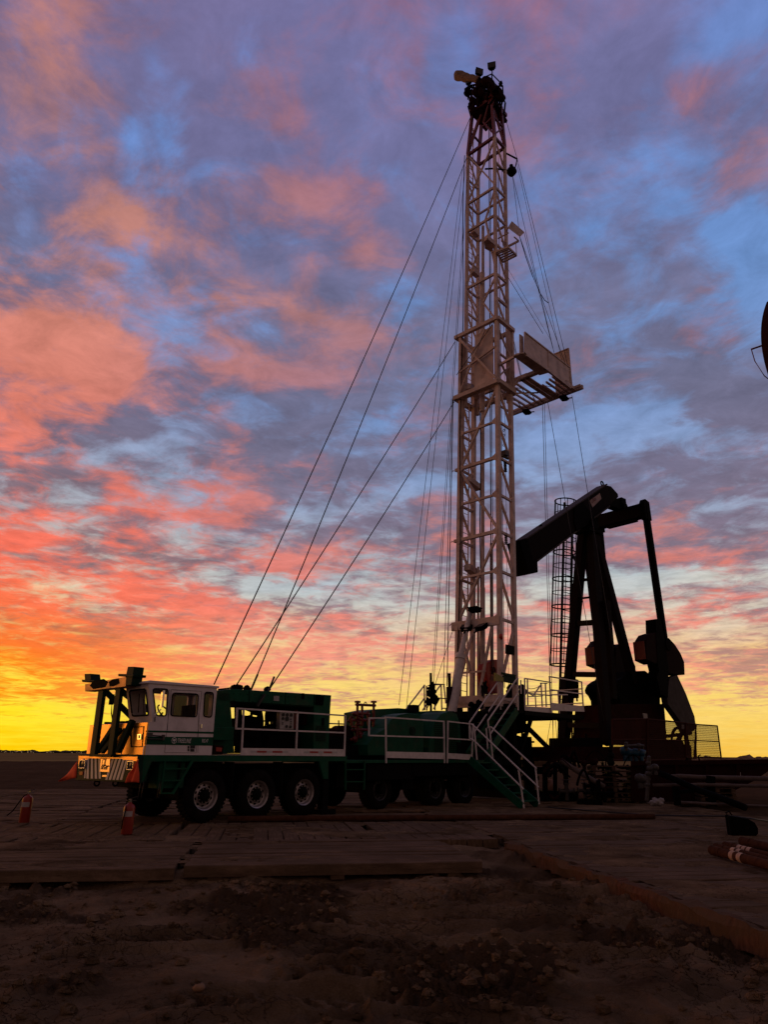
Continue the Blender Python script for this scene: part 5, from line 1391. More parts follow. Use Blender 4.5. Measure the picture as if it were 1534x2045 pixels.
UC = 14.75
cr_pts = {n: at_u(*z6(X, Y), UC) for n, (X, Y) in dict(pk=(598, 232), l1=(510, 270), r1=(670, 305), r2=(703, 350), r3=(708, 460), r4=(728, 515), m1=(650, 350), m2=(700, 400), m3=(600, 300), ll=(400, 385), l2=(430, 340), l0=(392, 470), bl=(370, 545)).items()}
for a_, b_ in (('pk', 'l1'), ('pk', 'r1'), ('r1', 'r2'), ('r2', 'r3'), ('r3', 'r4'), ('pk', 'm3'), ('m3', 'm1'), ('m1', 'r2'), ('m1', 'm2'), ('m2', 'r3'), ('l1', 'l2'), ('l2', 'll'), ('ll', 'l0')):
    mb.tube(cr_pts[a_], cr_pts[b_], .035, 6)
p = cr_pts['bl']; mb.strut(p, ML(T0, TF, HT - .6), .1, .1)
mb.tube(cr_pts['l1'], ML(T0, TF - .3, HT), .04, 6); mb.tube(cr_pts['r3'], ML(T1, TN, HT), .05, 6); mb.tube(cr_pts['ll'], ML(T0, TF, HT), .05, 6); mb.tube(cr_pts['m1'], ML(T1, TN, HT), .05, 6); mb.tube(cr_pts['r4'], ML(T1 + .3, TN, HT - .2), .05, 6)
mb.build('crown_guard', M_black, crown)
def floodlight(c, yaw, pitch, s, par, name='floodlight'):
    mb = MB(); mb.box(-.09 * s, .06 * s, -.24 * s, .24 * s, -.2 * s, .2 * s); mb.box(-.13 * s, -.09 * s, -.27 * s, .27 * s, -.23 * s, .23 * s)
    for k in range(5): mb.box(.06 * s, .1 * s, (-.2 + k * .09) * s, (-.17 + k * .09) * s, -.15 * s, .15 * s)
    mb.tube((0, 0, -.2 * s), (0, 0, -.55 * s), .04 * s, 8); mb.box(-.05 * s, .05 * s, -.16 * s, .16 * s, -.3 * s, -.25 * s)
    o = mb.build(name, M_black, par); o.location = c; o.rotation_euler = (0, pitch, yaw)
    mb = MB(); mb.box(-.131 * s, -.125 * s, -.22 * s, .22 * s, -.18 * s, .18 * s); mb.build('lens', M_lens, o)
    return o


floodlight(at_u(*z6(597, 158), UC), R(30), R(-8), .82, crown); floodlight(at_u(*z6(470, 216), UC), R(62), R(-14), .82, crown)
floodlight(at_u(*z6(375, 318), UC), R(15), R(10), .62, crown); floodlight(at_u(*z6(680, 325), UC), R(160), R(20), .42, crown)
mb = MB(); c = at_u(*z6(362, 415), UC); mb.lathe([(0, -.12), (.2, -.12), (.2, .12), (0, .12)], c, (.4, 1, 0), 16); mb.box(c.x - .1, c.x + .1, c.y - .15, c.y + .15, c.z + .1, c.z + .35); mb.tube(c - Vector((0, 0, .2)), c - Vector((0, 0, .5)), .03); mb.strut(c + Vector((0, 0, .2)), ML(T0, TF, HT), .07); mb.build('winch_sheave', M_black, crown)
# windsock blown out from the crown
mb = MB(); p0 = at_u(*z6(475, 292), UC); p1 = at_u(*z6(258, 243), UC); n = 14; vs_ = []; fs = []; nn = 16
d = (p1 - p0).normalized(); xx = d.cross(Vector((0, 0, 1))).normalized(); yy = xx.cross(d)
for i in range(n + 1):
    t = i / n; c = p0.lerp(p1, t) + Vector((0, 0, -.05 * math.sin(t * 3.1) + .03 * math.sin(t * 9)))
    rr = (.16 + .12 * t) * (1 + .07 * math.sin(t * 23))
    for k in range(nn):
        a = 2 * math.pi * k / nn; r2_ = rr * (1 + .12 * math.sin(a * 3 + t * 5))
        vs_.append(c + xx * math.cos(a) * r2_ * .8 + yy * math.sin(a) * r2_)
for i in range(n):
    for k in range(nn): fs.append((i * nn + k, i * nn + (k + 1) % nn, (i + 1) * nn + (k + 1) % nn, (i + 1) * nn + k))
mb.add(vs_, fs, True); o = mb.build('windsock', M_sock, crown, recalc=False); sd = o.modifiers.new('thick', 'SOLIDIFY'); sd.thickness = .008
mb = MB(); mb.tube(p0, at_u(*z6(520, 370), UC), .03, 6); mb.build('windsock_pole', M_dark, crown)

# ladder inside the mast
mb = MB()
for (v, a0, a1, h0, h1) in ((VF - .1, .1, .5, 3.6, 17), (UF - .02, B0 + .08, B0 + .42, 17, 34.6)):
    for a in (a0, a1): mb.strut(ML(a, v, h0), ML(a, v, h1), .03, .05)
    h = h0
    while h < h1: mb.tube(ML(a0, v, h), ML(a1, v, h), .014, 5, cap=False); h += .3
mb.build('mast_ladder', M_mast, lower)
mb = MB()
for h in (8.9, 12.9, 17.6): mb = MB(); mb.strut(ML(A0 + .1, VF - .35, h), ML(A1, VF - .3, h - .1), .3, .25); mb.build('ladder_rest', M_mast, lower)
for h in (24.6, 27.2): mb = MB(); mb.strut(ML(B0 + .3, UF - .1, h), ML(B0 + .75, UF - .1, h), .25, .3); mb.build('ladder_rest', M_mast, upper)
# tubes standing inside the mast
mb = MB(); mb.tube(ML(.42, 1.62, 3.0), ML(.45, 1.62, 27.0), .075, 12); mb.tube(ML(.42, 1.62, 3.0), ML(.42, 1.62, 8.0), .1, 12); mb.tube(ML(.4, 1.62, 16.2), ML(.4, 1.62, 24.0), .12, 14); mb.build('standpipe', M_mast, lower)
mb = MB()
for v, a, h1 in ((1.88, .75, 9.4), (1.98, .6, 9.0), (1.46, .8, 10.0), (1.4, .7, 9.7)): mb.tube(ML(a, v, 3.2), ML(a, v, h1), .05, 8)
mb.build('racked_tubing', M_mast, lower)
mb = MB()
for v, a, r_, h0, h1 in ((1.28, .55, .018, 4.5, 35.2), (1.32, .58, .018, 4.5, 35.2), (1.24, .6, .016, 4.5, 35), (1.1, .7, .01, 4, 35), (.95, 1.2, .01, 3.5, 34.8), (.9, .85, .012, 4, 32), (.84, .7, .01, 4, 30)):
    mb.tube(ML(a, v, h0), ML(a, v, h1), r_, 5)
mb.build('hoist_line', M_cable, crown)
# long black hose on the far leg
mb = MB(); mb.path([ML(-.1, VF - .1 + .05 * math.sin(h * .5), h) for h in [4 + k * .8 for k in range(36)]], .022, 6); mb.path([ML(.75, 1.98 - .02 * math.sin(h), h) for h in [4 + k * .8 for k in range(17)]], .028, 6); mb.build('hydraulic_hose', M_black, lower)
mb = MB()
for (X, Y, v) in ((612, 385, VN - .02), (618, 975, VN - .02)):
    u, z = S(*z8(X, Y), .5)
    for k in range(7): mb.ring((u, .5, z + .25 - k * .07), (0, 0, 1), .055, .022, 10, 5)
u, z = S(*z8(605, 270), .5); mb.box(u - .14, u + .14, .35, .65, z - .12, z + .1); mb.tube((u - .2, .5, z - .15), (u + .25, .5, z - .15), .06)
for Y in (80, 120, 160, 200): u, z = S(*z8(600, Y), .6); mb.ring((u, .6, z), (1, 0, 0), .05, .015, 10, 4)
mb.build('tackle_spring', M_steel, lower)
for (X, Y, ya, pi_) in ((298, 1700, 20, 60), (420, 1692, -10, 60), (362, 1550, 0, 95)):
    c = at_u(*z8(X, Y), 12.55); floodlight(c, R(ya), R(pi_), .85, lower)
q = SP(z8, [(612, 1828), (682, 1845), (680, 1918), (610, 1905)], VN - .1); mb = MB(); mb.prism(q, VN - .13, VN - .1); mb.build('notice_board', M_dark, lower)
u, z = S(*z8(578, 1765), VN - .1); mb = MB(); mb.blob((u, VN - .1, z), .1, .08, .12, 10); mb.build('pulley', M_red, lower)

# --- lower rod platform half way up the upper mast
mb = MB(); v = .2
pl_ = [(700, 1840), (820, 1900), (840, 1985), (765, 2040), (650, 1975)]
def z6s(X, Y, v): u, z = S(*z6(X, Y), v); return Vector((u, v, z))
hz = ML(1.1, .66, 25.4).z
def flat_at(zf, X, Y, z):
    r = ray(*zf(X, Y)); t = (z - EYE) / r.z; return RF.loc((r.x * t, r.y * t, z))


fl = [flat_at(z7, X, Y, 24.35) for X, Y in ((590, 285), (655, 375), (776, 315), (700, 240))]
def rim_frame(pts, w, hh):
    for i in range(len(pts)): mb.strut(pts[i], pts[(i + 1) % len(pts)], w, hh)


rim_frame(fl, .06, .1)
for t in (.2, .4, .6, .8): mb.strut(fl[0].lerp(fl[1], t), fl[3].lerp(fl[2], t), .09, .04)
f2 = [flat_at(z7, X, Y, 25.6) for X, Y in ((640, 180), (700, 235), (797, 185), (755, 150))]
mb.strut(fl[2], flat_at(z7, 770, 195, 25.6), .04); mb.strut(f2[1], f2[2], .05, .12); mb.strut(f2[1], f2[0], .05, .12); mb.strut(f2[2], f2[3], .05); mb.strut(flat_at(z7, 610, 165, 25.9), flat_at(z7, 705, 112, 25.9), .05)
g4 = [Vector(x) for x in [flat_at(z7, 700, 70, 26.3), flat_at(z7, 735, 15, 26.8), flat_at(z7, 845, 112, 26.8), flat_at(z7, 806, 150, 26.3)]]
mb.add([*g4, *[x + Vector((0, 0, .06)) for x in g4]], [(0, 1, 2, 3), (7, 6, 5, 4), (0, 4, 5, 1), (1, 5, 6, 2), (2, 6, 7, 3), (3, 7, 4, 0)])
g5 = [flat_at(z7, X, Y, 24.7) for X, Y in ((485, 190), (515, 165), (585, 225), (545, 285), (490, 255))]
mb.add([*g5, *[x + Vector((0, 0, .25)) for x in g5]], [(4, 3, 2, 1, 0), (5, 6, 7, 8, 9)] + [(i, (i + 1) % 5, 5 + (i + 1) % 5, 5 + i) for i in range(5)])
mb.strut(fl[0], ML(B1, UN, 25.2), .06); mb.strut(fl[3], ML(B1, UN, 26.2), .05); mb.strut(g4[0], ML(B1, UN, 26.6), .07); mb.strut(f2[1], ML(B1, UN, 26.0), .06); mb.strut(g5[1], ML(B0, UN + .5, 25.6), .06); mb.strut(g5[2], fl[0], .06)
mb.build('rod_platform', M_mast, upper)

# --- monkey board
ZB = 17.85
mb = MB(); UO = 17.8
def F3(X, Y): v, z = FR(*z7(X, Y), UO); return Vector((UO, v, z))
b0, b1 = F3(735, 1745), F3(1375, 1500)
mb.strut(b0, b1, .12, .2); mb.strut(b0 + Vector((-.22, 0, 0)), b1 + Vector((-.22, 0, 0)), .06, .12)
UI = 15.05; VA, VB_ = b0.y, b1.y + .45
mb.strut((UI, VA, ZB), (UI, VN - .6, ZB), .14, .18); mb.strut((UI, VN - .5, ZB), (UI, -1.05, ZB), .1, .16)
for v in (VA - .05, 1.9, 1.62, 1.3, 1.0, .72): mb.strut((UI, v, ZB), (UO, v, ZB), .07, .09)
for v in (.3, .05): mb.strut((UI + .1, v, ZB), (UO, v, ZB), .2, .06)
for k, v in enumerate((-.1, -.38, -.62, -.85)): mb.strut((16.3 - k * .12, v, ZB), (UO, v, ZB), .07, .09)
mb.strut((13.5, -1.0, ZB), (UO, -1.0, ZB), .1, .16)
for k in range(4): v = .3 - k * .42; mb.strut((16.55, v, ZB + .06), (17.0, v - .2, ZB + .06), .02); 
for v in (.9, 1.75): mb.path([(UI + .3 + k * .3, v + .12 * math.sin(k * 2.1), ZB + .02) for k in range(9)], .02, 5)
g6 = [(13.3, -1.0), (13.2, -.55), (15.4, -.5), (15.5, -1.0)]
mb.prism(g6, ZB - .03, ZB + .03, 'z'); mb.prism([(15.0, -.5), (15.3, -.5), (15.3, .5), (15.0, .5)], ZB - .03, ZB + .03, 'z')
mb.strut((13.3, -.8, ZB), (13.6, VN, ZB + .1), .1); mb.strut((UI, VN - .2, ZB), ML(A1, VN, 17.2), .12); mb.strut((UI, VF, ZB), ML(A1, VF, 17.3), .12); mb.strut((UO - 1.0, VN - .05, ZB), ML(A1, VN, 17.0), .06)
board = mb.build('monkey_board', M_mast, rig)
mb = MB(); tpn = SP(z7, [(845, 1010), (1255, 1330), (1260, 1515), (845, 1192)], -1.0); mb.prism(tpn, -1.02, -.99)
for i in range(4): p, q = tpn[i], tpn[(i + 1) % 4]; mb.strut((p[0], -1.03, p[1]), (q[0], -1.03, q[1]), .05, .06)
p = [(a + b) / 2 for a, b in zip(tpn[0], tpn[1])]; q = [(a + b) / 2 for a, b in zip(tpn[3], tpn[2])]; mb.strut((p[0], -1.03, p[1]), (q[0], -1.03, q[1]), .04)
p, q = SP(z7, [(815, 1020), (818, 1190)], -.95); mb.prism([(p[0], p[1]), (p[0] + .28, p[1]), (q[0] + .28, q[1]), (q[0], q[1])], -.9, -.86)
mb.build('wind_wall', M_mast, board)
mb = MB()
e = FP(z7, [(1110, 1210), (1235, 1160), (1235, 1335), (1112, 1390)], 17.45); mb.prism([(e[0][0], e[0][1]), (-1.0, e[1][1]), (-1.0, ZB), (e[0][0], ZB)], 17.44, 17.47, 'x')
for i in range(4):
    pts_ = [(17.43, e[0][0], e[0][1]), (17.43, -1.0, e[1][1]), (17.43, -1.0, ZB), (17.43, e[0][0], ZB)]; mb.strut(pts_[i], pts_[(i + 1) % 4], .05)
mb.build('end_wall', M_mast, board)
mb = MB(); mb.prism([(14.9, 18.0), (16.6, 18.0), (16.6, 18.8), (14.9, 18.8)], 2.15, 2.18); mb.build('wind_wall', M_mast, board)
for X, Y in ((1200, 1590), (865, 1715)): c = F3(X, Y); floodlight(c + Vector((0, 0, -.1)), R(100), R(80), .75, board)

# --- mast raising rams, base and work floor
mb = MB()
for v in (1.86,):
    mb.tube((11.3, v, 2.5), (12.05, v, 5.1), .17, 16); mb.tube((12.02, v, 5.05), (12.75, v, 6.9), .105, 14); mb.tube((12.0, v, 4.98), (12.06, v, 5.16), .2, 16)
mb.build('raising_ram', M_rail, rig)
mb = MB()
for z0, z1_ in ((3.2, 3.33), (3.48, 3.62)): mb.box(12.3, 12.55, .35, 2.7, z0, z1_)
mb.box(12.28, 12.42, .35, 2.7, 3.33, 3.48); mb.box(13.35, 13.6, .4, 2.65, 3.35, 3.55)
for k in range(7): mb.box(12.27, 12.28, .45 + k * .35, .5 + k * .35, 3.36, 3.45)
mb.build('mast_base', M_mast, rig)
mb = MB(); rnd = random.Random(11)
for v in (.55, 2.45):
    mb.strut((12.5, v, 3.25), (10.6, v, 1.35), .2, .25); mb.strut((12.6, v, 3.25), (12.7, v, 1.2), .22, .22); mb.strut((13.4, v, 3.3), (13.3, v, .1), .22, .22); mb.strut((10.6, v, 1.4), (13.3, v, 1.3), .2, .3)
mb.box(10.8, 13.3, .6, 2.4, 2.7, 2.95); mb.box(12.9, 13.4, .5, 2.5, .05, .35); mb.box(11.9, 12.6, .9, 2.1, 2.0, 2.6)
for k in range(40):
    u, v, z = rnd.uniform(11.3, 13.6), rnd.uniform(.3, 2.4), rnd.uniform(1.5, 3.3)
    mb.blob((u, v, z), rnd.uniform(.08, .25), rnd.uniform(.08, .2), rnd.uniform(.06, .18), 7, .25, k)
for k in range(14):
    u, v, z = rnd.uniform(11.5, 13.4), rnd.uniform(.3, 2.3), rnd.uniform(1.6, 3.1)
    mb.tube((u, v, z), (u + rnd.uniform(-.8, .8), v + rnd.uniform(-.4, .4), z + rnd.uniform(-.9, .6)), rnd.uniform(.02, .06), 6)
for (X, Y) in ((380, 400), (400, 430), (360, 440), (345, 420), (390, 370), (365, 385)):
    u, z = S(*zb(X, Y), .6); mb.tube((u, .6, z - .25), (u, .6, z + .12), .025, 6); mb.blob((u, .6, z + .1), .05, .05, .06, 6)
mb.build('mast_pivot_frame', M_dark, rig)
mb = MB()
bp_ = SP(zb, [(640, 700), (700, 655), (830, 720), (830, 890), (745, 905), (650, 900)], .8); mb.prism(bp_, .8, 2.2)
for pts in ([(640, 900), (760, 930), (870, 990), (920, 985), (920, 1005), (860, 1010), (850, 1050), (1030, 1100), (1040, 1130), (830, 1130), (640, 1140)],): mb.prism(SP(zb, pts, 1.2), 1.2, 1.8)
mb.prism(SP(zb, [(480, 940), (640, 880), (650, 1200), (780, 1230), (770, 1500), (300, 1500), (300, 1080)], 1.0), 1.0, 2.0)
for a_, b_ in (((360, 760), (420, 930)), ((540, 980), (520, 860)), ((480, 1160), (330, 940)), ((800, 900), (800, 960)), ((700, 1100), (1180, 1180))):
    p, q = S(*zb(*a_), 1.0), S(*zb(*b_), 1.0); mb.strut((p[0], 1.0, p[1]), (q[0], 1.0, q[1]), .14)
mb.prism(SP(zb, [(640, 480), (810, 470), (815, 660), (640, 660)], .7), .7, 2.0)
q = S(*zb(760, 290), 1.0)
for k in range(26):
    X, Y = rnd.uniform(640, 810), rnd.uniform(380, 900); q = S(*zb(X, Y), .75); mb.blob((q[0], .75, q[1]), rnd.uniform(.08, .2), .15, rnd.uniform(.06, .2), 7, .3, k)
mb.build('power_tongs', M_black, rig)
mb = MB(); p, q = S(*zb(828, 820), 1.0), S(*zb(1190, 1180), 1.0); mb.tube((p[0], 1.0, p[1]), (q[0], 1.0, q[1]), .1, 10)
p, q = S(*zb(1040, 1110), 1.0), S(*zb(1100, 1130), 1.0); mb.strut((p[0], 1.0, p[1]), (q[0], 1.0, q[1]), .2)
p, q = S(*zb(1150, 1120), .9), S(1215, 1571, .9)
mb.build('floor_brace', M_black, rig)
# travelling block
mb = MB(); c = [S(*zb(X, Y), 1.3) for X, Y in ((400, 90), (520, 90), (600, 180), (600, 330), (540, 470), (430, 470), (415, 400), (390, 260))]
cx_ = sum(p[0] for p in c) / 8
mb.prism(roundpoly([S(*zb(X, Y), 1.3) for X, Y in ((408, 130), (460, 92), (540, 96), (600, 160), (612, 240), (575, 330), (530, 470), (440, 470), (412, 340), (390, 240))], .12), 1.3, 1.75)
blk = mb.build('travelling_block', M_red, rig, .03)
mb = MB(); q = S(*zb(470, 210), 1.28); mb.lathe([(.13, 0), (.13, .03), (.07, .03), (.07, 0)], (q[0], 1.25, q[1]), (0, 1, 0), 20); q = SP(zb, [(440, 270), (500, 270), (500, 320), (440, 320)], 1.29); mb.prism(q, 1.285, 1.3); mb.build('block_plate', M_redmast, blk)
mb = MB(); mb.prism(SP(zb, [(490, 238), (583, 290), (583, 335), (490, 330)], .3), .3, .36); mb.build('floor_guard', M_yellow, rig)
mb = MB(); mb.prism(SP(zb, [(583, 268), (740, 300), (740, 370), (583, 335)], .3), .3, .36); mb.prism(SP(zb, [(560, 232), (720, 262), (715, 292), (560, 256)], .4), .4, .5); mb.build('floor_guard', M_dgreen, rig)

# work floor
VFn = -0.5
mb = MB(); p = S(*zb(815, 655), VFn); q = S(*zb(1105, 680), VFn); q2 = S(*zb(1460, 665), VFn)
zf_ = p[1]
mb.box(11.9, q2[0], VFn + .02, 2.9, zf_ - .08, zf_ + .02); mb.box(p[0], q2[0], VFn, VFn + .1, zf_ - .14, zf_); mb.box(q2[0] - .1, q2[0], VFn, 2.9, zf_ - .14, zf_)
for v in (.4, 2.6): mb.strut((14.5, v, zf_ - .1), (13.3, v, 1.2), .12); mb.tube((16.5, v, zf_ - .1), (16.5, v, zf_ - .2), .08)
mb.build('work_floor', M_dark, rig)
rail_run('floor_railing', Z(zb, ((812, 300), (1105, 345)), ((850, 462), (1105, 490)), ((812, 300), (818, 605)), ((843, 310), (848, 600)), ((985, 352), (1060, 355)), ((992, 355), (1006, 612)), ((1040, 358), (1050, 612)), ((992, 370), (905, 490)), ((855, 460), (905, 488)), ((850, 500), (1010, 492))),
         [zb(*p) for p in ((812, 605), (1112, 622), (1108, 680), (815, 652))], VFn, rig, .04)
rail_run('floor_railing', Z(zb, ((1080, 280), (1440, 340)), ((1105, 425), (1440, 470)), ((1085, 280), (1105, 680)), ((1436, 338), (1455, 610)), ((1100, 480), (1280, 478))),
         [zb(*p) for p in ((1102, 566), (1458, 606), (1466, 665), (1106, 652))], VFn - .05, rig, .045)
mb = MB(); 
for u in (q2[0],):
    for z in (zf_ + .5, zf_ + 1.05): mb.strut((u, VFn, z), (u, 2.8, z), .04)
    for v in (.6, 1.7, 2.8): mb.strut((u, v, zf_), (u, v, zf_ + 1.05), .04)
mb.build('far_railing', M_rail, rig)
p = S(*zb(850, 410), VFn)
mb = MB(); mb.path([(S(*zb(X, Y), VFn)[0], VFn, S(*zb(X, Y), VFn)[1]) for X, Y in ((850, 405), (880, 415), (910, 412), (950, 400), (990, 372))], .012, 5); mb.build('chain', M_steel, rig)
# stair from deck to work floor
def stair(name, p_lo, p_hi, across, n, mm, tread_d=.24):
    """two stringers and treads; p_lo/p_hi centre line ends, across = half width vector"""
    mb = MB(); lo, hi, ac = Vector(p_lo), Vector(p_hi), Vector(across)
    for s_ in (-1, 1): mb.strut(lo + ac * s_, hi + ac * s_, .05, .24)
    d = (hi - lo); dh = Vector((d.x, d.y, 0)).normalized()
    for k in range(n):
        c = lo.lerp(hi, (k + .5) / n); a = c - ac - dh * tread_d / 2; b = c + ac - dh * tread_d / 2; e = dh * tread_d; t = Vector((0, 0, .035))
        vs_ = [a, b, b + e, a + e]; mb.add(vs_ + [x + t for x in vs_], [(3, 2, 1, 0), (4, 5, 6, 7), (0, 1, 5, 4), (1, 2, 6, 5), (2, 3, 7, 6), (3, 0, 4, 7)])
    return mb.build(name, mm, rig)


stair('floor_stair', (10.3, -.08, 1.5), (12.15, -.08, 3.0), (0, .42, 0), 7, M_green)
def hrail(par, v, pts_top, pts_mid, posts):
    mb = MB()
    for a_, b_ in (pts_top, pts_mid) + tuple(posts):
        p, q = S(*zb(*a_), v), S(*zb(*b_), v); mb.tube((p[0], v, p[1]), (q[0], v, q[1]), .026, 8)
    return mb.build('stair_railing', M_rail, par)


hrail(rig, .36, ((518, 338), (205, 786)), ((536, 490), (262, 885)), (((518, 338), (545, 338)), ((528, 338), (552, 650)), ((205, 786), (240, 960)), ((562, 340), (574, 480))))
hrail(rig, -.52, ((728, 304), (410, 762)), ((736, 468), (438, 905)), (((728, 304), (742, 304)), ((738, 306), (742, 650)), ((410, 762), (418, 840)), ((770, 318), (774, 470))))
# stair from the deck to the mats
stair('ground_stair', (10.0, -2.22, .06), (10.0, -.3, 1.36), (.42, 0, 0), 6, M_green)
mb = MB()
def grail(u, pts):
    for a_, b_ in pts:
        p, q = FR(*a_, u), FR(*b_, u); mb.tube((u, p[0], p[1]), (u, q[0], q[1]), .026, 8)


grail(9.58, ((zb(258, 822), (1040, 1539)), (zb(268, 990), (1046, 1576)), (zb(258, 822), zb(290, 1190)), ((1036, 1537), (1047, 1614)), (zb(232, 800), zb(258, 822)), (zb(222, 960), zb(268, 990))))
mb.build('stair_railing', M_rail, rig)
mb = MB()
grail(10.42, ((zb(448, 834), (1072, 1535)), (zb(420, 980), (1076, 1572)), (zb(405, 838), zb(448, 834)), (zb(428, 840), zb(462, 1170)), (zb(392, 845), zb(412, 1120)), ((1070, 1533), (1077, 1606))))
mb.build('stair_railing', M_rail, rig)
# far-side stair rails and small gear seen over the drawworks
v = 2.7
rail_run('far_stair_railing', Z(z3, ((615, 175), (480, 350)), ((612, 175), (615, 360)), ((735, 170), (640, 300)), ((640, 180), (740, 170)), ((735, 170), (740, 360)), ((755, 175), (770, 310)), ((610, 275), (560, 345)), ((725, 270), (680, 350)), ((685, 165), (690, 360)), ((690, 168), (760, 172)), ((690, 268), (770, 275)), ((640, 300), (600, 360)), ((628, 180), (630, 360)), ((740, 345), (810, 345))), None, v, rig, .04)
mb = MB()
for k in range(16):
    X, Y = 665 + rnd.uniform(-28, 30), 235 + rnd.uniform(-55, 70); q = S(*z3(X, Y), 2.4); mb.blob((q[0], 2.4, q[1]), rnd.uniform(.06, .16), .12, rnd.uniform(.06, .18), 7, .3, k)
mb.strut((S(*z3(660, 320), 2.4)[0], 2.4, 2.5), (S(*z3(660, 200), 2.4)[0], 2.4, 4.4), .06); mb.build('tugger_winch', M_black, rig)
mb = MB(); p, q = S(*z3(795, 90), 2.0), S(*z3(797, 190), 2.0); mb.tube((p[0], 2.0, p[1]), (q[0], 2.0, q[1]), .06, 8); p2 = S(*z3(798, 345), 2.0); mb.tube((q[0], 2.0, q[1]), (p2[0], 2.0, p2[1]), .13, 10); mb.build('exhaust_stack', M_dred, rig)

# --- wire ropes of the mast
def wire(name, a, b, r=.013, sag=0.0, par=rig, n=12):
    mb = MB(); a, b = Vector(a), Vector(b)
    mb.path([a.lerp(b, i / n) + Vector((0, 0, -sag * 4 * (i / n) * (1 - i / n))) for i in range(n + 1)], r, 5)
    return mb.build(name, M_cable, par)


def sv(px, py, v): u, z = S(px, py, v); return Vector((u, v, z))


GW = 'guy_line'
vR = 1.3
wire(GW, ML(T0 - .1, TF + .1, HT - .5), sv(427, 1367, .8), .018, .25)
wire(GW, ML(B0, UF + .05, 32.2), sv(503, 1373, 1.0), .018, .25)
wire(GW, ML(CA0, CF, 20.2), sv(470, 1371, 1.2), .018, .12)
wire(GW, ML(CA0, CF - .1, 17.0), sv(537, 1378, .7), .018, .12)
wire(GW, ML(CA0, CN, 20.4), ML(CA0 - .1, CF - .2, 18.2), .016, 0)
for (zz_, pts) in ((0, ((505, 1372), (497, 1395))),): pass
mb = MB()
for px, py, v in ((503, 1373, 1.0), (537, 1378, .7)):
    p = sv(px, py, v); d = (Vector(p) - ML(B0, UF, 30)).normalized(); mb.tube(p - d * .4, p + d * .1, .028, 8)
p, q = sv(*z2(460, 200), .55), sv(*z2(395, 300), .55); mb.strut(p, q, .09, .05)
mb.build('turnbuckle', M_cable, rig)
for (tx, ty), (bx, by), v in (((926, 330), (812, 1412), 2.6), ((920, 345), (797, 1408), 2.8)): wire('service_line', ML(B0, UF + .15 + (v - 2.6), 31.5), sv(bx, by, v), .011)
wire('service_line', ML(T0, TF + .05, HT - .3), sv(866, 1368, 2.6), .012); wire('service_line', ML(CA0, CF + .05, 17), sv(893, 1370, 2.5), .02); wire('service_line', ML(CA0, CF + .1, 17.1), sv(886, 1372, 2.6), .014); wire('service_line', ML(B0, UF + .3, 27), sv(862, 1372, 2.9), .009)
wire('service_line', sv(906, 1255, 2.3), sv(852, 1420, 2.6), .011)
# spreader arms beside the upper mast
arm = at_u(*z6(845, 1060), 16.0)
mb = MB(); mb.tube(ML(B1, UN, 31.9), arm, .045, 8); mb.tube(arm, at_u(*z6(822, 1155), 16.0), .03, 6); bl_ = at_u(*z6(790, 1180), 16.0); mb.lathe([(0, -.15), (.24, -.15), (.26, 0), (.24, .15), (0, .15)], bl_, (.3, 1, 0), 16); mb.tube(bl_ + Vector((0, 0, .15)), bl_ + Vector((0, 0, .42)), .1, 8); mb.tube(ML(B0, UN, 30.0), bl_, .04, 8); mb.tube(ML(B0, UN, 30.0), ML(B0, UN + .6, 30.4), .045, 6)
mb.build('spreader_arm', M_black, upper)
endA = Vector((17.4, -1.02, 18.9))
wire(GW, ML(T1 + .35, TN - .05, HT - .4), arm, .013); wire(GW, arm, endA + Vector((0, .1, 0)), .013); wire(GW, arm + Vector((.05, .1, 0)), endA + Vector((.05, .35, -.1)), .01)
wire('hoist_rope', bl_, endA + Vector((-.2, .5, -.3)), .012); wire('hoist_rope', bl_ + Vector((.05, 0, 0)), g4[3], .012)
wire('hoist_rope', g4[2], Vector((15.9, -1.0, 19.3)), .012); wire('hoist_rope', g4[3], Vector((17.2, -.9, 19.0)), .013)
p = at_u(*z7(1065, 745), 17.0); mb = MB(); g0 = Vector(g4[3])
pm = [g0, at_u(*z7(860, 330), 16.3), at_u(*z7(920, 500), 16.5), at_u(*z7(985, 650), 16.8), at_u(*z7(1030, 720), 17.0), p]
mb.path(pm, .02, 5); mb.build('hanging_hose', M_black, board)
wire('hoist_rope', ML(B1, UN, 23.8), Vector((15.3, -.9, 19.8)), .012); wire('hoist_rope', ML(B1, UN - .05, 24.2), Vector((15.9, -.95, 19.7)), .007)
for dv in (0, .08): wire('hoist_rope', ML(CA1, CN, 19.9 - dv * 4), Vector((15.1 + dv, .25 + dv, ZB)), .014)
# guys from the rig to anchors on the pad, beyond the pumpjack
def guy(a, px, py, dist, r=.013):
    b = RF.loc(at_depth(px, py, dist)); return wire(GW, a, b, r)


A_ = Vector((UO, .9, ZB)); 
guy(RF.loc(at_depth(1084, 806, RF.w(UO, .9).y)), 1100, 1410, 33, .014); guy(RF.loc(at_depth(1088, 806, RF.w(UO, .8).y)), 1106, 1500, 33, .012)
guy(RF.loc(at_depth(1094, 800, RF.w(UO, .6).y)), 1207, 1440, 27.0, .013); guy(RF.loc(at_depth(1143, 790, RF.w(UO, -.6).y)), 1226, 1300, 26.5, .013)
for a_, b_ in (((1110, 685), (1050, 1040)), ((1125, 690), (1125, 1110)), ((1145, 700), (1170, 1000))):
    p, q = S(*zb(*a_), .3), S(*zb(*b_), .3); wire('tag_line', (p[0], .3, p[1]), (q[0], .3, q[1]), .01)

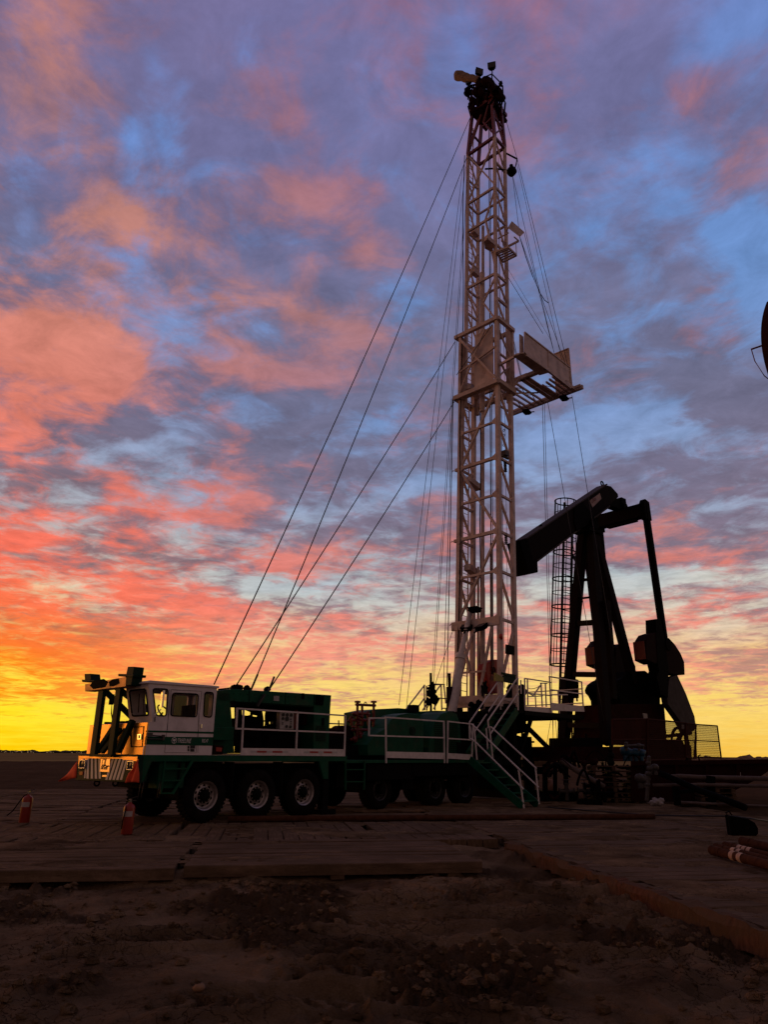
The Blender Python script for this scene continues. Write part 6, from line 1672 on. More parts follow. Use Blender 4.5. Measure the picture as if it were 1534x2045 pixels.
# ================================================================== the pumpjack
r_ = ray(1065, 1115); PD = 29.0
PF = Frame(r_.x / r_.y * PD, PD, 49.0)
PS = PF.side
z5 = zoomer(1000, 930, 420 / 1534); zp = zoomer(1080, 1220, 320 / 1534)
def PP(zf, pts, v): return [PS(*zf(*p), v) for p in pts]


pj = empty('pumpjack', PF)
tag(pj, 'black pumpjack with its beam nose down and a caged ladder, behind the work floor', 'pumpjack')
# walking beam
mb = MB(); hb = .27
bt = PP(z5, [(196, 532), (775, 142), (808, 150), (858, 205), (862, 228), (795, 290), (664, 388), (590, 440), (265, 690), (235, 690)], -hb)
mb.prism(bt, -hb, hb)
beam = mb.build('walking_beam', M_pump, pj, .02)
mb = MB(); tp0, tp1 = Vector(bt[0]), Vector(bt[1]); d = (tp1 - tp0).normalized(); n_ = Vector((-d.y, d.x))
q = [tp0 - d * .1, tp1 + d * .05, tp1 + d * .05 + n_ * .06, tp0 - d * .1 + n_ * .06]; mb.prism([(x.x, x.y) for x in q], -hb - .04, hb + .04)
bo0, bo1 = Vector(bt[8]), Vector(bt[5]); d2 = (bo1 - bo0).normalized(); n2_ = Vector((-d2.y, d2.x)); q = [bo0, bo1, bo1 - n2_ * .07, bo0 - n2_ * .07]; mb.prism([(x.x, x.y) for x in q], -hb - .04, hb + .04)
mb.build('beam_flange', M_guard, beam)  # paler than the beam: sky light on its top put into the colour
mb = MB(); q = PP(z5, [(140, 545), (196, 530), (240, 690), (272, 690), (275, 778), (208, 790)], -hb - .06); mb.prism(q, -hb - .06, hb + .1)
hd = mb.build('horsehead_plate', M_black, beam, .02)
mb = MB(); q = PP(z5, [(540, 300), (600, 260), (690, 375), (640, 430), (560, 480), (540, 420)], -hb - .05); mb.prism(q, -hb - .05, hb + .05); mb.build('saddle', M_black, beam, .02)
mb = MB()
for X, Y in ((298, 448), (742, 128)): p = PS(*z5(X, Y), 0); mb.ring((p[0], 0, p[1] - .02), (0, 1, 0), .11, .04, 14)
mb.build('lifting_eye', M_black, beam)
mb = MB(); q = PP(z5, [(652, 255), (725, 200), (738, 240), (672, 305)], -hb - .01); mb.prism(q, -hb - .012, -hb - .002); plq = mb.build('nameplate', mat('nameplate_paint', (0.3, .2, .18), .6), beam)
p0, p1 = PS(*z5(665, 290), -hb - .02), PS(*z5(735, 240), -hb - .02); ang = math.atan2(p1[1] - p0[1], p1[0] - p0[0])
text_obj('Lufkin', .3, M_redmast, 'lettering', plq, (p0[0] + .05, -hb - .016, p0[1] + .12), (R(90), -ang, 0), .72, .002)
# equalizer, bearing and pitmans
VQ = 1.32
pe = PS(*z5(1055, 320), -VQ); pe2 = PS(*z5(690, 440), VQ); ue, ze = pe
mb = MB(); mb.prism([(ue - .25, ze - .38), (ue + .25, ze - .38), (ue + .25, ze + .3), (ue - .25, ze + .3)], -VQ + .12, VQ - .12); mb.prism([(ue - .14, ze - .5), (ue + .14, ze - .5), (ue + .14, ze - .3), (ue - .14, ze - .3)], -VQ + .5, VQ - .5)
mb.build('equalizer', M_pump, pj, .02)
mb = MB(); bc = PS(*z5(828, 300), -.1); tb = Vector((bt[4][0], 0, bt[4][1]))
mb.tube((ue, -.32, ze + .42), (ue, .32, ze + .42), .2, 16); mb.box(ue - .22, ue + .2, -.25, .25, ze + .25, ze + .9); mb.strut((ue, 0, ze + .5), (bt[5][0] - .3, 0, bt[5][1] + .3), .4, .5)
mb.build('equalizer_bearing', M_black, pj)
cpin = PS(*zp(1192, 330), -VQ - .1); uc, zc_ = cpin
for s_ in (-1, 1):
    mb = MB(); a = Vector((ue + .02, s_ * VQ, ze + .25)); b = Vector((uc, s_ * (VQ + .1), zc_))
    mb.strut(a, b, .2, .3, up=(0, 1, 0)); mb.prism([(ue - .24, ze - .55), (ue + .3, ze - .55), (ue + .26, ze + .42), (ue - .12, ze + .5), (ue - .26, ze + .3)], s_ * VQ - .14, s_ * VQ + .14)
    mb.tube(b - Vector((0, .2, 0)), b + Vector((0, .2, 0)), .26, 14); mb.build('pitman', M_black, pj)
# cranks and counterweights
shaft = PS(*zp(1165, 720), -VQ + .3)
wl = [zp(*p) for p in ((1014, 282), (1050, 224), (1108, 205), (1160, 260), (1160, 500), (1100, 506), (1018, 468))]
wrr = [zp(*p) for p in ((1190, 300), (1232, 258), (1290, 320), (1345, 405), (1380, 490), (1385, 612), (1310, 612), (1235, 600), (1190, 560))]
crk = [zp(*p) for p in ((1100, 78), (1150, 76), (1200, 330), (1225, 560), (1220, 830), (1150, 800), (1110, 640), (1135, 570), (1120, 510), (1108, 300))]
VW = -VQ + .05
M_cw = mat('counterweight_paint', (.012, .0028, .002), .8, var=.3, dirt=(.008, .004, .003), dirt_amt=.6, spec=.06)
for s_ in (-1, 1):
    k0, k1 = (VW - .3, VW + .3) if s_ < 0 else (-VW - .3, -VW + .3)
    shp = lambda pts: [PS(*p, VW - .3) for p in pts]
    mb = MB(); mb.prism(shp(crk), *( (VW - .32, VW + .2) if s_ < 0 else (-VW - .2, -VW + .32)) ); cr_ = mb.build('crank', M_black, pj, .015)
    for pts in (wl, wrr):
        mb = MB(); mb.prism(shp(pts), k0, k1); cwt = mb.build('counterweight', M_cw, cr_, .03)
        if pts is wl:
            e0, e1 = shp(pts)[0], shp(pts)[-1]; um = min(e0[0], e1[0]); mb = MB(); mb.prism([(um - .012, e1[1] + .04), (um + .005, e1[1] + .04), (um + .005, e0[1] - .04), (um - .012, e0[1] - .04)], k0 + .03, k1 - .03); mb.build('glow_end_face', M_redmast, cr_)  # red plate added to paint the glow falling on the weight's end
# gearbox on its pedestal
mb = MB(); VG = .75
mb.prism(PP(zp, [(705, 740), (725, 690), (760, 660), (800, 640), (840, 580), (1005, 572), (1100, 642), (1150, 700), (1150, 905), (770, 910), (765, 850), (740, 800), (712, 770)], -VG), -VG, VG)
gb = mb.build('gearbox', M_black, pj, .04)
mb = MB(); mb.tube((shaft[0], -VQ - .2, shaft[1]), (shaft[0], VQ + .2, shaft[1]), .22, 18); mb.prism(PP(zp, [(840, 605), (868, 603), (864, 645), (836, 648)], -VG - .02), -VG - .02, -VG); mb.build('shaft', M_black, gb)
mb = MB(); mb.prism(PP(zp, [(680, 893), (1185, 890), (1200, 1060), (1215, 1290), (660, 1260)], -.9), -.9, .9); mb.prism(PP(zp, [(300, 1300), (1290, 1300), (1290, 1440), (240, 1440)], -1.0), -1.0, 1.0)
mb.build('pedestal', M_dred, pj, .02)
mb = MB(); mb.prism(PP(zp, [(1000, 1200), (1290, 1290), (1300, 1440), (1000, 1440)], -1.1), -1.1, -.6); mb.build('base_frame', M_dark, pj, .02); mb = MB(); mb.prism(PP(zp, [(318, 1215), (600, 1215), (600, 1300), (318, 1300)], -.6), -.6, .6); mb.tube((PS(*zp(435, 1200), 0)[0], 0, PS(*zp(435, 1200), 0)[1] - .1), (PS(*zp(435, 1200), 0)[0], 0, PS(*zp(435, 1200), 0)[1] + .1), .04); mb.tube((PS(*zp(515, 1200), 0)[0], 0, PS(*zp(515, 1200), 0)[1] - .1), (PS(*zp(515, 1200), 0)[0], 0, PS(*zp(515, 1200), 0)[1] + .1), .04)
mb.build('base_frame', M_dark, pj, .02)
mb = MB(); p = PP(zp, [(980, 978), (1022, 985), (1026, 1030), (990, 1028)], -.92); mb.prism(p, -.93, -.9); p = PP(zp, [(1352, 1090), (1378, 1092), (1378, 1132), (1352, 1130)], -1.6); mb.prism(p, -1.62, -1.6); mb.build('notice', M_label, pj)
# belt guard and motor
mb = MB(); mb.prism(PP(zp, [(1212, 830), (1240, 640), (1312, 612), (1395, 790), (1478, 1010), (1494, 1125), (1470, 1150), (1400, 1178), (1335, 1050), (1270, 960), (1225, 900)], -1.55), -1.55, -1.25); mb.build('belt_guard', M_guard, pj, .02)
mb = MB(); q = PS(*zp(1320, 1290), -1.1); mb.ring((q[0], -1.2, q[1]), (0, 1, 0), .78, .07, 26, 6); mb.tube((q[0], -1.25, q[1]), (q[0], -.2, q[1]), .28, 14); mb.prism(PP(zp, [(1290, 1285), (1445, 1285), (1450, 1440), (1290, 1440)], -.9), -.9, -.1)
for a_, b_ in (((1290, 1290), (1345, 1190)), ((1395, 1190), (1410, 1420)), ((1215, 1200), (1440, 1170))): p, q2 = PS(*zp(*a_), -1.3), PS(*zp(*b_), -1.3); mb.strut((p[0], -1.3, p[1]), (q2[0], -1.3, q2[1]), .14)
mb.build('motor', M_dred, pj)
# samson post
ap = PS(*z5(632, 480), 0); zt_ = ap[1]; ut_ = ap[0]
botB = PS(*zp(640, 1280), -1.35); botA = PS(*zp(222, 1280), 1.35); ub_ = (botB[0] + botA[0]) / 2; zb_ = (botB[1] + botA[1]) / 2
mb = MB()
legA = (Vector((ut_ - .05, .18, zt_)), Vector((botA[0], 1.35, botA[1]))); legB = (Vector((ut_ + .1, -.18, zt_)), Vector((botB[0], -1.35, botB[1])))
for a, b in (legA, legB): mb.strut(a, b, .34, .42, up=(1, 0, 0))
for (XA, YA), (XB, YB), w in (((600, 835), (665, 825), .12), ((590, 968), (675, 958), .08), ((575, 1150), (690, 1138), .22)):
    def on(leg, Y):
        best = min((abs(_py(leg[0].lerp(leg[1], t / 200)) - z5(0, Y)[1]), t) for t in range(201)); return leg[0].lerp(leg[1], best[1] / 200)
    def _py(p):
        w_ = PF.w(p.x, p.y, p.z); q = cam.matrix_world.inverted() @ w_; return CY - F * (q.y / -q.z)
    mb.strut(on(legA, YA), on(legB, YB), w, w)
for Y in (612, 1095):
    zz5 = (zp(0, Y)[1] - 930) * 1534 / 420
    mb.strut(on(legA, zz5), on(legB, zz5), .2, .22)
cb = PS(*zp(830, 640), -.5)
for s_ in (-1, 1): mb.strut((ut_ + .25, s_ * .2, zt_), (cb[0] + .1, s_ * .75, cb[1] - .3), .3, .4, up=(1, 0, 0))
e0 = PS(*zp(690, 560), -.9); e1 = PS(*zp(690, 845), -.9); mb.strut((e0[0], -.9, e0[1] + 3), (e1[0], -.9, e1[1]), .3, .3)
mb.build('samson_post', M_pump, pj)
mb = MB(); mb.tube((ut_ + .05, -.45, zt_ + .28), (ut_ + .05, .45, zt_ + .28), .3, 18); mb.box(ut_ - .45, ut_ + .6, -.45, .45, zt_ - .12, zt_ + .05); mb.box(ut_ - .25, ut_ + .35, -.3, .3, zt_ + .05, zt_ + .7); mb.build('saddle_bearing', M_black, pj)
mb = MB(); bb = PP(zp, [(245, 628), (365, 660), (368, 835), (238, 800)], 1.0); mb.prism(bb, 1.0, 1.3); q = PS(*zp(350, 845), 1.1); mb.tube((q[0], 1.1, q[1] - .1), (q[0], 1.1, q[1] + .1), .04); mb.build('control_box', M_pump, pj)
# caged ladder beside the far leg
VL = 2.0
lt = [PS(*z5(468, 268), VL), PS(*z5(527, 290), VL)]; lb_ = [PS(*zp(172, 1380), VL), PS(*zp(262, 700), VL)]
bot0 = Vector((lb_[0][0], VL, lb_[0][1])); top0 = Vector((lt[0][0], VL, lt[0][1])); wv = Vector((0, 0, 0)) + (Vector((lt[1][0], VL, lt[1][1])) - top0); wv.z = 0
mb = MB(); mb.strut(bot0, top0, .07, .1); mb.strut(bot0 + wv, top0 + wv, .07, .1)
nR = int((top0 - bot0).length / .3)
for k in range(nR): c = bot0.lerp(top0, k / nR); mb.tube(c, c + wv, .02, 6, cap=False)
lad = mb.build('ladder', M_black, pj)
mb = MB(); hw = wv.length; nh = 13; cage0 = .32
bars = [[] for _ in range(7)]
out = Vector((0, 1, 0))
for k in range(nh):
    t = cage0 + (1.0 - cage0) * k / (nh - 1); c = bot0.lerp(top0, t) + wv * .3; pts = []
    for j in range(21):
        a = 2 * math.pi * j / 20; pts.append(c + Vector((math.cos(a) * hw * .95 - .25, -math.sin(a) * .48 - .1, 0)))
    mb.path(pts, .035 if k % 2 == 0 else .02, 5)
    for j in range(7): bars[j].append(pts[3 + j * 2])
for b in bars: mb.path(b, .022, 5)
mb.build('ladder_cage', M_black, lad)
for t in (.55, .78):
    mb = MB(); c = bot0.lerp(top0, t) + wv; mb.strut(c, on(legA, (zp(0, 0)[1] - 930) * 1534 / 420 * (1.0 if t < .6 else .7)), .1, .1)
    mb.build('ladder_bracket', M_black, lad)

# safety fence panels around the pumpjack
M_fence = mat('fence_red', (.045, .009, .006), .7, var=.2, spec=.08)
def fence(name, zf, tl, tr, br, bl, v, nx, nz, label, grp, vertical_only=False, r=.012):
    root = empty(name, PF); mb = MB()
    c4 = [Vector((PS(*zf(*p), v)[0], v, PS(*zf(*p), v)[1])) for p in (tl, tr, br, bl)]
    for i in range(4): mb.tube(c4[i], c4[(i + 1) % 4], .035, 7)
    mb.tube((c4[0] + c4[3]) / 2, (c4[1] + c4[2]) / 2, .03, 6)
    mb.build('fence_frame', M_fence, root); mb = MB()
    for k in range(1, nx): a, b = c4[0].lerp(c4[1], k / nx), c4[3].lerp(c4[2], k / nx); mb.strut(a, b, r * 1.6)
    if not vertical_only:
        for k in range(1, nz): a, b = c4[0].lerp(c4[3], k / nz), c4[1].lerp(c4[2], k / nz); mb.strut(a, b, r * 1.6)
    mb.build('wire_mesh', M_fence, root)
    tag(root, label, 'fence panel', grp)


FG = 'red wire fence panels round the pumpjack'
fence('fence_panel', zp, (300, 1045), (585, 1043), (585, 1300), (300, 1300), 2.2, 34, 16, 'wire fence panel showing yellow sky between the two leaning legs of the pumpjack', FG)
fence('fence_panel', zp, (688, 1040), (1025, 1036), (1025, 1430), (688, 1430), -2.0, 34, 2, 'red barred guard panel in front of the pumpjack gearbox pedestal', FG, True)
fence('fence_panel', zp, (1027, 1036), (1385, 1072), (1385, 1420), (1027, 1430), -2.05, 60, 20, 'red wire fence panel in front of the pumpjack belt guard', FG, r=.007)
fence('fence_panel', zp, (1395, 1076), (1490, 1085), (1490, 1410), (1395, 1400), -2.1, 16, 20, 'short wire fence panel between the belt guard and the corner', FG, r=.009)
z4 = zoomer(1000, 1300, 534 / 1534)
fence('fence_panel', z4, (1124, 422), (1245, 430), (1268, 612), (1112, 608), -.5, 30, 18, 'wire fence panel standing alone against the sky at the right end', FG, r=.009)

# ================================================================== wellhead clutter and pipes
def w_at(px, py, d): return at_depth(px, py, d)


def gtube(name, pts, r, mm, label, cat, grp=None, n=10):
    mb = MB(); mb.path(pts, r, n); return tag(mb.build(name, mm), label, cat, grp)


zc = zoomer(1010, 1480, 280 / 1534); zd = zoomer(1200, 1480, 334 / 1534)
gtube('flow_pipe', [w_at(*zd(640, 328), 22.8), w_at(*zd(740, 322), 22.8), w_at(*zd(900, 332), 22.7), w_at(*zd(1540, 345), 22)], .07, M_pipe, 'upper of the two pale horizontal pipes in front of the red skid', 'pipe', 'pale pipes before the red skid')
gtube('flow_pipe', [w_at(*zd(480, 405), 22.6), w_at(*zd(900, 400), 22.5), w_at(*zd(1540, 414), 21.8)], .05, M_pipe, 'lower of the two pale horizontal pipes in front of the red skid', 'pipe', 'pale pipes before the red skid')
gtube('flow_pipe', [w_at(*zd(740, 560), 21.8), w_at(*zd(1100, 578), 21.4), w_at(*zd(1540, 598), 20.8)], .035, M_pipe, 'thin pale pipe lying low on the ground in front of the red skid', 'pipe', 'pale pipes before the red skid')
gtube('suction_hose', [w_at(*zd(540, 290), 22.4), w_at(*zd(700, 360), 22.2), w_at(*zd(900, 450), 21.8), w_at(*zd(1100, 520), 21.3), w_at(*zd(1330, 610), 20.6)], .09, M_black, 'black hose sagging down across the red skid to the ground', 'hose')
gtube('tubing_chute', [w_at(*zc(610, 215), 26), w_at(*zc(820, 350), 25.4)], .085, M_pipe, 'upper length of pale pipe slanting down from the well to the right', 'pipe', 'slanting pale pipe lengths')
gtube('tubing_chute', [w_at(*zc(845, 362), 25.4), w_at(*zc(1000, 450), 25), w_at(*zc(1080, 498), 24.8)], .08, M_pipe, 'lower length of pale pipe slanting down to the pallet stack', 'pipe', 'slanting pale pipe lengths')
# red skid tank
def skid(name, zf, poly, d, depth, mm, label, cat):
    """an upright steel body whose outline is known, standing at distance d, going back by depth"""
    pts = [w_at(*zf(*p), d) for p in poly]; back = [p + Vector((depth * .45, depth, 0)) for p in pts]; n = len(pts)
    mb = MB(); mb.add(pts + back, [tuple(range(n)), tuple(range(2 * n - 1, n - 1, -1))] + [(i, (i + 1) % n, n + (i + 1) % n, n + i) for i in range(n)])
    return tag(mb.build(name, mm, None, .02), label, cat)


sk = skid('skid_tank', zd, [(278, 560), (276, 190), (470, 185), (1560, 168), (1900, 168), (1900, 330), (1560, 265), (1400, 370), (1180, 480), (1050, 552), (640, 556)], 25.5, 2.2, M_dred, 'long dark red steel skid tank behind the pale pipes', 'skid tank')
mb = MB()
for X in (420, 700, 980, 1260): a, b = w_at(*zd(X, 200), 25.44), w_at(*zd(X, 380), 25.44); mb.strut(a, b, .12, .1)
a, b = w_at(*zd(285, 205), 25.42), w_at(*zd(1560, 186), 25.42); mb.strut(a, b, .12, .14)
o = mb.build('skid_rib', M_dred, sk)
q = [w_at(*zd(X, Y), 25.4) for X, Y in ((1250, 285), (1288, 285), (1288, 330), (1250, 330))]; mb = MB(); mb.add(q + [x + Vector((0, .03, 0)) for x in q], [(0, 1, 2, 3), (7, 6, 5, 4), (0, 4, 5, 1), (1, 5, 6, 2), (2, 6, 7, 3), (3, 7, 4, 0)]); mb.build('placard', M_label, sk)


# pallet stacks
def pallet(name, px, py, d, w, dp, n, label, yaw, zsc=.14):
    root = bpy.data.objects.new(name, None); col.objects.link(root); p = w_at(px, py, d); root.location = (p.x, p.y, 0.0); root.rotation_euler = (0, 0, yaw)
    for k in range(n):
        mb = MB(); z = k * zsc
        for j in range(7): y = -dp / 2 + (j + .5) * dp / 7; mb.box(-w / 2, w / 2, y - dp / 18, y + dp / 18, z + zsc * .78, z + zsc * .93)
        for x in (-w / 2, 0, w / 2): mb.box(x - .06, x + .06, -dp / 2, dp / 2, z + .01, z + zsc * .78)
        mb.build('pallet_layer', M_pallet, root)
    return tag(root, label, 'pallet stack', 'stacked wooden pallets')


pallet('pallet_stack', *zc(1190, 690), 26.2, 1.35, 1.2, 7, 'tall stack of wooden pallets left of the red skid', R(-8), .17)
pallet('pallet_stack', *zd(1060, 560), 24.8, .95, 1.0, 5, 'low stack of pale wooden slats under the pale pipes', R(-12), .14)
# well-side frame and bits
wellc = RF.w(15.3, 1.2)
well = bpy.data.objects.new('wellhead', None); col.objects.link(well); well.location = (wellc.x, wellc.y, 0); tag(well, 'dark stacked wellhead valves under the work floor', 'wellhead')
mb = MB()
for z0, z1_, r in ((0, .25, .45), (.25, .6, .22), (.6, .75, .4), (.75, 1.2, .25), (1.2, 1.35, .4), (1.35, 2.2, .2)): mb.tube((0, 0, z0), (0, 0, z1_), r, 16)
mb.tube((-.7, 0, .95), (.7, 0, .95), .13, 12); mb.build('valve_body', M_black, well)
for s_ in (-1, 1):
    mb = MB(); mb.ring((s_ * .85, 0, .95), (1, 0, 0), .22, .025, 18); mb.strut((s_ * .85, -.22, .95), (s_ * .85, .22, .95), .03); mb.strut((s_ * .85, 0, .73), (s_ * .85, 0, 1.17), .03); mb.tube((s_ * .7, 0, .95), (s_ * .86, 0, .95), .03); mb.build('valve_wheel', M_dred, well)


def post_frame(name, zf, rects, d, depth, mm, label, cat):
    mb = MB()
    for (x0, y0, x1, y1) in rects:
        q = [w_at(*zf(X, Y), d) for X, Y in ((x0, y0), (x1, y0), (x1, y1), (x0, y1))]
        q2 = [p + Vector((.15, depth, 0)) for p in q]
        mb.add(q + q2, [(0, 1, 2, 3), (7, 6, 5, 4), (0, 4, 5, 1), (1, 5, 6, 2), (2, 6, 7, 3), (3, 7, 4, 0)])
    return tag(mb.build(name, mm), label, cat)


post_frame('support_frame', zc, [(405, 255, 690, 300), (405, 300, 460, 560), (520, 300, 565, 560), (635, 300, 690, 480), (380, 550, 800, 700)], 26.5, .6, M_black, 'black steel support frame between the stairs and the slanting pipe', 'frame')
post_frame('timber_block', zc, [(318, 220, 545, 275)], 27.2, .8, M_plank, 'squared timber lying on top of the black support frame', 'timber')
post_frame('tool_cart', zc, [(790, 640, 1060, 740), (1000, 430, 1040, 640), (860, 560, 1200, 585), (1070, 580, 1110, 650)], 24.6, .7, M_black, 'low black cart at the foot of the slanting pipe', 'cart')
mb = MB(); p = w_at(*zc(492, 552), 28); mb.lathe([(0, 0), (.19, 0), (.23, .42), (.21, .42), (.18, .02), (0, .02)], (p.x, p.y, p.z), (0, 0, 1), 20); tag(mb.build('pail', M_bucket), 'pinkish pail glowing between the posts of the black frame', 'pail')
# valves and blue pump
def valve_tree(name, zf, pts, d, mm, label, cat):
    mb = MB(); prev = None
    for (X, Y, r) in pts:
        p = w_at(*zf(X, Y), d); mb.blob(p, r, r, r * .9, 10, .05, int(X)); mb.tube(p, p + Vector((0, 0, -r * 1.8)), r * .5, 8)
        if prev is not None: mb.tube(prev, p, min(r, .06), 8)
        prev = p
    return tag(mb.build(name, mm), label, cat)


valve_tree('blue_pump', zd, [(225, 90, .2), (270, 105, .16), (320, 105, .17), (375, 108, .15), (395, 100, .1)], 27.0, M_blue, 'bright blue pump body in front of the pumpjack base', 'pump')
valve_tree('valve_tree', zd, [(95, 45, .07), (90, 80, .09), (100, 130, .12), (95, 170, .1), (95, 200, .14), (130, 330, .05)], 26.6, M_dark, 'dark slim valve tree left of the blue pump', 'valve')
valve_tree('valve_tree', zd, [(445, 150, .06), (440, 200, .08), (455, 250, .11), (500, 240, .12), (440, 300, .1), (435, 400, .08), (425, 540, .06)], 22.6, M_steel, 'steel valve tree with hanging hoses at the left end of the pale pipes', 'valve')
valve_tree('pressure_valve', zd, [(235, 20, .07), (235, 45, .09), (300, 42, .05), (350, 42, .1), (390, 45, .06)], 26.8, M_steel, 'grey valve and handle on top of the blue pump', 'valve')
valve_tree('choke_valve', zd, [(360, 340, .17), (390, 350, .14), (400, 330, .1)], 24.2, M_steel, 'round steel choke valve in front of the red skid end', 'valve')
valve_tree('choke_manifold', zc, [(600, 190, .12), (680, 180, .1), (750, 200, .14), (860, 240, .13), (960, 230, .16), (985, 220, .12)], 27.5, M_dred, 'dark red choke manifold behind the slanting pipe', 'manifold')
mb = MB()
for X in (690, 1010): a, b = w_at(*zd(X, 420), 22.5), w_at(*zd(X + 20, 590), 22.5); mb.strut(a, b, .16, .16)
a, b = w_at(*zd(690, 440), 22.5), w_at(*zd(1010, 330), 22.5); mb.strut(w_at(*zd(1010, 320), 22.5), w_at(*zd(1010, 430), 22.5), .2)
mb.strut(w_at(*zd(690, 470), 22.5), w_at(*zd(1020, 440), 22.5), .1)
tag(mb.build('pipe_stand', M_black), 'black pipe stand posts carrying the pale pipes', 'pipe stand')
mb = MB(); p = w_at(*zd(545, 568), 21.6)
for k in range(9): mb.blob((p.x + random.uniform(-.2, .2), p.y + random.uniform(-.1, .1), p.z + random.uniform(-.02, .07)), .1, .08, .07, 7, .35, k)
tag(mb.build('plastic_bag', M_bag), 'crumpled white plastic lying at the edge of the mats', 'plastic bag')
# handrail hook on berm
mb = MB(); mb.path([w_at(*zd(912, 190), 27), w_at(*zd(898, 135), 27), w_at(*zd(918, 127), 27)], .03, 6); tag(mb.build('crank_handle', M_black), 'small black crank handle standing above the red skid', 'handle')

rnd = random.Random(5)
for k in range(22):
    a = w_at(1065 + rnd.uniform(0, 215), 1560 + rnd.uniform(-40, 45), 26.0 + rnd.uniform(-1.2, 1.5)); mb = MB()
    dx, dy = rnd.uniform(-.9, .9), rnd.uniform(-.4, .4); hgt = rnd.uniform(-.1, .55)
    mb.path([(a.x + dx * t / 8, a.y + dy * t / 8 + .06 * math.sin(t), max(.02, a.z + hgt * math.sin(math.pi * t / 8))) for t in range(9)], rnd.uniform(.018, .05), 6)
    tag(mb.build('well_hose', M_black if k % 3 else M_dred), 'dark hose lying in the tangle of gear between the stairs and the red skid', 'hose', 'hoses tangled at the well')
for k in range(14):
    a = w_at(1085 + rnd.uniform(0, 190), 1575 + rnd.uniform(-45, 30), 26.4 + rnd.uniform(-1.2, 1.0)); r_ = rnd.uniform(.06, .13); mb = MB()
    mb.tube((a.x, a.y, max(0, a.z - r_ * 2.5)), (a.x, a.y, a.z + r_ * 2), r_ * .6, 10); mb.tube((a.x - r_ * 2, a.y, a.z), (a.x + r_ * 2, a.y, a.z), r_ * .5, 10)
    for s_ in (-1, 1): mb.tube((a.x + s_ * r_ * 2, a.y, a.z), (a.x + s_ * r_ * 2.3, a.y, a.z), r_ * .95, 12)
    mb.tube((a.x, a.y, a.z + r_ * 2), (a.x, a.y, a.z + r_ * 2.3), r_ * 1.0, 12); mb.ring((a.x, a.y, a.z + r_ * 3.2), (0, 0, 1), r_ * 1.2, .014, 12, 4); mb.tube((a.x, a.y, a.z + r_ * 2), (a.x, a.y, a.z + r_ * 3.2), .015, 5); mb.strut((a.x - r_ * 1.2, a.y, a.z + r_ * 3.2), (a.x + r_ * 1.2, a.y, a.z + r_ * 3.2), .014)
    tag(mb.build('flanged_valve', (M_black, M_dred, M_steel)[k % 3]), 'small flanged valve in the tangle of gear between the stairs and the red skid', 'valve', 'flanged valves at the well')

# dark rounded block on the mats
p = ground(1486, 1670); blk = bpy.data.objects.new('pulley_block', None); col.objects.link(blk); blk.location = (p.x, p.y, 0); blk.rotation_euler = (0, 0, R(-12)); blk.scale = (.8, .8, .82); tag(blk, 'dark rounded steel pulley block sitting on the mat at the right', 'pulley block')
mb = MB(); pr_ = [(-.33, 0), (.2, 0), (.3, .08), (.32, .2), (.26, .33), (.12, .41), (-.1, .44), (-.33, .47)]
mb.prism(pr_, -.2, -.06); mb.prism(pr_, .06, .2); mb.build('side_plate', M_black, blk, .015)
mb = MB(); mb.prism([(-.31, .02), (.15, .02), (.27, .12), (.25, .26), (.1, .37), (-.31, .42)], -.055, .055); mb.build('pulley_wheel', M_dred, blk, .01)
mb = MB(); mb.tube((.06, -.23, .2), (.06, .23, .2), .05, 12); mb.build('axle', M_dark, blk)
mb = MB(); mb.path([(-.3, 0, .44), (-.34, 0, .52), (-.26, 0, .56), (-.2, 0, .47)], .02, 6); mb.build('shackle', M_dark, blk)
# banded pipes
PG = 'rusty pipes with pale bands'
def banded(a, b, r, bands, label):
    root = bpy.data.objects.new('banded_pipe', None); col.objects.link(root); root.location = (a.x, a.y, 0); o_ = Vector((a.x, a.y, 0))
    mb = MB(); mb.tube(a - o_, b - o_, r, 16); mb.tube(a - o_ - (b - a).normalized() * .005, a - o_ + (b - a).normalized() * .3, r * 1.12, 16); mb.build('pipe_body', M_rust, root)
    d = (b - a).normalized()
    for t in bands: c = a - o_ + d * t; mb = MB(); mb.tube(c, c + d * .11, r + .004, 16, cap=False); mb.build('band', M_band, root)
    tag(root, label, 'pipe', PG)


a = ground(1424, 1698, .09); dv = (ground(1534, 1727, .09) - a).normalized()
banded(a, a + dv * 5, .068, (.62, .84), 'nearest rusty pipe with two wide pale bands')
banded(ground(1440, 1693, .07) + MF.U * .12, ground(1440, 1693, .07) + MF.U * .12 + dv * 5, .055, (.55, .72), 'thin rusty pipe lying behind the nearest banded pipe')
banded(ground(1466, 1691, .06) + MF.U * .22, ground(1466, 1691, .06) + MF.U * .22 + dv * 5, .055, (.45, .6, .75), 'thin rusty pipe with three pale bands, between two others')
banded(ground(1492, 1682, .08) + MF.U * .1, ground(1492, 1682, .08) + MF.U * .1 + dv * 5, .075, (.95,), 'farthest of the rusty banded pipes at the right edge')
gtube('cable', [ground(1090, 1612, .02), ground(1300, 1628, .02), ground(1465, 1630, .3), ground(1540, 1640, .02)], .02, M_cable, 'black cable running along the mats to the rounded block', 'cable', n=6)

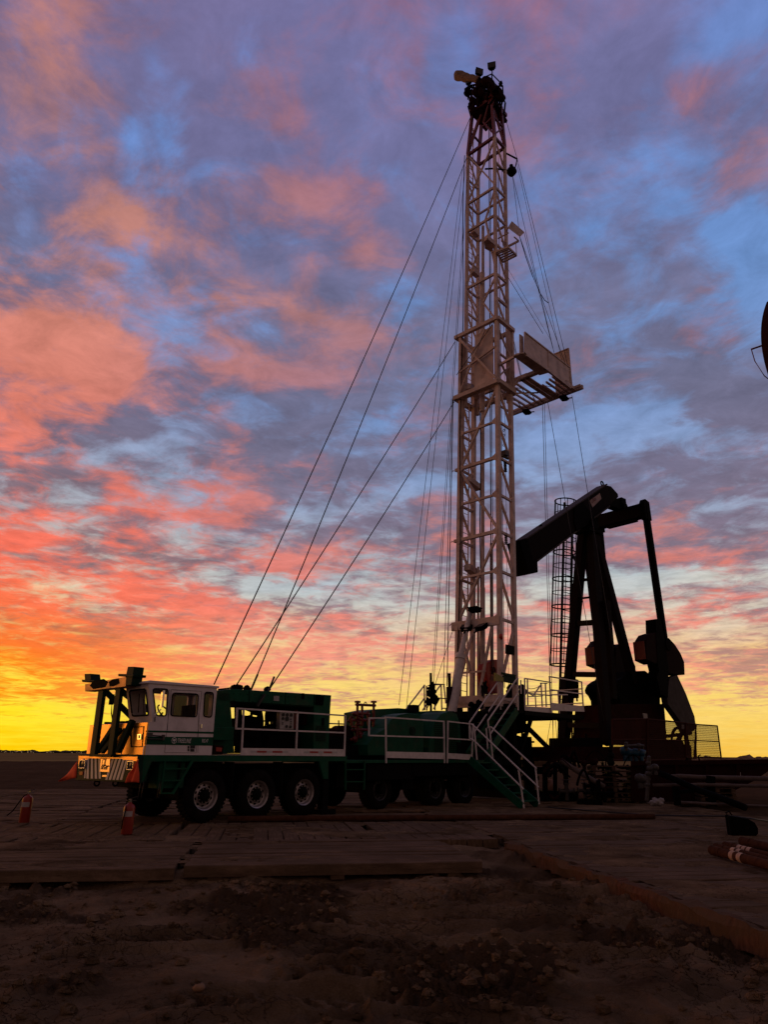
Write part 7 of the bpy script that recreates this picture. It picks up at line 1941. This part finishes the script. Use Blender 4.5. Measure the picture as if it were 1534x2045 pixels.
# ================================================================== second pumpjack, just outside the right edge
PX = Frame(*(lambda p: (p.x, p.y))(at_depth(1546, 702, 15.0)), 75.0)
pj2 = empty('pumpjack', PX); tag(pj2, 'dark red curved horsehead of another pumpjack cut by the right edge', 'pumpjack')
zt2 = EYE + ray(1527, 700).z / ray(1527, 700).y * 15.0
mb = MB(); Rr = 3.4; arc = []
for k in range(25):
    a = R(-30 + 60 * k / 24); arc.append((Rr - Rr * math.cos(a) * 1.0, zt2 + Rr * math.sin(a)))
mb.prism(arc + [(1.3, zt2 + .55), (1.3, zt2 - .35)], -.22, .22); mb.prism([(x - .03, z) for x, z in arc] + [(x + .06, z) for x, z in reversed(arc)], -.3, .3)
hh2 = mb.build('horsehead', M_dred, pj2)
mb = MB(); q0 = PX.loc(at_depth(*(1400 + 845 * 134 / 913, 560 + 885 * 300 / 2045), 15)); q1 = PX.loc(at_depth(*(1400 + 692 * 134 / 913, 560 + 938 * 300 / 2045), 15)); q2 = PX.loc(at_depth(*(1400 + 740 * 134 / 913, 560 + 1100 * 300 / 2045), 15)); q3 = PX.loc(at_depth(*(1400 + 870 * 134 / 913, 560 + 1300 * 300 / 2045), 15))
mb.path([q0, q1], .022, 6); mb.path([q1, q2, q3, q3 + Vector((.15, 0, -.1))], .012, 6); mb.build('wireline_hook', M_redmast, hh2)
mb = MB(); mb.strut((1.2, 0, zt2 + .1), (7.5, 0, zt2 + 1.0), .5, .6); mb.build('walking_beam', M_dred, pj2)
mb = MB()
for s_ in (-1, 1): mb.strut((3.6, s_ * .15, zt2 + .2), (2.9, s_ * 1.3, .4), .3, .3)
mb.strut((3.8, 0, zt2 + .2), (6.2, 0, 3.0), .3, .3); mb.build('samson_post', M_dred, pj2)
mb = MB(); mb.box(2.2, 9, -.9, .9, 0, .4); mb.box(5.6, 7.4, -.7, .7, .4, 3.0); mb.build('base_frame', M_dred, pj2)

# ================================================================== fire extinguishers
def extinguisher(px, py, lean, hose, label, s_=1.0):
    p = ground(px, py); root = bpy.data.objects.new('fire_extinguisher', None); col.objects.link(root); root.location = (p.x, p.y, 0.0); root.rotation_euler = (lean, 0, 0)
    tag(root, label, 'fire extinguisher', 'fire extinguishers before the truck')
    r = .105 * s_; h = .52 * s_
    mb = MB(); mb.lathe([(0, 0), (r * .96, 0), (r, .015), (r, h - .07), (r * .93, h - .035), (r * .7, h - .005), (r * .34, h + .015), (r * .3, h + .04), (0, h + .04)], (0, 0, 0), (0, 0, 1), 28); mb.build('cylinder', M_ext, root)
    mb = MB(); n = 10; a0, a1 = R(215), R(325); vs_ = []
    for i in range(n + 1):
        a = a0 + (a1 - a0) * i / n
        for z in (h * .6, h * .78): vs_.append(((r + .002) * math.cos(a), (r + .002) * math.sin(a), z))
    mb.add(vs_, [(2 * i, 2 * i + 2, 2 * i + 3, 2 * i + 1) for i in range(n)], True); mb.build('paper_label', M_label, root)
    mb = MB(); mb.tube((0, 0, h + .03), (0, 0, h + .09), .026, 10); mb.box(-.03, .03, -.02, .02, h + .06, h + .1); v_ = mb.build('valve', M_chrome, root)
    mb = MB(); mb.strut((-.02, 0, h + .1), (.13, 0, h + .145), .022, .012); mb.strut((0, 0, h + .075), (.12, 0, h + .07), .022, .012); mb.build('lever', M_steel, v_)
    mb = MB(); mb.path(hose, .012, 8); mb.build('hose', M_black, root)
    return root


extinguisher(47, 1643, 0, [(0, -.02, .59), (-.08, -.03, .56), (-.16, -.05, .42), (-.26, -.08, .24), (-.36, -.1, .15)], 'red fire extinguisher whose hose sticks out to the side, nearer the left edge', 1.06)
extinguisher(252, 1666, 0, [(0, -.02, .6), (-.05, -.06, .59), (-.03, -.125, .45), (-.06, -.125, .25), (-.07, -.12, .1)], 'red fire extinguisher standing just in front of the truck bumper', 1.03)
